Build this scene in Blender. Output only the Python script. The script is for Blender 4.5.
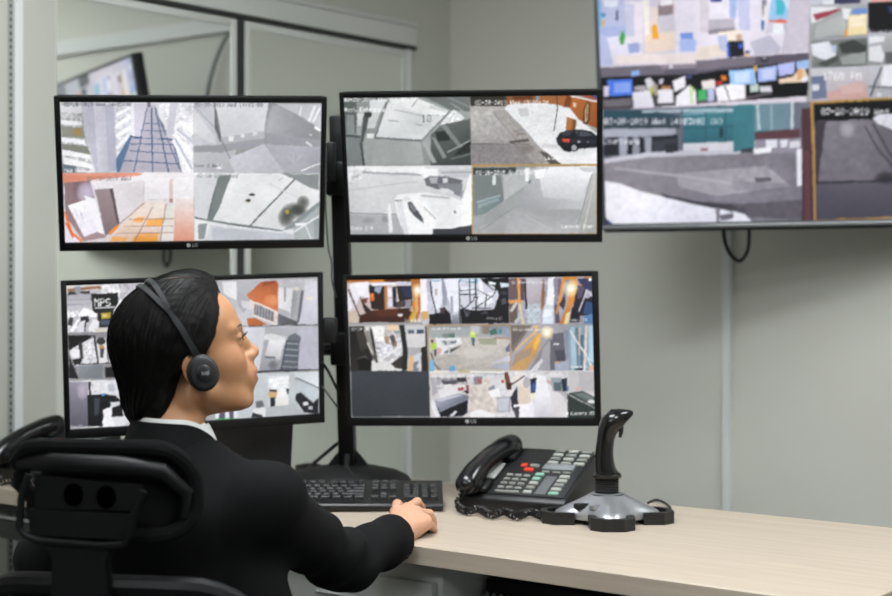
import bpy, bmesh, math, random
import numpy as np
from mathutils import Vector, Matrix, Euler

random.seed(7)
RNG = np.random.default_rng(7)
SC = bpy.context.scene
COL = SC.collection
for o in list(bpy.data.objects):
    bpy.data.objects.remove(o)

# ------------------------------------------------------------------ camera
F_PX, CX, CY, CAM_H = 1550.0, 446.0, 282.0, 1.215
cam_data = bpy.data.cameras.new('camera')
cam_data.sensor_fit = 'HORIZONTAL'
cam_data.sensor_width = 36.0
cam_data.lens = 36.0 * F_PX / 892.0
cam_data.shift_y = -(298.0 - CY) / 892.0
cam_data.clip_start = 0.05
cam_data.dof.use_dof = True
cam_data.dof.focus_distance = 2.72
cam_data.dof.aperture_fstop = 3.6
cam = bpy.data.objects.new('camera', cam_data)
cam.location = (0, 0, CAM_H)
cam.rotation_euler = (math.radians(90), 0, 0)
COL.objects.link(cam)
SC.camera = cam

# ------------------------------------------------------------------ world, exposure
world = bpy.data.worlds.new('room_ambient')
SC.world = world
world.use_nodes = True
world.node_tree.nodes['Background'].inputs[0].default_value = (0.80, 0.85, 0.88, 1)
world.node_tree.nodes['Background'].inputs[1].default_value = 0.05
SC.view_settings.view_transform = 'Standard'
SC.view_settings.look = 'None'
SC.view_settings.exposure = 0.0
SC.view_settings.gamma = 1.0
SC.view_settings.use_curve_mapping = False
SC.cycles.max_bounces = 8
LIGHT_STRENGTH = 22.5

# ------------------------------------------------------------------ general helpers
def srgb(h):
    h = h.lstrip('#')
    v = np.array([int(h[i:i + 2], 16) / 255 for i in (0, 2, 4)])
    return tuple(np.where(v <= 0.04045, v / 12.92, ((v + 0.055) / 1.055) ** 2.4))

def at(px, py, Y):
    'point at depth Y on the sight line of a pixel'
    return Vector(((px - CX) / F_PX * Y, Y, CAM_H - (py - CY) / F_PX * Y))

def on_z(px, py, z):
    return at(px, py, F_PX * (CAM_H - z) / (py - CY))

MATS = {}
def mat(name, col, rough=0.5, metal=0.0, spec=0.5, bump=0.0, bscale=200.0, vary=0.0, vscale=6.0, stretch=None,
        coat=0.0, sheen=0.0, sss=0.0):
    if name in MATS:
        return MATS[name]
    m = bpy.data.materials.new(name)
    m.use_nodes = True
    nt = m.node_tree
    b = nt.nodes['Principled BSDF']
    c = srgb(col) if isinstance(col, str) else col
    b.inputs['Base Color'].default_value = (*c, 1)
    b.inputs['Roughness'].default_value = rough
    b.inputs['Metallic'].default_value = metal
    b.inputs['Specular IOR Level'].default_value = spec
    b.inputs['Coat Weight'].default_value = coat
    b.inputs['Sheen Weight'].default_value = sheen
    if sss:
        b.inputs['Subsurface Weight'].default_value = sss
        b.inputs['Subsurface Radius'].default_value = (0.010, 0.004, 0.002)
        b.inputs['Subsurface Scale'].default_value = 0.6
    tc = nt.nodes.new('ShaderNodeTexCoord')
    mp = nt.nodes.new('ShaderNodeMapping')
    nt.links.new(tc.outputs['Object'], mp.inputs[0])
    if stretch:
        mp.inputs['Scale'].default_value = stretch
    if vary:
        n = nt.nodes.new('ShaderNodeTexNoise')
        n.inputs['Scale'].default_value = vscale
        n.inputs['Detail'].default_value = 5
        nt.links.new(mp.outputs[0], n.inputs['Vector'])
        r = nt.nodes.new('ShaderNodeValToRGB')
        r.color_ramp.elements[0].position = 0.3
        r.color_ramp.elements[1].position = 0.7
        r.color_ramp.elements[0].color = (*[x * (1 - vary) for x in c], 1)
        r.color_ramp.elements[1].color = (*[min(1, x * (1 + vary)) for x in c], 1)
        nt.links.new(n.outputs['Fac'], r.inputs[0])
        nt.links.new(r.outputs[0], b.inputs['Base Color'])
    if bump:
        n2 = nt.nodes.new('ShaderNodeTexNoise')
        n2.inputs['Scale'].default_value = bscale
        n2.inputs['Detail'].default_value = 3
        nt.links.new(mp.outputs[0], n2.inputs['Vector'])
        bp = nt.nodes.new('ShaderNodeBump')
        bp.inputs['Strength'].default_value = bump
        bp.inputs['Distance'].default_value = 0.002
        nt.links.new(n2.outputs['Fac'], bp.inputs['Height'])
        nt.links.new(bp.outputs[0], b.inputs['Normal'])
    MATS[name] = m
    return m

def emit(name, col, strength):
    m = bpy.data.materials.new(name)
    m.use_nodes = True
    b = m.node_tree.nodes['Principled BSDF']
    c = srgb(col)
    b.inputs['Base Color'].default_value = (*c, 1)
    b.inputs['Emission Color'].default_value = (*c, 1)
    b.inputs['Emission Strength'].default_value = strength
    return m

class MB:
    'collects shapes into one mesh'
    def __init__(self):
        self.v, self.f = [], []
    def add(self, verts, faces, M=None):
        n = len(self.v)
        for p in verts:
            p = Vector(p)
            self.v.append(M @ p if M else p)
        for f in faces:
            self.f.append([n + i for i in f])
        return self
    def bm(self, bm, M=None):
        bm.verts.index_update()
        self.add([v.co.copy() for v in bm.verts], [[v.index for v in f.verts] for f in bm.faces], M)
        bm.free()
        return self
    def box(self, c, s, bev=0.0, M=None, seg=2, rot=None):
        b = bmesh.new()
        bmesh.ops.create_cube(b, size=1.0)
        for v in b.verts:
            v.co = Vector((v.co.x * s[0], v.co.y * s[1], v.co.z * s[2]))
        if bev:
            bmesh.ops.bevel(b, geom=list(b.edges), offset=min(bev, 0.49 * min(s)), segments=seg, profile=0.5, affect='EDGES')
        T = Matrix.Translation(Vector(c))
        if rot is not None:
            T = T @ Euler(rot).to_matrix().to_4x4()
        return self.bm(b, M @ T if M else T)
    def prism(self, poly, z0, z1, M=None, bev=0.0, seg=2):
        'polygon in local xy pulled from z0 to z1'
        b = bmesh.new()
        lo = [b.verts.new((x, y, z0)) for x, y in poly]
        hi = [b.verts.new((x, y, z1)) for x, y in poly]
        n = len(poly)
        b.faces.new(lo[::-1])
        b.faces.new(hi)
        for i in range(n):
            b.faces.new((lo[i], lo[(i + 1) % n], hi[(i + 1) % n], hi[i]))
        bmesh.ops.recalc_face_normals(b, faces=list(b.faces))
        if bev:
            bmesh.ops.bevel(b, geom=[e for e in b.edges], offset=bev, segments=seg, profile=0.5, affect='EDGES')
        return self.bm(b, M)
    def tube(self, pts, r, n=8, closed=False, cap=True, flat=None):
        'round tube through the points; r a number or one per point; flat=(direction, factor) squashes it'
        P = [Vector(p) for p in pts]
        N = len(P)
        R = [r] * N if isinstance(r, (int, float)) else list(r)
        rings = []
        up = None
        for i in range(N):
            a = P[(i - 1) % N] if closed or i > 0 else P[i]
            c = P[(i + 1) % N] if closed or i < N - 1 else P[i]
            t = (c - a).normalized()
            if up is None:
                up = t.orthogonal().normalized()
            up = (up - t * up.dot(t))
            up = up.normalized() if up.length > 1e-6 else t.orthogonal().normalized()
            s = t.cross(up)
            ring = []
            for k in range(n):
                w = 2 * math.pi * k / n
                d = up * math.cos(w) + s * math.sin(w)
                if flat:
                    fd = flat[0]
                    d = d - fd * (d.dot(fd)) * (1 - flat[1])
                ring.append(P[i] + d * R[i])
            rings.append(ring)
        verts = [p for ring in rings for p in ring]
        faces = []
        for i in range(N if closed else N - 1):
            j = (i + 1) % N
            for k in range(n):
                faces.append((i * n + k, i * n + (k + 1) % n, j * n + (k + 1) % n, j * n + k))
        if cap and not closed:
            faces.append(tuple(range(n))[::-1])
            faces.append(tuple((N - 1) * n + k for k in range(n)))
        return self.add(verts, faces)
    def lathe(self, prof, n=24, M=None):
        'profile of (radius, height) turned about local z'
        verts, faces = [], []
        for r, z in prof:
            for k in range(n):
                w = 2 * math.pi * k / n
                verts.append((r * math.cos(w), r * math.sin(w), z))
        for i in range(len(prof) - 1):
            for k in range(n):
                faces.append((i * n + k, i * n + (k + 1) % n, (i + 1) * n + (k + 1) % n, (i + 1) * n + k))
        faces.append(tuple(range(n))[::-1])
        faces.append(tuple((len(prof) - 1) * n + k for k in range(n)))
        return self.add(verts, faces, M)
    def cyl(self, a, b, r, n=16, r2=None):
        return self.tube([a, b], [r, r if r2 is None else r2], n)
    def build(self, name, m, parent=None, smooth=True, angle=35):
        me = bpy.data.meshes.new(name)
        me.from_pydata([tuple(p) for p in self.v], [], self.f)
        return link_mesh(name, me, m, parent, smooth, angle)

def link_mesh(name, me, m, parent=None, smooth=True, angle=35):
    me.validate()
    me.update()
    b = bmesh.new()
    b.from_mesh(me)
    bmesh.ops.recalc_face_normals(b, faces=list(b.faces))
    if smooth:
        for f in b.faces:
            f.smooth = True
        for e in b.edges:
            if len(e.link_faces) == 2 and e.calc_face_angle(0) > math.radians(angle):
                e.smooth = False
    b.to_mesh(me)
    b.free()
    if m:
        me.materials.append(m)
    o = bpy.data.objects.new(name, me)
    COL.objects.link(o)
    if parent:
        o.parent = parent
    return o

def tag(o, label=None, cat=None, group=None, kind=None):
    if label: o['label'] = label
    if cat: o['category'] = cat
    if group: o['group'] = group
    if kind: o['kind'] = kind
    return o

def thing(name, label, cat, loc=(0, 0, 0), rot=(0, 0, 0), group=None):
    o = bpy.data.objects.new(name, None)
    o.empty_display_size = 0.05
    o.location = loc
    o.rotation_euler = rot
    COL.objects.link(o)
    return tag(o, label, cat, group)

def copy_tree(o, parent=None):
    c = o.copy()
    COL.objects.link(c)
    if parent:
        c.parent = parent
    for ch in list(o.children):
        copy_tree(ch, c)
    return c

def text_mesh(name, s, size, m, parent, M, align='CENTER', depth=0.0002):
    'flat lettering as a mesh in parent space'
    cu = bpy.data.curves.new(name, 'FONT')
    cu.body = s
    cu.size = size
    cu.align_x = align
    cu.align_y = 'CENTER'
    cu.extrude = depth
    t = bpy.data.objects.new(name, cu)
    COL.objects.link(t)
    bpy.context.view_layer.update()
    me = bpy.data.meshes.new_from_object(t.evaluated_get(bpy.context.evaluated_depsgraph_get()))
    bpy.data.objects.remove(t)
    me.transform(M)
    return link_mesh(name, me, m, parent, smooth=False)

def rot_ytr(y, t, r):
    return (Matrix.Rotation(y, 4, 'Z') @ Matrix.Rotation(t, 4, 'X') @ Matrix.Rotation(r, 4, 'Y'))

def ring_profile(w, h, r, n=4):
    'rounded rectangle outline, centred'
    pts = []
    for cx, cy, a0 in ((w / 2 - r, h / 2 - r, 0), (-w / 2 + r, h / 2 - r, 90), (-w / 2 + r, -h / 2 + r, 180), (w / 2 - r, -h / 2 + r, 270)):
        for k in range(n + 1):
            a = math.radians(a0 + 90 * k / n)
            pts.append((cx + r * math.cos(a), cy + r * math.sin(a)))
    return pts

# ------------------------------------------------------------------ shared materials
BLACK = mat('black_plastic', '131314', 0.42, bump=0.05, bscale=900)
BLACK_GLOSS = mat('glossy_black_plastic', '0d0d0e', 0.2)
BLACK_MATTE = mat('matte_black_plastic', '121213', 0.65, bump=0.1, bscale=700)
BEZEL = mat('black_bezel_plastic', '060607', 0.45, spec=0.3)
DARK_METAL = mat('black_painted_metal', '0f0f10', 0.42, metal=0.2)
RUBBER = mat('black_rubber', '101010', 0.75)
SILVER = mat('silver_plastic', 'a9abae', 0.32, metal=0.75)
WHITE_TRIM = mat('white_painted_metal', 'd9dbda', 0.45)
LOGO_GREY = mat('pale_grey_print', 'a9abac', 0.5)
# ================================================================== room shell
A_L = math.radians(38.6)
U_L = Vector((-math.sin(A_L), -math.cos(A_L), 0))     # along the left wall, from the corner towards the camera
U_R = Vector((math.cos(A_L), -math.sin(A_L), 0))      # along the right wall, from the corner to the right
N_L = U_R.copy()                                      # left wall faces the room this way
N_R = U_L.copy()
HEAD_END = Vector((-0.0219 * 5.1, 5.1, 0))            # where the door header stops, just before the corner
q_c = 0.0026
tau = (q_c * HEAD_END.y - HEAD_END.x) / (-U_L.x + q_c * U_L.y)
CORNER = HEAD_END - U_L * tau
CEIL_Z = 2.72

def wall_frame(origin, along, normal):
    'matrix: local x along the wall, y out of the wall into the room, z up'
    M = Matrix((( along.x, normal.x, 0, origin.x), (along.y, normal.y, 0, origin.y), (0, 0, 1, 0), (0, 0, 0, 1)))
    return M
ML = wall_frame(CORNER, U_L, N_L)
MR = wall_frame(CORNER, U_R, N_R)

def t_left(px):
    q = (px - CX) / F_PX
    return (CORNER.x - q * CORNER.y) / (q * U_L.y - U_L.x)
def s_right(px):
    q = (px - CX) / F_PX
    return (CORNER.x - q * CORNER.y) / (q * U_R.y - U_R.x)
def z_at(px, py, wall):
    p = CORNER + (U_L * t_left(px) if wall == 'l' else U_R * s_right(px))
    return CAM_H - (py - CY) / F_PX * p.y

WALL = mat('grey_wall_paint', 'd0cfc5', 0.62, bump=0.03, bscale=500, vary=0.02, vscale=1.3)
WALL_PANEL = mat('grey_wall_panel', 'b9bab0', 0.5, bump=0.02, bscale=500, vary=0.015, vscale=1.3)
CEILING = mat('white_ceiling_paint', 'e6e7e3', 0.8, bump=0.05, bscale=60)
CARPET = mat('dark_grey_carpet', '55575a', 0.95, bump=0.4, bscale=300, vary=0.15, vscale=120)
FRAME_PAINT = mat('pale_grey_aluminium', 'c6c8c3', 0.4)
TRACK_DARK = mat('dark_track_and_gap', '2c302e', 0.5)

def structure(name, mb, m, parent=None, smooth=False):
    o = mb.build(name, m, parent, smooth)
    if not parent:
        o['kind'] = 'structure'
    return o

R_END = CORNER + U_R * 5.2
L_END = CORNER + U_L * 7.6
B_R = R_END + U_L * 7.6
room = [CORNER, R_END, B_R, L_END]
floor_mb = MB().prism([(p.x, p.y) for p in (CORNER - U_R * .1 - U_L * .1, R_END + U_R * .1 - U_L * .1, B_R + U_R * .1 + U_L * .1, L_END - U_R * .1 + U_L * .1)], -0.1, 0.0)
structure('floor', floor_mb, CARPET)
ceil_mb = MB().prism([(p.x, p.y) for p in (CORNER - U_R * .1 - U_L * .1, R_END + U_R * .1 - U_L * .1, B_R + U_R * .1 + U_L * .1, L_END - U_R * .1 + U_L * .1)], CEIL_Z, CEIL_Z + 0.1)
structure('ceiling', ceil_mb, CEILING)
structure('wall_right', MB().box((2.6, -0.05, CEIL_Z / 2), (5.3, 0.1, CEIL_Z), M=MR), WALL)
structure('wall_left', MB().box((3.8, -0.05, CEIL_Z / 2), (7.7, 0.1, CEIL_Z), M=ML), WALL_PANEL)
structure('wall_back', MB().box((2.6, 7.65, CEIL_Z / 2), (5.3, 0.1, CEIL_Z), M=MR), WALL)
structure('wall_side', MB().box((3.8, 5.25, CEIL_Z / 2), (7.7, 0.1, CEIL_Z), M=ML), WALL)
structure('baseboard_right', MB().box((2.6, 0.008, 0.05), (5.2, 0.016, 0.1), 0.003, M=MR), BLACK_MATTE)
structure('baseboard_back', MB().box((2.6, 7.59, 0.05), (5.2, 0.016, 0.1), 0.003, M=MR), BLACK_MATTE)

# framed panel on the right wall: an upright strip and a top rail starting at it
s0 = s_right(729)
RAIL_Z = 2.17
structure('trim_1', MB().box((s0, 0.010, RAIL_Z / 2), (0.026, 0.02, RAIL_Z), 0.002, M=MR), WHITE_TRIM)
structure('trim_2', MB().box((s0 - 0.013 + 1.6, 0.011, RAIL_Z + 0.03), (3.2, 0.022, 0.06), 0.003, M=MR), WHITE_TRIM)

# left wall: header, jambs and mirrored sliding doors
t_end = t_left(412)
H_TOP, H_BOT = z_at(411.3, 24.6, 'l'), z_at(410.3, 46.8, 'l')
t_glass0, t_glass1 = t_left(403), t_left(52.5)
T_FAR = t_left(50)
structure('trim_3', MB().box(((t_end + T_FAR) / 2, 0.010, (H_TOP + H_BOT) / 2), (T_FAR - t_end, 0.02, H_TOP - H_BOT), 0.003, M=ML), FRAME_PAINT)
structure('trim_4', MB().box(((t_end + T_FAR) / 2, 0.013, H_TOP - 0.006), (T_FAR - t_end, 0.026, 0.012), 0.002, M=ML), FRAME_PAINT)
structure('trim_5', MB().box((t_left(406.0), 0.007, H_BOT / 2), (0.026, 0.014, H_BOT), 0.002, M=ML), WHITE_TRIM)
structure('trim_6', MB().box(((t_end + T_FAR) / 2, 0.012, H_BOT - 0.006), (T_FAR - t_end, 0.018, 0.012), M=ML), TRACK_DARK)
structure('trim_7', MB().box(((t_end + T_FAR) / 2, 0.012, 0.012), (T_FAR - t_end, 0.024, 0.024), M=ML), FRAME_PAINT)

MIRROR = bpy.data.materials.new('grey_tinted_mirror_glass')
MIRROR.use_nodes = True
_b = MIRROR.node_tree.nodes['Principled BSDF']
_b.inputs['Base Color'].default_value = (*srgb('eef2ee'), 1)
_b.inputs['Metallic'].default_value = 1.0
_b.inputs['Roughness'].default_value = 0.015

def sliding_door(name, t0, t1, out):
    root = thing(name, None, None)
    root['kind'] = 'structure'
    st = 0.022
    z0, z1 = 0.025, H_BOT - 0.017
    MB().box(((t0 + t1) / 2, out, (z0 + z1) / 2), (t1 - t0 - 2 * st, 0.006, z1 - z0 - 2 * st), M=ML).build('mirror_panel', MIRROR, root, smooth=False)
    MB().box((t0 + st / 2, out, (z0 + z1) / 2), (st, 0.014, z1 - z0), 0.002, M=ML).build('door_stile', FRAME_PAINT, root)
    MB().box((t1 - st / 2, out, (z0 + z1) / 2), (st, 0.014, z1 - z0), 0.002, M=ML).build('door_stile', FRAME_PAINT, root)
    MB().box(((t0 + t1) / 2, out, z0 + st / 2), (t1 - t0 - 2 * st, 0.014, st), 0.002, M=ML).build('door_rail', FRAME_PAINT, root)
    MB().box(((t0 + t1) / 2, out, z1 - st / 2), (t1 - t0 - 2 * st, 0.014, st), 0.002, M=ML).build('door_rail', FRAME_PAINT, root)
    return root
t_mid = t_left(240.5)
sliding_door('door_1', t_left(403), t_left(241.5), 0.010)
sliding_door('door_2', t_left(233), t_left(46), 0.010)
structure('trim_8', MB().box(((t_left(241.5) + t_left(233)) / 2, 0.006, H_BOT / 2), (t_left(233) - t_left(241.5), 0.012, H_BOT - 0.03), M=ML), TRACK_DARK)  # dark strip painted in for the shade of the gap between the doors

# plain panel left of the mirrors, a pale edge trim and a slotted upright
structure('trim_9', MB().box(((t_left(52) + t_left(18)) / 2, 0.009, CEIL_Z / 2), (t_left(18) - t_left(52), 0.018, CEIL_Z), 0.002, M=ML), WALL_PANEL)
structure('trim_10', MB().box(((t_left(18) + t_left(9.5)) / 2, 0.011, CEIL_Z / 2), (t_left(9.5) - t_left(18), 0.022, CEIL_Z), 0.002, M=ML), WHITE_TRIM)
slot_tr = structure('trim_11', MB().box(((t_left(9.5) + t_left(2)) / 2, 0.008, CEIL_Z / 2), (t_left(2) - t_left(9.5), 0.016, CEIL_Z), 0.002, M=ML), mat('grey_slotted_steel', '9ea29c', 0.45, metal=0.2))
SLOT = mat('slot_shadow_dark', '15181a', 0.8)
p_sl = CORNER + U_L * t_left(6.8) + N_L * 0.0165
step = 6.85 / F_PX * p_sl.y
slot_me = None
k = 0
z = 0.30
while z < CEIL_Z - 0.05:
    if slot_me is None:
        o = MB().box((0, 0, 0), (0.0048, 0.002, step * 0.48), 0.0008, M=wall_frame(Vector((0, 0, 0)), U_L, N_L), seg=1).build('slot', SLOT, slot_tr)
        slot_me = o.data
    else:
        o = bpy.data.objects.new('slot', slot_me)
        COL.objects.link(o)
        o.parent = slot_tr
    o.location = (p_sl.x, p_sl.y, z)
    z += step
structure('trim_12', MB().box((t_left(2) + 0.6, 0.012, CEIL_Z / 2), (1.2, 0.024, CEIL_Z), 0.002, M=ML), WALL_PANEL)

# ------------------------------------------------------------------ ceiling lights
LAMP = emit('light_diffuser', 'f4f8fb', LIGHT_STRENGTH)
def ceiling_light(x, y, label, first=[None]):
    if first[0] is None:
        t = thing('ceiling_light', label, 'ceiling light', (0, 0, CEIL_Z), group='ceiling panel lights')
        fm = MB()
        for sx in (-1, 1):
            fm.box((sx * 0.61, 0, -0.011), (0.03, 0.65, 0.022), 0.003)
            fm.box((0, sx * 0.31, -0.011), (1.19, 0.03, 0.022), 0.003)
        fm.build('frame', WHITE_TRIM, t)
        MB().box((0, 0, -0.008), (1.19, 0.59, 0.010)).build('diffuser', LAMP, t, smooth=False)
        first[0] = t
    else:
        t = copy_tree(first[0])
    t.location = (x, y, CEIL_Z)
    t.rotation_euler = (0, 0, math.atan2(U_R.y, U_R.x))
    t['label'] = label
    return t
for (s_, n_), lab in {
        (1.4, 2.35): 'ceiling light panel over the desk and the four monitors',
        (2.3, 4.8): 'added ceiling light panel over the open floor, brightens the upper wall',  # unseen panel, added to lift the upper wall
        (2.7, 0.95): 'smaller ceiling light panel close to the grey wall, right of the television',
        (3.3, 2.6): 'ceiling light panel at the right, over the free end of the desk'}.items():
    p = MR @ Vector((s_, n_, 0))
    lt = ceiling_light(p.x, p.y, lab)
    if n_ < 1:                                             # panel by the wall, shrunk to weaken its light
        lt.scale = (0.62, 0.75, 1.0)
# ================================================================== pictures on the screens
# Each screen is a flat panel of light points: a fine grid whose colours are drawn here with polygons, lines and lettering.
FONT = {}
def _font():
    raw = ('0:3E5149453E 1:00427F4000 2:4261514946 3:2141454B31 4:1814127F10 5:2745454539 6:3C4A494930 7:0171090503 8:3649494936 9:064949291E '
           'A:7E1111117E B:7F49494936 C:3E41414122 D:7F4141221C E:7F49494941 F:7F09090901 G:3E41415132 H:7F0808087F I:00417F4100 L:7F40404040 '
           'M:7F0204027F N:7F0408107F O:3E4141413E P:7F09090906 R:7F09192946 S:4649494931 T:01017F0101 U:3F4040403F W:7F2018207F X:6314081463 Y:0304780403 '
           'a:2054545478 b:7F48444438 c:3844444420 d:384444487F e:3854545418 g:081454543C h:7F08040478 i:00447D4000 k:007F102844 l:00417F4000 m:7C04180478 '
           'n:7C08040478 o:3844444438 p:7C14141408 r:7C08040408 s:4854545420 t:043F444020 u:3C4040207C v:1C2040201C w:3C4030403C x:4428102844 y:0C5050503C '
           '::0036360000 -:0808080808 .:0060600000 (:001C224100 ):0041221C00 /:2010080402 _:4040404040')
    for e in raw.split(' '):
        ch, hx = e[0], e[2:]
        FONT[ch] = [int(hx[i:i + 2], 16) for i in range(0, 10, 2)]
_font()
CROPS = {
    'A1': (50, 90, 5.947), 'A2': (185, 90, 5.947), 'A3': (50, 165, 5.947), 'A4': (185, 165, 5.947),
    'B1': (330, 85, 5.947), 'B2': (462, 85, 5.947), 'B3': (330, 160, 5.947), 'B4': (462, 160, 5.947),
    'C1': (340, 268, 9.911), 'C2': (420, 268, 9.389), 'C3': (505, 268, 8.92), 'C4': (340, 320, 9.389), 'C5': (420, 318, 9.389),
    'C6': (505, 318, 8.92), 'C7': (340, 368, 6.371), 'C8': (470, 368, 6.607),
    'L1': (55, 270, 8.511), 'L2': (55, 330, 5.422), 'L3': (215, 265, 7.008), 'L4': (215, 340, 5.958),
    'T1': (590, 0, 5.417), 'T2': (700, 0, 5.417), 'T3': (792, 0, 5.42), 'T4': (590, 90, 3.973), 'T5': (735, 90, 3.312)}

class Canvas:
    def __init__(self, W, H, to_uv):
        self.W, self.H, self.to_uv = W, H, to_uv
        self.im = np.zeros((H, W, 3), np.float32) + 0.62
        self.clip = None
    def xy(self, pts):
        uv = self.to_uv(np.array(pts, float))
        return np.stack([uv[:, 0] * self.W, (1 - uv[:, 1]) * self.H], 1)
    def mask(self, q):
        x0, y0 = np.floor(q.min(0)).astype(int)
        x1, y1 = np.ceil(q.max(0)).astype(int) + 1
        x0, y0, x1, y1 = max(x0, 0), max(y0, 0), min(x1, self.W), min(y1, self.H)
        if x1 <= x0 or y1 <= y0:
            return None
        X, Y = np.meshgrid(np.arange(x0, x1) + 0.5, np.arange(y0, y1) + 0.5)
        ins = np.zeros(X.shape, bool)
        n = len(q)
        for i in range(n):
            ax, ay = q[i]
            bx, by = q[(i + 1) % n]
            if ay == by:
                continue
            c = (ay > Y) != (by > Y)
            ins ^= c & (X < (bx - ax) * (Y - ay) / (by - ay) + ax)
        if self.clip is not None:
            ins &= self.clip[y0:y1, x0:x1]
        return (slice(y0, y1), slice(x0, x1)), ins, X, Y
    @staticmethod
    def col(h):
        c = np.array([int(h[i:i + 2], 16) / 255 for i in (0, 2, 4)], np.float32)
        return c, (int(h[6:8], 16) / 255 if len(h) == 8 else 1.0)
    def poly(self, pts, h):
        m = self.mask(self.xy(pts))
        if m:
            sl, ins, _, _ = m
            c, a = self.col(h)
            r = self.im[sl]
            r[ins] = r[ins] * (1 - a) + c * a
    def grad(self, pts, h1, h2, p, q):
        m = self.mask(self.xy(pts))
        if m:
            sl, ins, X, Y = m
            P, Q = self.xy([p, q])
            d = Q - P
            t = np.clip(((X - P[0]) * d[0] + (Y - P[1]) * d[1]) / (d @ d + 1e-9), 0, 1)[..., None].astype(np.float32)
            (c1, a1), (c2, a2) = self.col(h1), self.col(h2)
            c = c1 * (1 - t) + c2 * t
            a = (a1 * (1 - t) + a2 * t)
            r = self.im[sl]
            new = r * (1 - a) + c * a
            r[ins] = new[ins]
    def line(self, pts, h, w):
        q = np.array(pts, float)
        for a, b in zip(q[:-1], q[1:]):
            d = b - a
            L = math.hypot(*d)
            if L < 1e-6:
                continue
            n = np.array([-d[1], d[0]]) / L * w / 2
            e = d / L * w * 0.2
            self.poly([a - e + n, b + e + n, b + e - n, a - e - n], h)
    def ell(self, c, r, h):
        self.poly([(c[0] + r[0] * math.cos(t), c[1] + r[1] * math.sin(t)) for t in np.linspace(0, 2 * math.pi, 20)[:-1]], h)
    def soft(self, c, r, h):
        for k in range(6):
            f = 1 - k / 6.5
            cc = h[:6] + '%02x' % int((int(h[6:8], 16) if len(h) == 8 else 255) * 0.30)
            self.ell(c, (r[0] * f, r[1] * f), cc)
    def text(self, p, hgt, s, h, slant=0.0):
        u = hgt / 7.0
        x = p[0]
        for ch in s:
            for ci, bits in enumerate(FONT.get(ch, [0] * 5)):
                for b in range(7):
                    if bits >> b & 1:
                        X, Y = x + ci * u * 0.85, p[1] + b * u + (x - p[0]) * slant
                        self.poly([(X, Y), (X + u * .95, Y), (X + u * .95, Y + u), (X, Y + u)], h)
            x += 6 * u * 0.85
    def noise(self, amp, cells, pts):
        amp *= 0.55
        m = self.mask(self.xy(pts))
        if m:
            sl, ins, X, Y = m
            hh, ww = X.shape
            g = RNG.normal(0, 1, (max(2, hh // cells + 2), max(2, ww // cells + 2))).astype(np.float32)
            yy, xx = np.linspace(0, g.shape[0] - 1.001, hh), np.linspace(0, g.shape[1] - 1.001, ww)
            y0, x0 = yy.astype(int), xx.astype(int)
            fy, fx = (yy - y0)[:, None], (xx - x0)[None]
            n = g[y0][:, x0] * (1 - fy) * (1 - fx) + g[y0 + 1][:, x0] * fy * (1 - fx) + g[y0][:, x0 + 1] * (1 - fy) * fx + g[y0 + 1][:, x0 + 1] * fy * fx
            r = self.im[sl]
            new = np.clip(r * (1 + amp * n[..., None]), 0, 1)
            r[ins] = new[ins]
    def run(self, script):
        'drawing lines: @crop sets the frame; c clip, p polygon, g gradient, l line, e ellipse, s soft spot, t text, n noise'
        ox = oy = 0.0
        sc = 1.0
        T = lambda w: (float(w.split(',')[0]) / sc + ox, float(w.split(',')[1]) / sc + oy)
        for ln in script.strip().split('\n'):
            w = ln.split()
            if not w:
                continue
            k = w[0]
            if k[0] == '@':
                ox, oy, sc = CROPS[k[1:]]
            elif k == 'c':
                self.clip = None
                if len(w) > 1:
                    m = self.mask(self.xy([T(x) for x in w[1:]]))
                    full = np.zeros((self.H, self.W), bool)
                    if m:
                        full[m[0]] = m[1]
                    self.clip = full
            elif k == 'p':
                self.poly([T(x) for x in w[2:]], w[1])
            elif k == 'g':
                self.grad([T(x) for x in w[5:]], w[1], w[2], T(w[3]), T(w[4]))
            elif k == 'l':
                self.line([T(x) for x in w[3:]], w[1], float(w[2]) / sc)
            elif k == 'e' or k == 's':
                r = tuple(float(v) / sc for v in w[3].split(','))
                (self.ell if k == 'e' else self.soft)(T(w[2]), r, w[1])
            elif k == 't':
                self.text(T(w[2]), float(w[3]) / sc, ' '.join(w[4:]), w[1])
            elif k == 'n':
                self.noise(float(w[1]), int(w[2]), [T(x) for x in w[3:]])
    def points(self, nx, ny):
        'blurred and reduced to the grid of light points, in linear light'
        im = self.im
        H, W = im.shape[:2]
        def field(n, m):
            g = RNG.normal(0, 1, (n, m)).astype(np.float32)
            yy, xx = np.linspace(0, n - 1.001, H), np.linspace(0, m - 1.001, W)
            y0, x0 = yy.astype(int), xx.astype(int)
            fy, fx = (yy - y0)[:, None], (xx - x0)[None]
            fy, fx = fy * fy * (3 - 2 * fy), fx * fx * (3 - 2 * fx)
            return g[y0][:, x0] * (1 - fy) * (1 - fx) + g[y0 + 1][:, x0] * fy * (1 - fx) + g[y0][:, x0 + 1] * (1 - fy) * fx + g[y0 + 1][:, x0 + 1] * fy * fx
        # coarse camera pictures: slightly wavy outlines, uneven exposure, sensor grain
        yy, xx = np.mgrid[0:H, 0:W]
        yy = np.clip(yy + 0.25 * field(60, 100) + 0.35 * field(25, 40), 0, H - 1).round().astype(int)
        xx = np.clip(xx + 0.25 * field(60, 100) + 0.35 * field(25, 40), 0, W - 1).round().astype(int)
        im = im[yy, xx]
        im = np.clip(im * (1 + 0.03 * field(7, 11) + 0.012 * field(40, 60) + 0.012 * field(90, 140))[..., None], 0, 1)
        c = im.reshape(ny, 2, nx, 2, 3).mean((1, 3))[::-1]
        return np.where(c <= 0.04045, c / 12.92, ((c + 0.055) / 1.055) ** 2.4)

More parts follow.
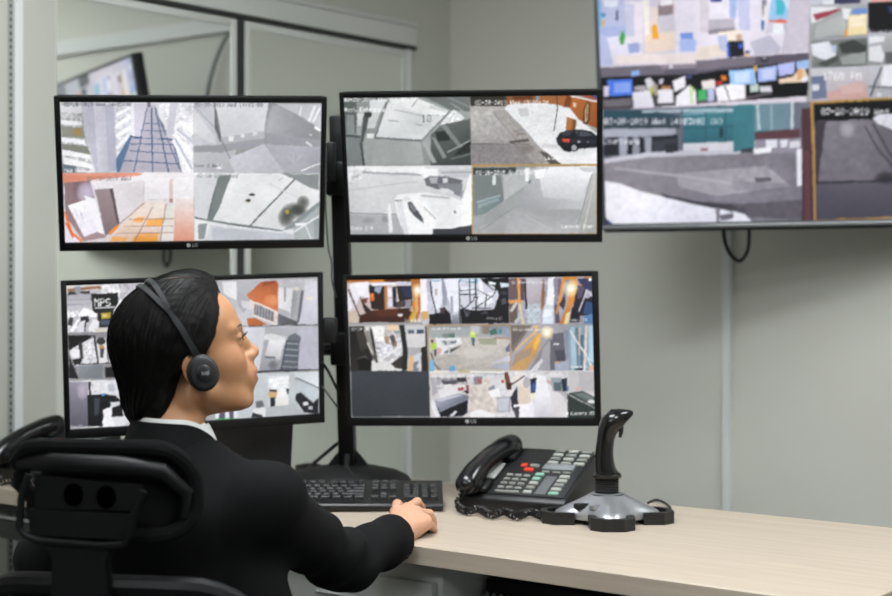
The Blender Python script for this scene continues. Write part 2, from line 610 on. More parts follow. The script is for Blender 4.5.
SCREEN_LIGHT = bpy.data.materials.new('lit_display')
SCREEN_LIGHT.use_nodes = True
_nt = SCREEN_LIGHT.node_tree
_p = _nt.nodes['Principled BSDF']
_p.inputs['Base Color'].default_value = (0.01, 0.01, 0.01, 1)
_p.inputs['Roughness'].default_value = 0.45
_p.inputs['Specular IOR Level'].default_value = 0.2
_a = _nt.nodes.new('ShaderNodeAttribute')
_a.attribute_name = 'picture'
_nt.links.new(_a.outputs['Color'], _p.inputs['Emission Color'])
_p.inputs['Emission Strength'].default_value = 1.0

def plane_mapper(M, y0, rect):
    'pixel of the photograph -> uv on the flat screen standing in the plane y=y0 of frame M'
    x0, x1, z0, z1 = rect
    R = np.array(M.to_3x3())
    t = np.array(M.translation)
    o = R.T @ (np.array([0, 0, CAM_H]) - t)
    def f(p):
        d = np.stack([(p[:, 0] - CX) / F_PX, np.ones(len(p)), -(p[:, 1] - CY) / F_PX], 1) @ R
        k = (y0 - o[1]) / d[:, 1]
        L = o + d * k[:, None]
        return np.stack([(L[:, 0] - x0) / (x1 - x0), (L[:, 2] - z0) / (z1 - z0)], 1)
    return f

def screen_panel(parent, M, y0, rect, nx, ny, script):
    x0, x1, z0, z1 = rect
    cv = Canvas(nx * 2, ny * 2, plane_mapper(M, y0, rect))
    cv.run(script)
    c = cv.points(nx, ny)
    X, Z = np.meshgrid(np.linspace(x0, x1, nx), np.linspace(z0, z1, ny))
    V = np.stack([X.ravel(), np.full(X.size, y0), Z.ravel()], 1)
    i = np.arange((ny - 1) * nx).reshape(ny - 1, nx)[:, :-1].ravel()
    Fq = np.stack([i, i + 1, i + nx + 1, i + nx], 1)
    me = bpy.data.meshes.new('screen')
    me.vertices.add(len(V))
    me.vertices.foreach_set('co', V.ravel())
    me.loops.add(Fq.size)
    me.loops.foreach_set('vertex_index', Fq.ravel())
    me.polygons.add(len(Fq))
    me.polygons.foreach_set('loop_start', np.arange(len(Fq)) * 4)
    me.update(calc_edges=True)
    at_ = me.color_attributes.new('picture', 'FLOAT_COLOR', 'POINT')
    at_.data.foreach_set('color', np.concatenate([c.reshape(-1, 3), np.ones((c.shape[0] * c.shape[1], 1))], 1).astype(np.float32).ravel())
    me.materials.append(SCREEN_LIGHT)
    o = bpy.data.objects.new('screen', me)
    COL.objects.link(o)
    o.parent = parent
    return o
PICTURE_UPPER_LEFT = '''
@A1
c 60,66 855,70 855,492 78,490
p d6d6dc 40,40 900,40 900,520 40,520
p c3c4c6 60,130 200,140 260,480 70,470
n 0.25 5 60,70 190,70 260,480 70,470
p 8f9188 70,215 200,225 210,290 72,280
p a58c58 140,235 185,225 190,275 150,275
p 84867c 72,320 225,335 240,385 76,370
p 6f7a86 78,430 160,450 160,492 78,492
p eeeef2 64,180 190,190 195,212 66,206
p f4f4f8 70,283 210,300 215,325 72,308
p f0f0f4 76,355 240,385 243,412 76,388
p f2f2f6 80,400 250,440 270,470 80,440
p dcdce2 60,90 185,100 190,140 60,132
g c6c5d2 b2b1c2 185,300 390,300 182,80 260,80 385,95 398,480 275,488 230,330
g d8d7e0 c4c3d0 240,200 330,200 262,95 330,95 350,488 290,488
p b5b5c6 330,95 378,98 396,480 350,488
p d2d4da 378,90 480,90 480,260 400,440
n 0.16 4 378,90 500,90 490,270 400,440
l f6f6fa 20 398,150 475,110
l f6f6fa 22 398,215 480,160
l f4f4f8 22 398,275 478,225
l f0f0f6 24 398,345 470,275
p e6e6ec 480,85 560,85 530,275 480,268
p cfcbd8 500,85 580,85 545,280 505,270
p 5f7a9c 395,410 480,268 492,278 415,488 398,488
g bdb9c8 b0abb8 620,90 620,490 575,90 625,90 700,270 735,295 780,488 415,488 490,285 550,272
l 42597c 5 578,110 500,488
l 42597c 7 603,110 612,488
l 42597c 7 628,110 705,488
l 42597c 5 650,170 770,470
l 5a6d8a 4 565,200 660,205
l 5a6d8a 4 540,240 690,248
l 5a6d8a 4 485,285 730,295
l 4d6283 5 470,320 745,325
l 4d6283 5 475,362 752,380
l 465b7c 6 440,420 770,440
l 5a6070 5 650,170 690,240
l 3f5272 8 480,275 550,285
l 4a5d7c 8 670,290 730,300 785,490
p 7c7480 580,75 600,75 600,105 580,105
p e9e9ef 650,85 855,80 855,490 785,490 735,295 690,240 650,160
n 0.15 4 650,85 855,80 855,490 785,490 735,295
p d0cfd8 715,80 760,80 730,285 690,280
l ffffff 22 770,190 850,250
l fafaff 24 740,265 850,395
l f2f2f8 22 735,300 830,480
l c2c6d2 12 760,235 855,320
l b8bccb 12 745,290 845,470
l c8cad4 8 790,90 840,140
t 6b6f78 85,75 24 02-20-2019 Wed 14:03:00
t ffffff 88,468 22 Ped Walkway
@A2
c 48,70 812,76 803,495 50,492
g cfcfd5 b9b9c0 120,90 120,480 40,60 300,60 300,500 40,500
g dedee3 cfd0d6 250,90 300,300 180,76 495,78 465,250 215,300
p cacad2 50,78 178,78 185,325 52,325
p d6d6dc 52,110 178,280 180,325 52,260
l 9a9aa4 4 60,105 175,225
p 7b7c82 175,100 190,130 215,280 228,320 205,310 175,230
l 5c5d64 5 178,80 180,200 215,300
p b9bac0 215,285 480,240 470,320 200,375
p a2a3aa 190,330 480,285 470,325 200,375
p 9a9ba1 50,335 230,325 230,370 52,370
l 6a6a70 4 218,300 275,425
l c9c9d0 6 270,420 300,490
p f0f0f2 258,278 290,275 285,308 258,305
p e6e6ea 330,265 355,262 352,282 332,285
p d8d8de 400,255 430,252 428,270 402,274
g d0d1d8 c4c5cd 300,400 560,450 275,400 470,320 590,490 300,495 260,420
g 8d8e94 a5a6ad 490,90 470,260 495,80 545,90 520,250 468,260
g a8a9af 8e8f95 540,120 780,220 520,90 800,160 800,330 480,300 500,140
p 9c9da4 470,250 800,300 800,360 560,330 470,310
g b4b5be a4a5ae 560,330 780,480 475,320 560,330 803,340 803,495 590,490
l b9bac2 5 560,330 800,345
p c5c6cc 540,85 810,85 808,240 690,160
l ebebef 16 770,100 735,185
l e6e6ec 12 690,100 680,150
l f2f2f6 10 800,110 760,190
p f6f6fa 770,215 805,238 800,250 765,230
p e4e4ea 720,305 755,330 750,338 715,315
p d8d8de 740,260 755,268 750,276 738,268
l b9b9c2 6 640,370 645,440
l b9b9c2 6 605,385 645,435 690,390
p f4f4f8 190,440 218,445 215,470 188,468
l ffffff 6 690,480 800,435
t 6f7078 60,78 24 02-20-2019 Wed 14:03:00
t 63646c 58,440 20 Door 2 West
@A3
c 78,48 855,46 855,455 90,460
g eae6ea d8d0d4 500,80 500,450 70,40 870,40 870,470 70,470
p e29a85 76,46 555,48 540,62 330,82 82,108
p d98d74 80,60 360,60 300,80 82,106
g 7d6a6e a58d8f 150,110 260,400 84,106 240,92 330,430 200,452 95,300
s d0c4de 220,165 60,70
p 8d767a 84,108 140,100 145,200 95,260
g fbf9ff eeeaf6 170,220 250,400 108,240 245,195 300,390 205,425
n 0.08 3 108,240 200,210 230,410 200,420
l bdb5c8 4 150,265 165,300
l bdb5c8 4 185,280 200,320
p f7f5fc 205,180 270,200 325,410 290,400
p e8e2ee 95,300 140,400 180,455 92,460
l f0742f 13 92,280 130,400 190,450
l e0621f 8 95,340 140,430
g 9c8c90 857578 280,150 340,400 270,145 360,138 412,350 345,415 330,420
p 5c5256 356,142 376,138 416,350 402,352
p e0dade 376,120 560,90 560,220 420,345
p efecf0 560,80 850,72 850,230 700,215 560,215
l c8c2c6 4 580,205 700,208
l c8c2c6 4 560,100 560,215
p d9c8c2 708,85 732,85 730,220 712,222
p b59080 712,200 732,200 732,225 712,225
g efe3dc e0c6b4 620,220 520,450 555,215 690,212 650,452 355,452 480,300
l b9a298 8 410,352 560,225
p f2ac62 488,335 520,308 565,308 552,340
p f7b264 580,320 678,310 668,360 570,362
p efb071 530,400 655,398 640,425 515,425
p f0a54e 500,425 645,425 640,455 490,455
p f2ae63 372,425 470,430 450,452 360,452
p e6e0da 690,240 745,240 735,440 665,440
l 9a8076 5 610,250 505,450
l 9a8076 5 690,235 655,450
l a58c80 4 470,320 740,318
l a58c80 4 440,362 735,362
l a08478 4 400,405 735,400
p ea9140 350,400 405,350 415,360 360,420
g e9dcd8 d9927c 780,220 780,460 745,200 860,200 860,460 735,460
t 8a7a7c 220,68 26 02-20-2019 Wed
@A4
c 52,46 800,50 793,440 55,446
g eff0f1 dfe1e2 300,80 400,380 40,40 820,40 820,460 40,460
p d3d4d8 52,60 195,60 130,320 55,300
p 7b8282 205,62 275,58 205,250 160,335 130,325 160,190
l 5d6465 6 200,70 165,190 138,310
p e6e8ea 60,320 130,340 125,445 55,445
p 8f9698 75,350 130,345 118,440 80,440
p 70787a 55,302 130,322 575,385 580,396 400,378 60,318
g d2d5da c6c9d0 200,380 600,420 150,350 575,395 640,410 660,445 120,445
p bfc3cb 160,368 560,405 630,415 635,440 160,440
l e9ebee 8 150,350 580,398
p 8c9193 570,50 795,55 795,150 740,135 650,85
l 6d7476 10 655,80 500,240 385,360
l d5d8da 8 500,110 660,190
s 5c605a 650,270 80,50
s 3e423e 670,265 45,35
s 474b46 600,310 50,60
s 555a54 700,220 40,40
p b5a04c 592,270 612,262 618,285 600,292
p 8b9496 575,390 795,215 796,240 640,375
p aeb5b7 640,375 796,240 796,440 650,440
l e4e8e9 10 590,385 640,400 796,300
l dfe3e4 8 710,350 750,440
p eef0f1 650,345 720,340 710,360 655,358
p 9aa4a4 760,330 796,310 796,440 770,440
e 3f4a44 398,176 18,9
e 4d4636 374,209 17,9
l b8bbbd 6 555,90 580,75
t 7d8286 70,52 24 02-20-2019 Wed
c
'''
PICTURE_UPPER_RIGHT = '''
@B1
c 80,70 836,66 838,480 100,482
g 8d9291 9aa09e 200,300 500,480 70,60 850,60 850,490 70,490
p 5d6462 80,100 160,100 160,290 95,290
p 878e8d 98,180 145,180 150,290 100,290
p b3b8b7 165,150 215,150 190,250 160,250
p cfd3d2 165,170 200,170 185,240 162,240
p 9ba1a0 160,255 190,255 185,310 160,310
p c6cac9 230,170 300,170 265,260 225,260
p e2e4e4 222,290 265,290 260,318 218,318
p 79807f 100,310 200,320 205,480 105,480
g 9ea3a2 888e8c 300,320 500,480 200,320 550,330 620,470 205,480
p a3a8a7 270,330 540,340 560,470 250,475
p d9dcdc 240,90 340,90 300,170 240,170
p eceeee 350,82 520,80 705,155 680,185 545,175 375,140
g e2e4e5 d2d5d6 400,150 450,320 350,100 545,175 685,190 555,325 272,312
l 6d7473 9 345,95 270,312
l 596160 8 270,314 545,332
l 7b8281 9 548,330 710,160
l a4aaaa 5 385,150 560,185
l 8f9595 5 345,210 410,218
l 8f9595 4 510,235 555,242
l a4a9a8 7 490,130 520,90
t 6f7675 545,180 44 18
p 6a716f 80,60 836,60 836,160 720,150 560,75 340,80 160,100
g 646b69 727977 560,80 830,150 520,66 836,66 836,140 740,130
p c9cdcc 600,120 700,150 690,165 590,140
l 8b9190 8 700,75 835,135
l 9aa09f 6 720,110 835,185
p dde0e0 735,145 800,195 750,265 655,235
n 0.12 4 735,145 800,195 750,265 655,235
l 9ba1a0 4 740,170 690,245
g 5e6563 3f4644 700,250 800,460 660,240 836,200 838,480 600,480 600,300
p 2d3432 625,280 700,270 715,330 640,335
p 7e8583 660,245 690,240 795,370 770,378
p 8b918f 605,310 630,318 695,430 672,438
p a3a8a7 545,335 570,335 635,460 610,465
l 9ca2a0 9 700,400 835,330
l 6a716f 10 720,440 838,410
p 2c3331 770,380 838,330 838,400 740,420
p 353b39 205,165 250,165 245,195 205,195
p 4c5352 200,190 235,190 200,340 185,345
l 39403e 12 185,345 205,480
p 505756 80,295 185,300 185,318 90,310
t ffffff 82,76 26 02-20-2019 Wed 15:02:02
t ffffff 85,135 26 West Entrance
@B2
c 48,66 803,64 803,478 55,480
g b1adaa 9a9798 200,150 300,470 40,60 820,60 820,490 40,490
p 39352f 50,66 270,68 265,130 50,125
p 8a5a38 265,68 440,66 445,112 330,110 265,125
p a2663a 440,66 640,64 640,140 560,120 450,110
p 6b3c22 300,72 420,70 420,88 300,90
p 7f9aaa 438,68 460,68 456,92 440,92
p e4e6e8 265,120 450,108 560,118 640,142 690,205 803,290 803,480 590,470 460,370 350,240 250,150
n 0.05 4 265,120 560,118 690,205 690,300 460,370 350,240
p c9c9cb 330,140 390,140 400,185 345,190
g b76a34 8e4f26 650,90 760,250 630,66 803,100 803,262 735,230 690,205 640,140
p 7c4320 620,66 650,66 645,130 600,135
l e8e2dc 8 640,66 803,104
p 3d5a80 720,64 803,64 803,92 740,80
p a8493a 690,64 760,64 800,85 800,96
p d8c8b0 660,105 678,110 674,135 658,130
p 4c3222 742,95 762,115 752,225 735,238 716,228 720,150
p b99a72 742,108 752,120 744,215 728,225 728,150
p 6d5a48 740,125 745,130 740,200 734,205
p a8703e 618,190 682,210 672,268 615,275
p 7b4f2c 655,205 682,210 672,268 650,270
l 4d4743 6 562,70 565,150 545,275
p 8e898a 50,345 400,350 590,470 55,478
g b7b4b2 a8a5a4 100,150 250,340 50,130 250,140 350,330 55,345
p a29e9b 180,155 260,150 460,370 590,470 430,470 300,310
n 0.10 4 55,130 250,140 460,370 590,470 55,475
l 8b8683 5 180,160 330,340 480,470
l 6d6966 4 60,350 400,352
p 5f5a55 275,335 390,320 400,338 290,348
l 77726e 4 300,270 340,290
l 6b6560 5 320,300 370,290
s 7c7774 380,380 60,30
s c9c9c8 160,170 30,16
p 57524d 460,395 560,410 600,470 520,470
p eeeef0 465,372 560,385 700,420 803,400 803,478 590,470
p d2d0d2 480,345 570,360 560,378 470,375
p 1d1e24 558,320 580,285 625,270 700,266 760,272 803,305 803,372 690,380 660,395 600,388 570,355
p 3a3c46 585,288 625,272 660,270 640,300 600,305
p 4a4e5a 668,274 740,280 780,302 690,308
p 2a2b33 560,320 650,318 803,330 803,345 660,345 565,345
l 101014 4 690,272 695,360
p e4503c 592,320 640,322 636,342 600,338
p b8bac0 685,332 702,334 700,346 686,344
p 8c8e94 740,335 752,336 750,344 740,343
e 101014 665,372 27,24
e a9abb2 664,374 16,17
p 0f0f13 590,372 650,392 640,400 600,392
t ffffff 78,94 26 02-20-2019 Wed 15:02:20
t ffffff 490,422 22 Laneway West
@B3
c 102,36 843,32 845,442 125,444
g d9dadc c8c9cc 250,120 250,420 90,30 860,30 860,450 90,450
p f1f2f3 102,36 560,40 550,90 200,80 105,120
p e9eaec 105,40 190,45 180,100 115,120
n 0.12 4 102,40 260,44 200,100 105,170
p a7aab0 190,62 260,70 400,76 470,74 545,85 540,94 420,88 200,80
p bcbec2 130,95 180,85 170,105 130,110
l c3c5c9 8 115,180 400,140 520,130
p f6f7f8 550,50 640,50 645,100 560,110
p c9cbd0 640,60 840,55 842,110 700,100
l 8f9298 5 660,75 840,72
p 6f7278 560,110 600,96 690,96 790,120 770,165 650,175 570,150
p b4b6ba 590,105 640,100 640,140 600,140
p dfe0e2 670,105 700,105 700,135 672,135
p 8a8d92 640,140 790,140 780,220 740,205 650,170
p e2e3e6 655,165 700,170 740,190 730,205 660,190
l 74777c 5 115,315 410,322
p aeb0b4 120,325 400,325 440,440 125,442
s 97999e 230,355 40,20
s 8c8e93 330,350 24,24
p e9eaec 345,260 362,260 375,430 350,430
p f3f4f5 385,230 405,205 560,190 720,215 842,270 844,380 720,405 610,410 615,442 450,442 420,380 400,320
p dcdde0 395,240 430,245 470,440 445,442 405,320
p fafafb 440,225 490,215 560,240 640,350 615,400 560,380 500,300
p 55585d 462,250 485,245 555,345 556,375 500,330 470,290
p 7f8287 470,262 485,258 520,300 500,310
e e2e3e6 460,232 22,16
p 74777c 385,238 430,236 430,242 388,244
l 9a9ca1 5 560,280 632,352
p eeeff1 540,200 720,215 842,285 842,370 640,400 650,350
l b9bbc0 10 545,212 710,225
p 3f4247 735,300 745,300 752,314 742,316
p 3d4045 612,405 725,406 845,385 845,442 612,442
p 9fa2a7 770,210 844,110 844,270 790,240
p f8f8fa 780,240 835,80 845,80 845,290
t f8f8f8 130,392 22 Dock 2 A
@B4
c 58,28 804,22 802,438 58,442
p b4925a 50,20 820,16 820,450 50,450
c 64,40 798,34 796,434 66,436
g 8f9594 b3b4b7 150,100 400,430 60,30 810,30 810,440 60,440
g d4d6da a0a2a5 650,100 420,320 440,40 800,36 796,140 700,300 300,330 380,140
g f2f3f6 c9cbcf 640,80 600,250 520,40 800,38 770,80 700,240 480,220 460,110
p b9bcbd 240,60 440,50 420,120 250,240
p 7c8483 66,90 230,90 250,240 90,330 66,330
g 849192 758586 100,200 200,300 90,240 225,205 240,250 110,330 95,300
l a9bcc0 8 90,250 225,210
p 93a3a6 95,262 220,222 222,240 98,285
p dfe4e4 178,92 200,92 200,145 182,150
p f6f8f8 375,48 400,48 396,125 376,125
p 72797a 396,120 410,118 406,138 392,138
p f8fafa 430,60 500,52 480,105 435,110
p 3d4544 66,48 320,44 320,82 66,88
p 9ea1a3 66,360 240,290 400,330 200,434 66,434
p a9aaad 100,400 300,300 560,310 540,434 120,434
g a5a6a9 b5b6b9 450,300 450,430 300,300 700,290 690,434 250,434
l 8d8f91 5 110,420 320,270
l c2c4c6 4 380,330 540,420
g c3c3c2 a9aaa8 760,150 720,400 770,80 798,70 796,434 690,434
l 919390 6 770,85 690,380
l d0d0cc 8 785,120 720,420
p c8cacd 690,45 800,40 798,72 720,70
t ffffff 84,62 24 02-20-2019 Wed 15:02:02
t ffffff 590,380 22 Laneway Door
c
'''
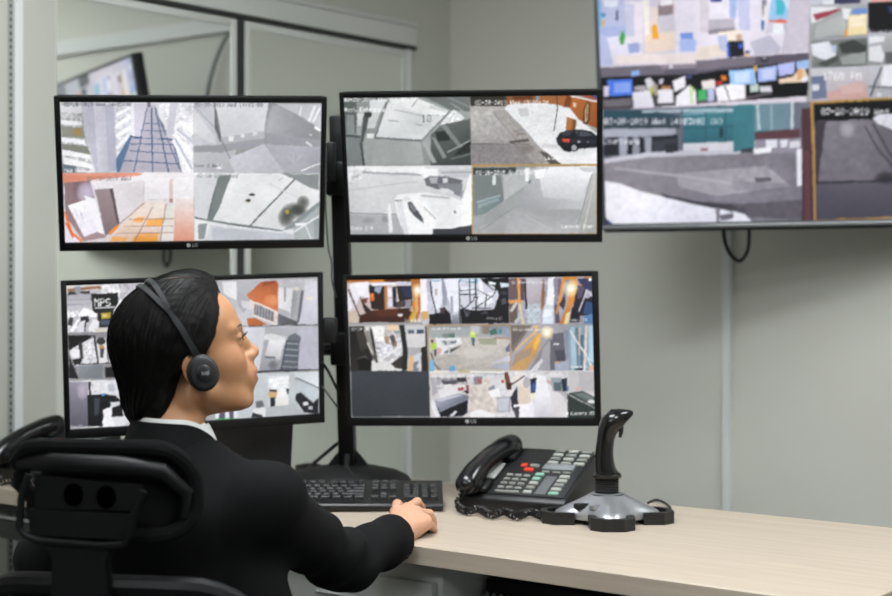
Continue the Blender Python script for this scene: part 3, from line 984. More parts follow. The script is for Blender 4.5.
PICTURE_LOWER_RIGHT = '''
@C1
c 62,112 802,104 812,540 90,540
p c9b8b4 50,90 820,90 820,550 50,550
p b56f3c 62,110 810,100 810,140 200,145 80,150
p d98a3a 300,118 430,112 430,142 310,148
p 5a3524 440,115 720,110 700,150 440,140
p e6e3ea 100,160 290,140 310,300 200,290 150,400 110,250
p f2f0f6 150,150 280,140 290,290 190,270
p cfc6c8 62,180 100,190 190,500 90,540 70,440
p ece8ee 62,230 90,240 130,400 80,430
p c8b6a6 90,440 160,420 210,520 90,540
l 2b2322 12 90,215 200,490
p 2d2625 195,280 250,360 310,420 330,470 250,440
p 6d4438 220,310 275,300 270,350 235,355
p 221a18 290,170 330,180 340,420 310,400
p 2a2422 330,185 440,185 445,420 330,410
p 96a6bc 350,190 420,190 395,260 345,230
p f07a28 302,262 335,250 345,320 310,330
p e05a20 305,300 335,300 330,335 308,330
p b5793c 440,180 470,180 470,410 445,410
p e8e6ee 478,210 515,205 520,290 480,290
p d6d8e6 482,310 525,308 526,385 484,388
p 1d1f2e 520,190 560,190 560,390 528,390
p 2b2522 560,180 720,180 720,380 600,390
p 2a3450 610,190 710,190 715,300 640,290
p 4a4240 560,340 640,320 640,390 560,400
p 8d8a98 645,320 710,315 710,420 645,420
p e9ebf4 310,150 560,146 560,172 312,180
p cdd0de 565,140 710,136 720,175 570,178
p e8eaf4 360,150 384,150 384,175 362,175
g 4a2a20 381e16 400,430 400,540 200,470 340,420 640,400 720,440 690,540 190,540
p 54301f 340,420 520,405 640,420 600,470 380,480
p 3a241c 580,400 690,400 700,500 580,470
p e8e4e4 570,462 600,455 628,468 610,484 585,482
p c59636 715,330 750,330 770,400 710,520 680,510 720,430
p c9ab58 730,440 770,420 730,540 690,540
p b4703a 700,110 800,104 805,420 760,540 740,400
p d9a868 740,260 770,240 780,420 750,480
p e07a30 725,350 748,340 745,390 728,400
s ffe9b8 770,225 60,70
s ffffff 770,225 32,36
p f3eff4 800,104 865,100 875,430 808,430
@C1
c 60,110 880,100 885,540 60,540
p f4f0f6 798,108 862,104 868,430 800,440
t ffffff 645,508 26 Camera 01
@C2
c 8,98 832,92 834,524 30,530
g dfe0ec bfc0cc 300,120 300,480 0,80 850,80 850,540 0,540
n 0.10 8 60,110 380,110 380,480 60,480
p f4f2f8 8,100 62,100 70,420 20,410
p d8a860 20,410 70,410 75,480 30,490
p b9bbca 62,120 108,110 120,240 70,230
p 8e8492 95,170 125,170 130,240 100,250
p e6e8f2 105,100 205,100 210,340 140,420 110,300
p 7fb0c8 110,120 190,118 190,130 112,132
l 1a1a22 12 100,130 115,270 155,430
p 9a9cae 200,100 260,100 250,360 215,360
p eceef8 225,105 360,98 365,420 300,440 260,250
p a6a8ba 285,270 310,265 312,430 290,440
p b7a8a8 140,200 165,200 160,260 142,265
p 17171c 80,440 190,420 200,380 230,370 285,430 300,530 90,530
p 4c3c3c 185,380 230,370 235,420 195,430
p c9cbd6 300,420 380,410 385,525 300,525
g a9abb8 6c6e78 340,430 340,530 300,440 380,430 380,530 300,530
p d4d5e2 380,150 560,120 680,200 700,330 540,400 400,380
p e8eaf6 385,180 520,180 520,240 390,230
p f2f2fa 545,130 580,130 600,230 560,250
p f0f2fa 520,260 680,230 680,330 560,360
p 6fa0bc 370,110 540,105 540,150 380,130
p dfe6f2 385,115 520,110 520,128 390,130
p 1b1b20 560,98 832,92 834,520 680,520 690,400 740,260 700,180 620,150
p e8eef8 640,130 718,140 715,165 650,158
p cfe0ea 750,140 830,150 830,180 760,186
p d6dae6 690,240 725,215 735,240 705,265
p 3a3b44 740,230 800,215 825,250 780,260
p 50525c 760,300 800,280 815,330 770,350
p 17171b 380,385 520,400 690,390 690,525 385,525
p 5a5c66 400,380 470,420 440,470
p 4a4c56 560,430 620,400 640,430
l 15151a 10 465,110 470,330
l 18181d 12 520,110 525,450
l 17171b 8 370,120 375,520
l 1c1c22 8 540,250 370,250
l 222228 9 400,400 520,290
l 17171b 9 380,350 500,480
l 1a1a20 9 530,370 690,260
l 17171b 8 490,380 660,380
l 202026 8 580,120 690,210
l 17171b 9 620,250 615,380
l 2a2a30 6 380,220 520,200 680,280
l 17171b 10 720,100 700,250
p 1a1a20 500,275 545,270 540,300 505,300
p f2f4fa 505,285 530,285 528,300 508,300
t ffffff 625,462 22 Camera 02
@C3
c 30,88 775,84 790,500 40,506
p a9a4b2 20,80 800,80 800,520 20,520
p 6b5a5c 30,100 110,95 115,280 40,290
p d89a56 105,92 132,92 135,300 115,300
p 5c4a4e 132,100 175,100 170,290 138,290
p 25222e 170,110 188,110 195,370 178,370
g c6c0c8 b2acb6 250,110 250,320 188,95 330,95 325,320 195,330
p b9c2ca 195,325 320,320 310,490 200,500
n 0.12 5 40,300 320,320 310,500 40,500
p e29b52 35,292 150,290 150,312 35,318
p 6a5c56 35,320 110,320 110,490 40,490
p d8cba6 112,320 135,320 175,500 150,500
p c9c5c0 40,380 100,300 112,320 60,400
p c4c8c4 80,480 150,400 155,430 100,500
p b07a4e 320,200 345,190 345,350 315,390
p 8a6a58 330,110 350,110 350,330 325,360
p f4f6fc 385,90 445,88 430,340 360,350
p cfd8e4 350,330 430,330 430,500 330,500
p e9edf6 345,370 420,370 410,430 330,440
p 8e8ca0 430,100 470,100 460,420 440,440
p 5b4f5e 440,330 470,330 490,495 445,495
p 7b6a78 470,100 500,100 490,300 465,300
p a8b0c0 470,240 520,300 500,420 480,400
p e39a3c 510,90 535,90 495,310 470,310
p c98a48 470,310 495,310 465,420 448,400
p d88a34 510,85 640,85 620,110 520,110
p 7a6c88 540,110 580,110 540,260 500,340
p 3c3548 480,330 520,250 540,290 520,380
g e8a040 c98038 600,120 540,460 600,100 640,110 620,280 560,420 520,500 480,500 545,350
p f0dca8 545,400 580,395 560,500 520,500
p 2a2430 630,200 720,180 700,400 660,440 600,380
p 5a5064 640,160 720,170 680,260 640,280
p 1e1c26 595,350 640,390 680,480 570,490
p 3a3a5c 640,100 775,95 780,220 720,190 660,140
p c9895a 640,150 670,140 690,165 650,160
p 24222e 660,300 775,250 785,420 680,430
p 35507a 720,300 780,310 785,420 690,410
p 5a86b4 690,440 790,400 790,500 700,500
l c9ccd6 12 725,205 655,390
l d8dae0 8 735,210 780,260
p b07038 700,86 775,84 775,100 700,98
s fff0c0 580,185 70,80
s ffffff 580,185 34,36
e ffffff 755,108 14,14
t f4f4fa 62,120 22 02-20-2019 Wed 15:02
t ffffff 572,452 24 Camera 10
@C4
c 90,55 812,44 830,478 100,482
p c8c4c2 80,40 840,40 840,490 80,490
g 1b1918 2c2a28 120,100 220,470 85,60 230,60 310,350 330,480 90,490
p 3c3834 150,110 225,110 260,260 200,300
p 8f8b86 225,100 275,100 330,310 300,330
p d8d4ce 250,210 270,210 315,310 300,310
p 1e1c1b 275,70 300,70 350,330 330,340
p 55504c 150,370 240,330 280,380 200,390
p 8e8a88 200,420 240,390 270,420 220,460
p 141313 160,370 230,350 300,380 290,470 180,470
p efedec 300,60 420,60 420,250 340,260
p e6c9a8 440,50 550,50 555,100 460,100
p d6d6dc 330,200 580,180 585,300 470,420 350,400
n 0.20 4 330,90 580,100 585,400 330,470
p a58c70 415,160 450,150 470,230 430,220
p 5c5250 465,150 510,140 540,240 500,255
p 8a7460 510,200 535,200 540,250 500,250
p 8a98a8 500,100 555,100 560,130 520,130
l f0eeee 16 360,390 580,240
p e2e0e0 300,380 480,390 580,440 580,480 300,480
p 3a3634 480,410 590,330 590,460 520,450
p 55514e 300,330 350,320 360,400 340,400
p bdb9b8 440,360 500,320 510,345 450,390
p 202627 555,50 605,48 640,300 632,470 585,478 590,260
p c6c8cc 610,60 800,55 800,130 625,130
p 5c6470 640,95 700,92 700,125 650,130
p 4a5462 720,90 790,88 790,130 725,130
p d9d7d8 625,135 800,130 800,260 640,260
p b3b1b4 640,260 780,260 770,340 650,340
p 2b2826 800,60 820,60 830,478 810,478
p e0b888 650,340 700,330 680,478 640,478
p cdd6e2 700,330 760,300 750,420 690,470
p 7c8694 690,400 740,380 735,475 690,475
p 2a2624 760,260 825,240 830,478 770,478
p d8a050 610,20 670,20 670,44 612,44
t f2f2f2 108,72 28 02-20-2019
t ffffff 722,415 30 05
@C5
c 70,64 852,64 852,500 86,508
p b08a58 60,50 870,50 870,520 60,520
c 82,74 842,72 842,498 92,502
g 8f9698 b9b6ba 300,80 300,200 70,60 860,60 860,220 70,220
g c9c2bc b9b4ae 500,200 500,490 80,190 850,180 850,500 80,500
n 0.06 5 80,80 850,80 850,500 80,500
p a3a8aa 90,100 460,90 470,160 100,190
p 7f8a86 210,150 330,140 330,185 215,185
p 5f7a70 280,150 330,145 330,185 270,188
p b9bcc2 470,75 560,75 560,150 480,150
p 8e8078 580,75 650,75 650,150 590,150
p 46756a 650,120 710,95 730,150 660,165
p 5a8aa4 735,110 770,105 770,155 740,155
p 9aa2b4 780,90 842,90 842,180 790,180
p a8887a 660,180 842,185 842,200 720,195
p a0a48e 540,190 720,190 720,250 560,250
p e9e9ec 145,185 380,190 400,240 280,280 250,330 180,350 150,260
p c0c4c8 190,215 345,205 340,245 230,260
p 70767e 215,215 245,215 255,250 240,250
p 60646c 285,225 340,215 340,230 290,240
p 55585e 215,330 260,300 390,260 300,320
p d8b0ac 150,270 210,290 190,340 160,330
p cfd4d6 265,270 285,270 280,340 262,340
p b8d860 470,130 520,130 525,185 470,185
p dfe88a 480,135 510,135 508,160 484,160
p d6c2b4 482,115 505,115 505,135 484,135
p 4a6a72 480,185 515,185 512,260 492,260
p b6d858 98,240 150,235 155,290 105,295
p 70483e 100,205 130,205 128,235 105,238
p 3f4c5c 130,295 155,295 152,360 138,360
l 6a5c54 14 105,330 140,440 200,500
p 7ab8dc 88,400 130,390 140,500 90,502
p 62a8d8 270,480 290,450 325,450 335,495 275,498
p 6a6e88 800,290 842,230 842,310 810,325
p aeb4c8 690,440 842,420 842,480 700,470
p c9cad6 660,430 842,350 842,400
l a8a09a 6 150,390 360,350 540,340
s d2ccc8 500,330 160,60
t f0f2f2 112,90 22 02-20-2019 Wed 15
@C6
c 46,66 788,60 795,470 50,478
p a4a2aa 40,50 800,50 800,490 40,490
p 7d7268 50,66 240,64 60,320
p 6a625e 60,110 200,90 60,260
p d8b27c 50,330 180,190 270,110 240,70 300,66 280,130
p a58f7c 60,420 90,330 220,230 300,150 290,290 220,400 180,470 55,475
g e0a856 b88c56 290,180 140,400 295,130 320,150 300,280 220,360 240,260 150,300
p c29a68 60,430 130,380 230,330 290,300 180,470 55,475
p f0b858 250,240 300,150 310,210 265,290
p 8f8a90 300,310 380,190 420,130 420,260 330,420 250,470 210,470
p a9a6ae 330,280 400,200 430,320 400,440 300,470
p d9d9e0 220,470 320,360 340,380 280,470
p 6a6a74 400,200 440,180 440,460 400,465
p 66656f 420,140 520,130 540,380 440,390
p 4e4d58 440,290 530,280 540,380 460,390
p 8890a0 520,100 570,110 570,360 545,370
p e2e4ea 430,225 480,225 478,240 432,240
p d9a860 448,388 475,385 472,408 452,408
p aab2c4 440,410 560,380 560,470 450,470
p 8ea4b4 560,70 790,64 795,470 575,470
p a9c2d2 580,80 620,80 640,470 590,470
p 6d8494 620,90 650,90 660,420 640,420
p c8b8b0 650,80 672,80 668,330 655,330
p 5a7080 672,150 700,150 690,420 665,420
p e0d2cc 712,70 735,70 715,470 695,470
p b8d8e8 740,70 790,66 795,400 745,380
l f0ece8 11 575,110 650,230 720,330 770,430
p e0b49c 750,430 795,420 795,470 750,470
p 2d3a48 620,450 690,440 690,470 620,470
s ffe8b0 375,130 60,60
s ffffff 372,135 26,30
t ffffff 72,92 24 02-20-2019 Wed 15:02
t ffffff 585,422 22 Camera 06
@C7
c 72,18 566,18 575,306 78,308
g 3d4148 34383e 200,30 200,300 60,10 590,10 590,320 60,320
@C7
c 568,14 900,14 900,316 578,316
p d5d2d2 560,10 910,10 910,320 560,320
p efe6e0 570,16 700,14 690,30 575,32
p 80b8d8 570,0 600,0 600,20 572,22
p 7ab0cc 690,0 730,0 730,20 695,22
p c6b88a 750,14 830,14 830,28 760,30
p b3afb6 575,60 640,55 640,140 590,180
p 9a969c 640,70 780,55 800,80 660,110
n 0.25 5 600,55 890,55 890,170 620,170
p 55505a 645,85 740,75 750,100 660,105
p 3a363c 740,60 800,55 810,85 750,90
p e4e2e6 620,140 760,100 810,140 640,190
p b0525a 750,125 790,120 790,140 755,145
p 8d5058 800,110 850,100 855,155 820,160
p 4a2e34 790,140 855,135 850,165 800,165
p c83a44 830,90 850,88 852,110 832,112
p 2a2a34 610,235 780,165 860,190 868,240 780,306 640,310
g 9fa3b4 6a6d7c 660,200 700,270 598,205 760,160 835,185 640,278
p e8e8f0 580,205 600,200 640,308 610,310 585,250
p c8cad6 610,200 760,165 780,172 630,215
p 15151b 640,285 840,195 865,230 770,300 650,310
l 8d90a0 6 630,275 830,190
p d8dae4 695,300 735,272 748,280 715,306
e 1a1a20 842,205 18,24
p dad4d0 800,300 870,240 900,240 900,316 780,316
t ffffff 590,40 20 02-20-2019 Wed 15
@C8
c 0,16 820,16 824,326 -20,332
p d6d4d8 -40,10 840,10 840,340 -40,340
p d9cfc9 0,110 120,60 180,110 170,330 0,330
n 0.10 6 -40,20 640,20 640,330 -40,330
p efe8e0 0,20 220,18 220,40 0,42
l 8aa4b0 5 0,36 225,36
p 8c8890 20,60 80,50 80,105 30,110
p b05a5c 50,75 78,72 75,98 55,100
p d9dade 130,90 220,60 230,130 140,150
p 8a94a0 120,130 160,110 170,150 125,165
p f0f0f4 120,150 190,130 200,185 140,190
p 6d4432 225,30 250,25 275,130 240,140
p b0402e 205,80 225,78 225,95 208,98
p 3c2a22 240,100 280,95 275,140 245,145
p e2d8d0 270,60 340,40 350,120 290,110
l 3a363c 8 280,105 360,50
p a9a6ae 175,190 270,185 265,285 180,290
p c3c6d0 180,200 255,195 250,280 185,280
p 2e2f3a 265,190 310,120 320,250 280,280
p d8c9b8 320,120 390,110 390,250 325,245
e b0adb2 372,95 24,38
p eceaf0 290,240 420,230 430,326 290,328
p f2f2f4 0,290 60,270 170,300 160,330 0,330
p 4a4650 280,260 325,250 320,326 300,326
p 252a3a 395,70 440,65 440,165 400,165
p 35568a 400,110 450,85 440,150 405,160
p e8e2d0 400,165 435,160 430,200 400,210
g f0f0f6 d8d6dc 470,80 480,320 440,50 500,50 560,320 420,326
p dcd8da 500,60 560,130 640,240 640,326 560,326
p b5b2b8 500,70 530,110 640,210 640,160 560,100
p c8a4a0 505,80 525,76 530,100 510,102
p 9aa4a8 530,65 600,60 610,150 545,155
p 58686a 550,95 600,95 600,150 555,150
p 2a3444 600,70 640,65 640,150 610,155
p 5a86b8 635,120 660,115 660,150 640,152
p c9c6c8 648,24 820,20 820,170 650,160
p bab7ba 715,24 820,20 820,150 715,150
p d8b4b0 690,125 720,122 720,145 695,148
p 1e2624 640,165 740,150 824,190 824,326 645,326
p 55605c 660,165 740,155 820,190 820,250
p 6f7a78 690,170 745,160 815,192 800,220
l c9cdcc 6 645,170 822,262
p 2f3a37 645,175 820,262 822,326 645,326
e e0e0e4 800,220 26,12
e ffffff 640,298 8,10
t ffffff 665,285 24 Camera 03
@C8
c
t f4f4f6 355,30 18 02-20-2019 Wed 15
'''
PICTURE_LOWER_LEFT = '''
@L1
g c9c9ce a9aab0 600,120 1500,300 560,90 1600,70 1600,520 560,550
p 8f9095 700,300 1300,260 1300,420 700,470
p dcdce0 800,150 1000,140 1000,290 800,300
p 77797e 1100,180 1180,176 1180,400 1100,410
@L2
g b9b9bf 8e9096 350,30 850,250 300,0 900,-30 900,262 300,275
p 6a6c72 420,150 700,130 720,240 430,255
p d4d4d9 500,20 640,10 640,110 500,120
g c6c8cc a2a5aa 350,300 850,500 300,275 900,262 900,520 300,540
p 55585e 450,400 640,390 650,500 460,510
p dedfe3 680,300 820,295 820,430 680,440
@L1
c 95,122 700,110 700,550 108,560
p c2c0c6 80,100 720,100 720,570 80,570
p d9d4d2 95,125 400,118 400,170 100,190
p 9a7058 110,165 230,150 390,138 395,158 230,178 112,190
p 3a383c 120,190 300,180 300,205 110,215
p 8d9aa2 170,150 215,140 220,205 180,210
p e8e8ec 400,130 540,120 560,230 400,200
n 0.16 5 380,120 640,120 640,250 380,210
g aaa8b0 bdbbc2 200,220 200,320 100,215 315,205 325,345 105,330
l 8d8b94 5 105,260 320,250
l 8d8b94 5 105,300 322,290
p 1c1d1f 310,205 540,195 540,330 530,360 325,370
p 262a28 360,350 500,340 490,490 370,490
p b59a3c 395,370 470,362 478,410 400,420
p d8c470 405,380 440,375 445,400 410,405
p 4a566a 390,430 470,425 465,470 395,470
t f2f2f2 338,246 66 MPS
l c8c8ca 12 345,325 510,318
p f4f4f6 200,385 250,320 320,350 365,375 360,405 210,400
p e9e9ee 105,345 200,350 190,400 110,410
n 0.22 5 105,340 210,350 280,550 110,550
p 3b393e 110,470 130,400 160,410 150,480
p f0f0f4 130,520 190,420 215,420 160,530
p 2a282c 220,400 290,395 295,440 270,450 260,520 225,480
p dcdce2 210,440 260,430 250,530 205,530
p ececf0 285,500 330,420 380,440 370,530 300,530
p d6d2c8 340,500 460,495 460,540 340,540
p fafafc 500,350 560,250 600,280 540,380
p 2a2a2c 108,555 500,530 500,580 108,590
@L2
c 70,16 330,10 350,270 78,262
p 8f8d92 60,0 400,0 400,280 60,280
p 1c1b1c 72,30 210,28 130,90 80,110
p 252426 80,140 130,262 78,262
g e2e1e6 c0bfc4 150,60 150,250 80,112 150,70 215,40 235,180 150,200 100,190
n 0.22 3 80,110 215,45 230,250 130,255
e f2f2f4 112,125 28,26
p 2a2829 95,160 150,150 140,185 105,190
p 3a393b 130,70 150,60 155,150 140,160
l 19191a 10 215,35 235,180
p d9d8dc 225,45 295,40 300,180 240,182
e 3a3838 252,60 24,22
p b0904c 240,85 268,82 270,105 245,108
p 4a484a 245,100 270,100 262,150 248,150
l 19191a 6 285,45 292,180
l 202021 5 130,185 320,180
g 8a9096 747a80 150,200 220,250 130,192 260,190 260,262 135,262
p 1e1e20 272,200 335,196 345,255 275,258
t e9e9ec 82,260 14 Camera
@L2
c 74,276 346,268 430,480 362,520 85,528
p dcdce2 60,270 450,270 450,540 60,540
g 9a96a6 5d5b68 130,290 130,520 76,280 178,280 182,520 84,526
s c0b4c4 150,330 30,50
p 2a2a2d 182,280 196,280 196,350 184,350
n 0.10 4 200,280 350,275 370,400 200,350
p b9bcc4 290,295 325,293 325,330 292,332
p 1a1b1e 176,352 270,345 330,355 385,400 380,430 320,400 268,430 262,520 180,520
p 3f444c 215,365 245,370 240,450 215,470
p 5a9ad0 255,342 272,340 270,356 256,356
p 121214 245,390 290,385 300,420 260,425
p d8d8de 300,390 350,385 355,410 310,415
p 1a1a1c 310,420 365,400 372,465 312,470
p efeff3 262,430 300,420 312,480 330,520 262,522
p 15151a 184,465 262,460 262,520 184,520
t e9e9ec 88,514 14 Cam 07
@L3
c 20,110 715,95 720,420 -20,445
p c5c5cb 0,90 740,90 740,440 0,440
p f0f0f4 50,120 150,120 150,250 60,200
g b7b7bd a9a9b0 200,130 240,340 150,115 330,110 225,215 260,250 200,340 160,290
p d0d0d6 180,250 270,260 260,320 190,300
g b5623c d07c50 380,140 330,300 325,118 430,112 440,145 440,330 245,245 218,212
p 9a4e30 330,118 420,112 425,130 335,150
s e09468 400,250 60,40
p e2d4cc 240,245 440,330 432,420 270,355 245,290
p 7a7a80 275,270 410,330 410,400 270,350
l c6c4c8 4 290,278 285,345
l c6c4c8 4 310,285 305,358
l c6c4c8 4 330,295 325,368
l c6c4c8 4 350,305 345,378
l c6c4c8 4 370,315 365,386
l c6c4c8 4 390,322 386,392
l efe6e0 9 245,248 430,330
l efe6e0 9 270,352 430,420
p b9683e 222,375 280,370 370,420 230,428
p e6e6ea 440,160 545,165 545,350 445,340
p 8d9096 482,160 496,162 494,260 484,258
p b5b7bd 440,300 520,330 520,360 440,345
g 9ea0a4 c4c5c8 540,200 620,200 545,175 580,155 628,175 610,330 575,400 525,365
p 6d6f73 600,185 630,175 610,330 585,405 572,400
g 6a6c72 54565c 450,350 560,400 440,340 580,400 575,418 440,420
g d9d9e2 c6c6d2 650,150 680,400 628,130 715,110 720,415 590,415
s f2ead8 570,170 26,16
p e9ddd0 630,225 680,225 672,245 632,242
t e4e4ea 530,105 20 02-20-2019
l 2a2a30 5 0,436 720,418
@L3
c 0,442 722,424 760,640 0,640
p b9bac2 -20,430 760,430 760,650 -20,650
p d2d3da 200,440 350,440 330,600 220,600
p b1b2b9 350,440 600,450 520,500 350,480
g e2e2e6 c9c9cf 420,490 420,600 345,490 390,480 495,510 480,600 330,600
p 6b7078 510,500 560,475 605,510 600,600 485,600
p bcbcc9 600,460 720,440 725,600 600,600
@L4
c 0,0 615,0 620,178 0,205
p bdbec6 0,-20 640,-20 640,210 0,210
p d4d5dc 230,-20 290,0 260,190 0,190
g a8a9b0 95969e 300,80 350,190 290,0 420,0 385,180 260,195
g e6e6ea c4c4c8 360,20 340,110 325,-10 420,-10 385,120 295,100
p 3f4248 296,96 360,104 360,112 296,104
s 6a6c72 345,150 30,30
p 5e646c 425,-10 505,-10 485,180 385,180
l 9aa2ac 8 428,20 500,25
l 9aa2ac 8 420,55 496,60
l 9aa2ac 8 412,90 492,95
l 8d949e 8 405,125 488,130
l 8d949e 8 398,158 486,160
l 3f444c 6 430,-10 392,180
l 4a4f57 5 505,-10 488,178
p babac8 505,-10 615,-10 618,172 490,180
p 2c2c33 240,182 620,172 620,186 240,196
@L4
c 0,205 618,186 622,440 0,475
p c6cbd0 -10,180 640,180 640,480 -10,480
g cdd2d6 b9bfc4 280,200 280,440 250,195 312,205 312,440 240,440
p dfe2e6 312,215 450,205 450,310 315,320
p eef0f2 320,225 440,220 430,300 340,300
n 0.08 5 312,215 450,205 450,310 315,320
p 2c3030 320,292 365,295 365,308 322,306
p d2ac7a 315,310 370,308 372,340 318,342
p 23262a 325,342 358,340 360,400 330,400
g efefef d9d5d0 400,310 390,440 370,305 430,290 440,440 350,450
p 2f3338 420,285 440,290 436,322 428,320
p bcc2c6 440,205 470,200 500,440 438,440
p d4dadf 470,195 615,188 618,275 490,225
l 4a4e54 9 480,225 615,285
p b8c0c6 475,225 612,285 612,390 540,350 480,310
p 1e2025 480,320 510,310 560,350 612,400 612,440 530,430 480,360
p d9dade 520,370 550,365 555,385 525,390
p c0c2c8 550,395 575,392 578,408 555,410
p 1b1d21 585,370 615,340 616,420 590,410
p b3b8bc 240,360 300,400 470,380 540,440 240,455
p 6a6e74 240,365 280,358 295,395 245,400
p dfe0e4 225,405 300,400 300,455 215,458
p 2a2c30 222,430 280,445 285,458 215,460
p e2e2e8 0,400 130,395 130,470 0,475
p 5a5468 30,410 60,400 60,470 20,472
p 5a5468 80,400 108,395 112,468 86,470
p 3fa858 0,466 140,464 140,472 0,476
c
'''
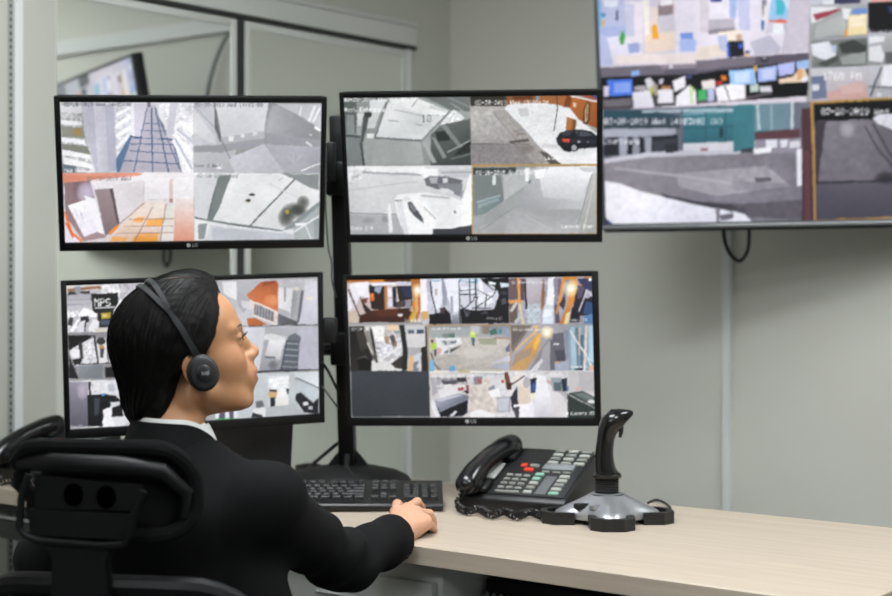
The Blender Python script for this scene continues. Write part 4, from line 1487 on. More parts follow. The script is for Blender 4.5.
PICTURE_TELEVISION = '''
@T1
c 40,-140 1200,-180 1170,560 60,640
g c9c6de d6cfdc 100,0 500,200 0,-150 1300,-150 1300,700 0,700
@T1
c 45,-60 1190,-80 1180,520 58,600
p b9bede 40,-60 180,-60 200,140 50,150
p dfe6f6 75,0 160,0 150,40 80,40
p 7ab4e0 40,-60 62,-60 66,200 48,200
p 5f8cc0 60,70 90,75 85,95 62,95
p 3a3f66 145,55 158,60 155,115 142,110
p d8b060 62,110 80,110 78,145 64,145
p a9b4dc 50,150 195,140 200,200 60,260
p b8c0e2 52,180 100,200 130,350 60,355
p e2def0 95,205 200,190 290,290 290,340 130,345
p e6dfea 190,10 290,10 290,240 200,230
p c8c8e0 190,20 240,20 245,200 200,200
p 48a04e 160,200 180,165 195,195 185,245 165,240
p 9aa8d4 205,240 270,232 272,285 215,290
p f2ece6 290,0 325,0 325,250 300,250
p e6d6d0 325,40 370,40 370,200 330,200
p ead6c8 300,190 460,170 460,270 300,290
p f0a828 335,150 350,130 365,140 375,210 340,215
p b8a8a8 375,0 455,0 455,75 380,95
p 8f7f86 370,30 450,30 450,80 372,90
p eeeaf4 380,0 450,0 450,25 385,35
p cfcad6 370,90 460,85 460,170 370,180
p e2dcea 460,0 650,0 650,290 465,290
p 7a9ae0 490,182 560,178 565,215 492,215
p a9bcee 485,220 575,215 575,280 490,282
p ecdcd0 580,250 650,240 650,290 590,290
p e8dcdc 130,300 650,285 650,340 135,350
@T2
p e6e0ee -10,-20 600,-20 600,290 -10,300
p d9d2de 0,0 50,0 50,180 0,180
p e9e5f0 50,10 160,5 165,80 50,80
p 3a4088 55,-5 120,-8 118,12 60,14
p b9b3c0 45,110 190,100 190,165 48,185
p 8e8894 45,165 190,150 200,185 48,190
p a9bce8 160,-10 200,-10 195,100 165,100
p c6cae8 200,-10 270,-10 270,170 215,160
p e2d6cc -10,260 100,240 150,300 -10,320
p efe4d8 100,180 220,160 230,210 200,240 110,220
p c9a890 195,190 228,185 225,225 200,230
p b8c0e0 95,200 150,190 155,290 110,270
p 1a1c28 148,225 235,220 242,305 158,315
p 3a56b0 145,240 160,235 165,310 150,310
p 3a62d0 210,235 232,240 230,265 212,262
p e2b8a0 240,285 268,280 265,312 245,312
p 4a5a90 245,275 270,275 268,290 248,290
p c0bed0 270,230 380,190 440,260 430,290 300,300
p 8a8694 335,0 362,0 355,90 340,95
p 3a6aa0 332,110 350,110 345,165 335,165
p f2ece8 350,20 362,60 360,110 345,110
p 9cc8ec 390,-10 500,-10 470,110 370,110
p 4ab8cc 410,0 470,-5 450,80 415,85
p cfe0f4 440,-10 500,-10 480,60
p d8684e 370,112 440,105 480,118 478,130 375,122
p cfcad8 365,125 400,120 395,180 355,185
p eef0f8 400,125 470,130 455,190 395,185
p b0b6c8 450,130 475,135 460,185
p cdc6d4 490,-20 600,-20 595,280 440,290 470,130
@T1
p 5e5a68 55,366 650,345 650,400 60,420
p 6f6a76 58,366 400,352 400,400 60,418
p 8c8490 380,355 650,340 650,365 390,380
e d0cede 440,362 12,10
@T2
p 5c5664 -20,330 600,285 600,330 -20,405
p 77707c -20,330 300,312 300,345 -20,385
e 2a2a34 350,322 22,15
e 8a8a9a 350,315 14,8
@T1
p 131318 60,420 650,398 650,600 65,600
p 8cb0e8 225,385 268,382 270,408 226,412
p 4a7ae4 95,436 230,428 235,515 110,520
p 86a4f0 130,450 220,445 222,500 135,505
p cfc8dc 75,470 105,465 105,520 80,525
p 4a444c 70,540 400,520 640,520 650,590 70,600
p 6e6870 75,545 230,530 230,570 80,580
p b0a8b0 240,470 300,460 310,490 245,490
p e6e4f0 232,500 330,485 350,580 240,592
p d8d6e0 300,430 330,420 370,470 360,510 310,480
p a8b838 325,470 340,470 345,515 330,515
p a89c90 340,450 370,460 372,510 350,520
p e9e6f0 370,490 400,480 450,485 455,555 370,560
p b0805a 385,468 440,465 440,485 395,488
p efecf4 450,440 515,412 520,470 460,500
p eceaf2 470,520 540,460 620,540 590,575 465,580
p c8d898 540,470 560,470 560,560 548,560
p 48a060 565,480 600,475 630,500 628,530 590,535
p c9c4d2 375,430 400,428 395,455 378,455
p 3e4478 520,405 550,402 550,425 525,428
p dcd6dc 600,440 655,435 650,490 610,490
@T2
p 0e0e12 -20,400 600,325 600,560 -20,560
p 5c545c -20,530 200,540 395,490 395,510 200,550 -20,572
p 9cc4f0 158,385 300,370 305,455 165,462
p c6dcf8 185,395 270,385 275,445 190,450
p a8bcf4 310,372 415,355 415,435 320,445
p ccd6fa 335,380 400,370 400,425 340,430
p b8c0f4 420,350 515,335 510,400 425,415
p a0c0f0 520,335 598,322 598,370 525,385
p d8a83a 290,360 308,355 310,385 295,390
p e07a2c 115,412 140,408 148,435 118,438
p c0342c 85,445 120,440 122,460 90,465
p e6dcdc 10,440 80,430 85,480 15,485
p 48b068 -10,490 35,480 40,540 -10,545
p b8bce0 40,480 75,475 78,545 45,550
p f0eef4 80,480 130,460 160,545 95,552
p f2f0f6 135,455 245,460 250,535 165,545
p c0d0cc 270,460 315,455 320,495 275,500
p d8d6e0 320,470 390,465 392,495 330,500
p e8d0b8 425,430 500,415 530,375 560,365 580,400 590,440 540,445 430,452
p d8a878 520,380 550,372 560,420 530,440
p eceaf0 550,420 585,415 585,445 555,450
p 08080b 385,462 598,440 595,540 400,545
@T3
c 95,-140 1330,-160 1330,500 103,548
p b4b2be 80,-160 1340,-160 1340,560 80,560
p 8e9298 560,20 716,18 716,174 560,178
p c9ccd2 716,14 870,10 870,172 716,176
p 5c6066 870,10 1030,6 1030,168 870,172
p a8acb0 1030,6 1320,0 1320,160 1030,168
p d2d4da 560,186 716,182 716,346 560,350
p 7d8288 716,182 1030,176 1030,340 716,346
p b6babe 1030,176 1320,170 1320,332 1030,340
p 989ca4 560,354 870,346 870,520 560,526
p c6c8ce 870,346 1320,336 1320,505 870,520
p 6a6e76 104,-130 405,-140 405,-40 104,-36
p bcc0c8 405,-140 870,-150 870,10 405,14
p 8a8e96 870,-150 1320,-156 1320,2 870,8
p c8ccd8 95,-40 170,-40 170,20 98,30
p 3a3c58 225,-10 370,-20 370,20 230,25
p dfe2ea 165,0 230,0 225,25 170,28
p e0a8a4 410,-20 540,-20 540,12 430,16
g aaaeb0 8f9496 200,60 250,200 100,35 405,25 408,200 104,215
p e4e6ec 100,40 250,40 160,110 104,130
p 9c4250 112,80 240,50 270,55 130,115
p b0b4b4 130,140 290,70 290,190 120,210
p e0e2e6 270,45 320,50 300,110 280,100
p 6a8cc8 330,50 405,45 405,80 325,80
p ead8a8 305,85 405,80 405,190 300,195
p f0e4c8 315,90 395,88 395,140 320,150
p d89a40 280,180 300,150 300,200 285,202
g 7e8482 5c6260 200,230 330,340 104,220 408,205 410,355 106,370
p e2e4ee 104,240 200,225 240,300 190,330 110,300
p 3a403e 250,240 330,215 400,250 400,290 270,290
p 9aa09e 260,310 400,280 400,350 270,350
p 4a504c 130,345 250,300 250,330 180,365
p b8c4e0 215,245 240,245 240,285 218,285
g c9c8d0 b0a4a8 280,370 300,530 104,372 410,358 412,530 106,545
p 6a7490 104,415 180,410 190,530 108,540
p d8d8e2 108,460 145,456 148,490 112,492
t f4f2f6 165,392 42 1768 PM
p c8a09c 190,500 400,470 410,530 200,540
p d0b0ac 250,470 380,440 390,500 270,510
p 0b0b0e 412,16 560,10 560,175 414,180
p 1e3a6a 520,40 545,40 545,70 525,70
t c8c8d0 415,165 20 02-20-2019
g b4b6ba 8e9092 450,200 480,350 412,195 560,185 560,350 414,355
p dcdee2 415,255 480,245 500,300 490,340 418,330
p 5c5e60 505,285 560,280 560,345 505,345
p e2e4e8 415,200 500,196 500,225 415,240
g c4c4cc a8a8b0 440,370 500,520 414,358 560,345 560,525 416,530
l 44464e 10 485,365 425,520
l 55565e 7 415,470 560,475
p e6e6ee 500,360 560,350 560,470 480,465
t e2e2ea 460,500 26 0:12
@T4
c 52,80 880,48 900,520 65,545
p 6a6e7c 40,30 1000,20 1000,560 40,560
p 2c4a58 52,80 200,80 360,100 352,110 54,115
g 3f7c88 346a78 450,80 450,200 370,75 700,60 700,210 372,212
l 9ab8c4 4 372,95 700,78
l 2c525e 4 372,150 700,140
l 2c525e 4 460,80 460,210
l 2c525e 4 540,75 540,210
l 2c525e 4 620,70 620,205
p 24404a 515,150 530,150 530,190 515,190
l a8bcc6 10 210,85 600,78
p 39454f 54,115 360,110 360,150 54,160
p 22252e 54,190 350,178 352,240 56,262
p a6aab8 54,155 340,150 345,178 54,190
p 9ea2b0 115,190 150,186 150,262 120,265
p 8a8e9c 170,186 195,184 198,255 172,258
p 9a9eac 218,186 245,184 246,250 220,252
p 3a3d46 250,200 345,190 352,240 255,250
l 5c6470 8 365,80 368,215
p d8d8e2 372,212 700,200 700,240 372,246
p 8a4a50 440,232 470,230 470,248 442,250
p c6c6d2 56,272 260,245 360,240 600,240 600,255 240,268 60,292
p 2c2e38 300,215 350,210 352,245 300,248
g 8b8790 7a7782 300,270 400,430 58,290 240,266 900,240 900,560 58,560
p 9a96a0 350,330 700,300 800,380 500,420 350,380
n 0.06 8 60,280 860,250 860,500 60,500
l a8a4ae 10 100,310 400,345 560,370
p 5c5862 380,440 600,450 900,430 900,520 600,500 420,470
p 3c3a44 280,410 330,420 420,440 560,455 600,475 480,465 300,425
g f2f0fa e2e2f0 200,400 300,520 58,360 120,370 200,400 300,425 400,450 500,470 600,490 600,536 75,540 60,500
n 0.04 6 60,360 300,420 590,490 590,530 70,535
p 7c7884 500,465 516,465 516,530 504,530
p 6a6672 516,495 580,485 600,500 520,520
p 2a3468 58,500 100,540 60,545
@T5
p 3f7a86 -5,50 65,45 65,200 -5,205
p 6d8a98 65,45 180,36 180,130 65,135
l b8ccd4 8 75,50 80,130
l b8ccd4 10 190,40 188,128
l 8fa8b4 6 120,50 122,130
p 5a3a42 65,140 215,128 215,160 70,175
p 8e8a98 65,165 220,158 225,205 70,212
p d9dae4 100,165 140,163 138,190 102,192
p d9dae4 150,165 175,163 172,188 152,190
p 3a3a44 20,195 60,190 60,205 22,208
p eeeef4 62,195 120,188 120,205 64,212
p d2d2dc 180,170 215,168 215,190 182,192
p 5a545e 65,290 120,288 122,302 70,304
p 6e6a7660 -5,300 222,310 222,340 -5,330
n 0.07 8 -5,220 222,205 222,430 -5,440
p e6e6f0 205,195 222,194 222,315 205,318
p 4a3038 220,60 252,60 262,432 222,432
p 5c3c44 228,200 246,200 252,430 232,430
p e8e8f4 -5,400 30,410 60,436 -5,444
p 4a4854 0,395 30,385 40,410
@T5
c 250,38 1010,-4 1010,408 262,434
p b08a4a 240,20 1020,-10 1020,440 240,440
c 261,46 1000,6 1000,402 268,428
g 726e78 4a4854 350,110 380,420 250,20 1010,-10 1010,440 250,440
p d4d4de 620,74 1005,40 1005,120 760,150 620,168
p 5a5660 640,220 1005,190 1005,240 650,270
p 0b0b0f 256,40 620,20 620,90 420,100 262,104
g 7c7882 6a6670 300,110 420,290 262,110 440,95 500,200 520,290 265,305
n 0.07 8 262,105 600,100 600,425 265,428
l 2a2830 6 262,306 450,302 520,296
g 55525e 474552 350,320 350,420 265,312 600,300 600,426 268,428
s a8a4ae 370,130 26,30
p dcdce8 455,90 480,80 620,75 620,170 520,130 470,110
n 0.10 5 455,85 600,75 600,165 470,110
l 3a3640 5 430,120 470,190 520,250
l 3a3640 5 455,110 520,220
s 2a2830 500,290 40,22
p 3a3640 262,104 300,104 275,306 265,306
t f4f4f8 285,60 22 02-20-2019 Wed
c
@T4
t e9ecf6 58,112 24 02-20-2019 Wed 14:03:02 (W)
t e9ecf6 55,192 22 Courtyard
@T5
l b08a4a 4 256,40 265,432
l b08a4a 4 252,40 600,22
c
'''
# ================================================================== desk
DESK_Z, DESK_T = 0.74, 0.034
f1, f2 = on_z(415.2, 545.8, DESK_Z), on_z(750, 592.2, DESK_Z)
b1, b2 = on_z(413.5, 478.6, DESK_Z), on_z(892, 527.5, DESK_Z)
U_D = ((f2 - f1).normalized() + (b2 - b1).normalized()).normalized()       # along the desk, to the right
V_D = Vector((-U_D.y, U_D.x, 0))                                            # to the back of the desk
if V_D.y < 0: V_D = -V_D
DEPTH = (b1 - f1).dot(V_D)
corner_fr = on_z(853, 606.2, DESK_Z)
DA = math.atan2(U_D.y, U_D.x)
def hit_left(p):
    'distance from p back along the desk to the left wall'
    n = N_L
    return ((CORNER + N_L * 0.07 - p).dot(n)) / ((-U_D).dot(n))
origin = f1 + U_D * ((corner_fr - f1).dot(U_D))                             # front right corner of the top
Lf = hit_left(origin) - 0.012
Lb = hit_left(origin + V_D * DEPTH) - 0.012
MD = Matrix(((U_D.x, V_D.x, 0, origin.x), (U_D.y, V_D.y, 0, origin.y), (0, 0, 1, 0), (0, 0, 0, 1)))

WOOD = bpy.data.materials.new('pale_maple_laminate')
WOOD.use_nodes = True
nt = WOOD.node_tree
pb = nt.nodes['Principled BSDF']
tc = nt.nodes.new('ShaderNodeTexCoord')
mp = nt.nodes.new('ShaderNodeMapping')
mp.inputs['Scale'].default_value = (1.6, 26, 26)
nz = nt.nodes.new('ShaderNodeTexNoise')
nz.inputs['Scale'].default_value = 2.2
nz.inputs['Detail'].default_value = 8
nz.inputs['Distortion'].default_value = 0.6
rp = nt.nodes.new('ShaderNodeValToRGB')
rp.color_ramp.elements[0].position, rp.color_ramp.elements[1].position = 0.30, 0.72
rp.color_ramp.elements[0].color = (*srgb('aea090'), 1)
rp.color_ramp.elements[1].color = (*srgb('bcaf9d'), 1)
nt.links.new(tc.outputs['Object'], mp.inputs[0])
nt.links.new(mp.outputs[0], nz.inputs['Vector'])
nt.links.new(nz.outputs['Fac'], rp.inputs[0])
nt.links.new(rp.outputs[0], pb.inputs['Base Color'])
pb.inputs['Roughness'].default_value = 0.42

PANEL_GREY = mat('light_grey_cabinet_paint', 'a9aca8', 0.5, vary=0.02, vscale=3)
desk = thing('desk', 'long pale wood desk under the monitors, phones and joystick', 'desk', (origin.x, origin.y, 0), (0, 0, DA))
MB().prism([(0, 0), (0, DEPTH), (-Lb, DEPTH), (-Lf, 0)], DESK_Z - DESK_T, DESK_Z, bev=0.0012, seg=1).build('tabletop', WOOD, desk, smooth=False)
for i, (x, y) in enumerate(((-0.06, 0.05), (-0.06, DEPTH - 0.05), (-1.62, DEPTH - 0.05))):
    MB().box((x, y, (DESK_Z - DESK_T) / 2), (0.05, 0.05, DESK_Z - DESK_T - 0.001), 0.004).build('leg', PANEL_GREY, desk)
MB().box((-1.0, DEPTH - 0.05, 0.50), (1.1, 0.02, 0.35), 0.002).build('modesty_panel', PANEL_GREY, desk)
MB().box((-1.63, DEPTH / 2, DESK_Z - DESK_T - 0.025), (0.04, DEPTH - 0.2, 0.05), 0.003).build('support_beam', DARK_METAL, desk)

def desk_x(px, py, z):
    p = on_z(px, py, z) - origin
    return p.dot(U_D), p.dot(V_D)

# drawer pedestal under the desk
sx = desk_x(432, 566, DESK_Z - DESK_T)[0]
ped = thing('drawer_pedestal', 'light grey drawer pedestal standing under the desk by the sleeve', 'drawers', tuple(MD @ Vector((sx, 0.02, 0))), (0, 0, DA))
W_P, D_P, H_P = 0.42, 0.56, DESK_Z - DESK_T - 0.002
MB().box((-W_P / 2, D_P / 2 + 0.02, H_P / 2), (W_P, D_P, H_P), 0.003).build('cabinet_body', PANEL_GREY, ped)
zt = H_P - 0.03
for hgt in (0.13, 0.13, 0.33):
    dr = MB().box((-W_P / 2 + 0.004, 0.011, zt - hgt / 2), (W_P - 0.03, 0.02, hgt - 0.008), 0.003).build('drawer', PANEL_GREY, ped)
    MB().tube([(-W_P / 2 - .06, -0.0, zt - 0.045), (-W_P / 2 - .06, -0.022, zt - 0.045), (-W_P / 2 + .06, -0.022, zt - 0.045), (-W_P / 2 + .06, -0.0, zt - 0.045)], 0.005, 8).build('handle', SILVER, dr)
    zt -= hgt

# shallow tray hung under the left end of the desk
tray = thing('keyboard_tray', 'black pull out tray with a metal edge under the left end of the desk', 'tray', tuple(MD @ Vector((-Lf + 0.36, 0.03, 0))), (0, 0, DA))
MB().box((0, 0.17, 0.690), (0.50, 0.34, 0.026), 0.004).build('tray_carcass', BLACK_MATTE, tray)
MB().box((0, 0.17, 0.640), (0.52, 0.34, 0.045), 0.006).build('tray', BLACK, tray)
MB().box((0, 0.006, 0.668), (0.52, 0.016, 0.008), 0.002).build('metal_edge', SILVER, tray)

# black computer tower under the desk
tx = desk_x(476, 578, DESK_Z - DESK_T - 0.05)[0]
for i in range(400):                                        # first free spot right of the drawers that shows beside them
    q_ = MD @ Vector((sx + 0.012 + i * 0.002, 0.14, 0.66))
    if CX + F_PX * q_.x / q_.y >= 473.5:
        break
tow = thing('computer_tower', 'black computer case with vent holes in the dark under the desk', 'computer', (q_.x, q_.y, 0), (0, 0, DA))
MB().box((0.30, 0.11, 0.335), (0.60, 0.20, 0.66), 0.006).build('case', BLACK_MATTE, tow)
MB().box((0.30, 0.005, 0.34), (0.58, 0.012, 0.60), 0.004).build('front_panel', BLACK_GLOSS, tow)
for i in range(5):
    for j in range(2):
        MB().lathe([(0.0052, -0.001), (0.0052, 0.001), (0.0035, 0.0014)], 10, Matrix.Translation((0.014 + i * 0.016 , -0.0018, 0.650 - j * 0.02 - .012)) @ Matrix.Rotation(math.pi / 2, 4, 'X')).build('vent_hole', mat('vent_grey', '6c6f70', 0.6), tow)
for x in (0.05, 0.55):
    MB().box((x, 0.11, 0.0035), (0.04, 0.16, 0.007), 0.002).build('foot', RUBBER, tow)

# ================================================================== monitors on the pole stand
POLE_TOP, POLE_BOT = at(338.5, 120, 3.445), at(348, 474, 3.545)
stand = thing('monitor_stand', 'black four monitor pole stand with a wide oval base on the desk', 'monitor stand', (POLE_BOT.x, POLE_BOT.y, DESK_Z))
S0 = Vector((POLE_BOT.x, POLE_BOT.y, DESK_Z))
bm_base = MB()
rings = [(0.140, 0.0), (0.146, 0.006), (0.145, 0.022), (0.138, 0.032), (0.115, 0.043), (0.070, 0.053), (0.034, 0.058), (0.02, 0.060)]
bm_base.lathe(rings, 40, Matrix.Diagonal((1.0, 0.92, 1, 1)))
bm_base.build('base', BLACK_MATTE, stand)
gus = MB()
for a in (0, 90, 180, 270):
    M_ = Matrix.Rotation(math.radians(a), 4, 'Z')
    gus.prism([(0.015, 0.050), (0.052, 0.050), (0.030, 0.078), (0.015, 0.095)], -0.006, 0.006, M_ @ Matrix.Rotation(math.pi / 2, 4, 'X'), bev=0.002)
gus.build('gusset', BLACK_MATTE, stand)
def pole_at(k):
    return POLE_BOT.lerp(POLE_TOP, k) - S0
pm = MB()
ax = (POLE_TOP - POLE_BOT).normalized()
sx_ = Vector((1, 0, 0))
Mpole = Matrix.Translation((POLE_BOT + POLE_TOP) / 2 - S0) @ ax.to_track_quat('Z', 'Y').to_matrix().to_4x4()
pm.box((0, 0, -0.02), (0.038, 0.034, (POLE_TOP - POLE_BOT).length + 0.06), 0.005, M=Mpole)
pm.build('pole', DARK_METAL, stand)

MON_W, MON_H = 0.555, 0.331
MON = {
    'upper_left': ((11.06, 19.61, -1.1), (-.5291, 3.2438, 1.4413), ((60.1, 101.4), (321.5, 103.1), (318.7, 239.0), (65.1, 242.3)), PICTURE_UPPER_LEFT),
    'upper_right': ((-5.65, 18.07, 0.08), (.0548, 3.3049, 1.4591), ((343.8, 97.1), (597.0, 95.9), (596.5, 233.6), (351.0, 234.3)), PICTURE_UPPER_RIGHT),
    'lower_right': ((-10.21, 3.86, -0.92), (.0535, 3.3384, 1.0694), ((346.2, 279.6), (592.5, 276.9), (594.1, 417.2), (352.6, 417.2)), PICTURE_LOWER_RIGHT),
    'lower_left': ((19.4, 4.81, -2.0), (-.5292, 3.2893, 1.0629), ((66.3, 284.4), (317.2, 277.9), (319.2, 412.8), (70.2, 429.7)), PICTURE_LOWER_LEFT)}
MON_LABEL = {
    'upper_left': 'black monitor showing a blue tiled walkway and an orange lit corridor',
    'upper_right': 'black monitor showing snowy streets and cars, upper one between pole and television',
    'lower_right': 'black monitor showing eight construction site views and one blank tile',
    'lower_left': 'black monitor partly hidden behind the head of the seated woman'}
mon_frames = {}
for key, (ang, pos, scr, pic) in MON.items():
    M = Matrix.Translation(pos) @ rot_ytr(*[math.radians(a) for a in ang])
    Rm = np.array(M.to_3x3())
    o_ = Rm.T @ (np.array([0, 0, CAM_H]) - np.array(pos))
    loc = []
    for px, py in scr:
        d = np.array([(px - CX) / F_PX, 1, -(py - CY) / F_PX]) @ Rm
        k_ = -o_[1] / d[1]
        loc.append(o_ + d * k_)
    loc = np.array(loc)
    x0, x1 = loc[[0, 3], 0].mean(), loc[[1, 2], 0].mean()
    z1, z0 = loc[[0, 1], 2].mean(), loc[[2, 3], 2].mean()
    rect = (x0, x1, z0, z1)
    mon = thing('monitor', MON_LABEL[key], 'monitor', pos, M.to_euler(), group='security monitors on the pole stand')
    W2, H2 = MON_W / 2, MON_H / 2
    hb = MB()
    hb.box((0, 0.013, 0), (MON_W - 0.004, 0.022, MON_H - 0.004), 0.006)
    hb.prism([(-0.2, 0.024), (0.2, 0.024), (0.13, 0.048), (-0.13, 0.048)], -0.11, 0.10, bev=0.006)
    hb.build('housing', BEZEL, mon)
    fb = MB()
    out = ring_profile(MON_W, MON_H, 0.006, 3)
    inn = [(x0, z0), (x1, z0), (x1, z1), (x0, z1)]
    # four bezel bars around the glass, a little proud of it
    fb.box(((-W2 + x0) / 2, -0.001, 0), (x0 + W2, 0.010, MON_H), 0.0022)
    fb.box(((W2 + x1) / 2, -0.001, 0), (W2 - x1, 0.010, MON_H), 0.0022)
    fb.box(((x0 + x1) / 2, -0.001, (H2 + z1) / 2), (x1 - x0 + 0.004, 0.010, H2 - z1), 0.0022)
    fb.box(((x0 + x1) / 2, -0.001, (-H2 + z0) / 2), (x1 - x0 + 0.004, 0.010, z0 + H2), 0.0022)
    fr = fb.build('bezel', BEZEL, mon)
    # round badge and two letters on the lower bezel
    zc = (-H2 + z0) / 2 + 0.001
    Mt = Matrix.Translation((0, -0.0062, zc)) @ Matrix.Rotation(math.pi / 2, 4, 'X')
    MB().lathe([(0.0044, 0), (0.0044, 0.0004), (0.0034, 0.0006)], 16, Mt @ Matrix.Translation((-0.011, 0, 0))).build('badge', LOGO_GREY, fr)
    text_mesh('badge_letters', 'LG', 0.0105, LOGO_GREY, fr, Mt @ Matrix.Translation((-0.004, 0, 0)), 'LEFT')
    MB().box((0, 0.054, 0), (0.11, 0.012, 0.11), 0.003).build('mount_plate', DARK_METAL, mon)
    screen_panel(mon, M, -0.0005, rect, 288, 162, pic)
    mon_frames[key] = M
# arms of the stand: collar on the pole, bar to the back of each monitor
for lvl, kk, pair in ((1.445, None, ('upper_left', 'upper_right')), (1.065, None, ('lower_left', 'lower_right'))):
    k_ = (lvl - POLE_BOT.z) / (POLE_TOP.z - POLE_BOT.z)
    c = pole_at(k_)
    MB().box(c, (0.062, 0.058, 0.075), 0.006, rot=(0, math.atan2(ax.x, ax.z), 0)).build('collar', DARK_METAL, stand)
    for key in pair:
        tip = mon_frames[key] @ Vector((0, 0.062, 0)) - S0
        mid = c.lerp(tip, 0.5) + Vector((0, 0.035, 0))
        am = MB().tube([c, mid, tip], [0.017, 0.016, 0.015], 10)
        am.build('arm', DARK_METAL, stand)
        MB().cyl(mid - Vector((0, 0, 0.028)), mid + Vector((0, 0, 0.028)), 0.022, 14).build('arm_joint', DARK_METAL, stand)
# clamp blocks seen between the two columns of monitors
for (px, py, w_, h_) in ((331.5, 162, 0.020, 0.085), (330, 330, 0.03, 0.055)):
    p_ = at(px, py, 3.40) - S0
    MB().box(p_, (w_, 0.05, h_), 0.004).build('clamp', DARK_METAL, stand)

# ================================================================== wall television on its arm
K_TV = 1.125
TV_ANG = [math.radians(a) for a in (-15.44, 9.63, -0.5)]
TV_POS = Vector((0.628 * K_TV, 3.7269 * K_TV, (1.4984 - CAM_H) * K_TV + CAM_H))
cw, ch = 0.5625, 0.31640625
M_TV = Matrix.Translation(TV_POS) @ rot_ytr(*TV_ANG)
M_TV = M_TV @ Matrix.Translation((cw / 2, 0, ch / 2))                        # centre of the whole screen
tv = thing('television', 'large wall television with a grid of camera pictures and a silver lower edge', 'television', M_TV.translation, M_TV.to_euler())
bz = 0.011
TW, TH = 2 * cw, 2 * ch
tb = MB()
tb.box((0, 0.022, -0.004), (TW + 2 * bz, 0.034, TH + 2 * bz + 0.012), 0.006)
tb.box((0, 0.05, -0.06), (TW * 0.62, 0.035, TH * 0.6), 0.012)
tb.build('housing', mat('charcoal_television_shell', '2b2c2e', 0.4), tv)
fb = MB()
for s in (-1, 1):
    fb.box((s * (TW / 2 + bz / 2), 0.0, 0), (bz, 0.014, TH + 2 * bz), 0.002)
fb.box((0, 0, TH / 2 + bz / 2), (TW, 0.014, bz), 0.002)
fb.box((0, 0, -TH / 2 - 0.002), (TW, 0.010, 0.005), 0.001)
fb.build('bezel', mat('dark_grey_bezel', '4a4d52', 0.35), tv)
MB().box((0, -0.001, -TH / 2 - 0.0095), (TW + 2 * bz, 0.016, 0.011), 0.003).build('lower_trim', SILVER, tv)
MB().box((0, 0.012, -TH / 2 - 0.019), (TW + 2 * bz - 0.01, 0.03, 0.010), 0.003).build('lower_edge', BLACK_MATTE, tv)
screen_panel(tv, M_TV, -0.0005, (-TW / 2, TW / 2, -TH / 2, TH / 2), 416, 234, PICTURE_TELEVISION)
# articulated bracket to the wall
bk = M_TV @ Vector((0.05, 0.075, 0))
foot_s = (bk - CORNER).dot(U_R) + 0.05
wall_pt = CORNER + U_R * foot_s
arm = thing('television_bracket', 'folding wall arm behind the television', 'bracket', (wall_pt.x, wall_pt.y, bk.z))
A0 = Vector((wall_pt.x, wall_pt.y, bk.z))
ang_r = math.atan2(U_R.y, U_R.x)
MB().box((0, 0, 0), (0.10, 0.02, 0.24), 0.004, M=Matrix.Translation(N_R * 0.011) @ Matrix.Rotation(ang_r, 4, 'Z')).build('wall_plate', DARK_METAL, arm)
elbow = N_R * 0.14 + U_R * 0.20
if (A0 + elbow - bk).length < 0.02: elbow += U_R * 0.05
MB().tube([N_R * 0.02, elbow], 0.018, 10).build('arm', DARK_METAL, arm)
MB().tube([elbow, bk - A0], 0.016, 10).build('arm', DARK_METAL, arm)
MB().cyl(elbow - Vector((0, 0, .03)), elbow + Vector((0, 0, .03)), 0.022, 14).build('arm_joint', DARK_METAL, arm)

def cable(name, label, pts, r, m=RUBBER, closed=False, n=6):
    'smooth cable through the points'
    P = [Vector(p) for p in pts]
    out = []
    for i in range(len(P) - 1):
        a, b, c, d = P[max(i - 1, 0)], P[i], P[i + 1], P[min(i + 2, len(P) - 1)]
        for k in range(6):
            t = k / 6
            out.append(0.5 * ((2 * b) + (c - a) * t + (2 * a - 5 * b + 4 * c - d) * t * t + (3 * b - a - 3 * c + d) * t ** 3))
    out.append(P[-1])
    o = MB().tube(out, r, n).build(name, m)
    return tag(o, label, 'cable')
yt = M_TV.translation.y
cable('television_cable', 'short black cable looping below the lower edge of the television',
      [at(724, 215, 4.33), at(724, 236, 4.34), at(729, 252, 4.34), at(739, 261, 4.33), at(747, 252, 4.32), at(749, 236, 4.32), at(748, 215, 4.30)], 0.0055)

cable('wall_cable', 'thin cable curving down the wall from the top rail behind the television',
      [MR @ Vector(v) for v in ((s0 + 0.014, 0.030, RAIL_Z - 0.01), (s0 + 0.05, 0.034, RAIL_Z - 0.05), (s0 + 0.11, 0.034, RAIL_Z - 0.16), (s0 + 0.145, 0.034, RAIL_Z - 0.30), (s0 + 0.15, 0.034, RAIL_Z - 0.50), (s0 + 0.15, 0.034, RAIL_Z - 0.75))], 0.009, mat('grey_conduit', '8e938f', 0.5))

# ================================================================== keyboard
kb_rf, kb_lf = on_z(443.5, 511.0, DESK_Z + 0.002), None
KB_A = math.radians(1.0)
KB_W, KB_D = 0.458, 0.165
kr = Vector((math.cos(KB_A), math.sin(KB_A), 0))
kb = thing('keyboard', 'black full size keyboard with palm edge on the desk below the monitors', 'keyboard', tuple(kb_rf), (0, 0, KB_A))
def kz(y):
    return 0.017 + 0.024 * max(0, (y - 0.022)) / (KB_D - 0.022)
body = MB()
body.prism([(0, 0.0), (0.010, 0.0), (KB_D, 0.016), (KB_D, 0.041), (KB_D - 0.004, 0.043), (0.024, 0.0175), (0.004, 0.0155), (0, 0.010)], -KB_W, 0.0,
           Matrix(((0, 0, 1, 0), (1, 0, 0, 0), (0, 1, 0, 0), (0, 0, 0, 1))), bev=0.002)
body.build('case', mat('keyboard_black', '0e0e0f', 0.36), kb)
for x in (-0.04, -KB_W + 0.04):
    MB().box((x, KB_D - 0.02, 0.008), (0.03, 0.012, 0.020), 0.002).build('foot', RUBBER, kb)
KEY = mat('keycap_black', '242426', 0.33)
slope = math.atan2(0.024, KB_D - 0.022)
key_mesh = {}
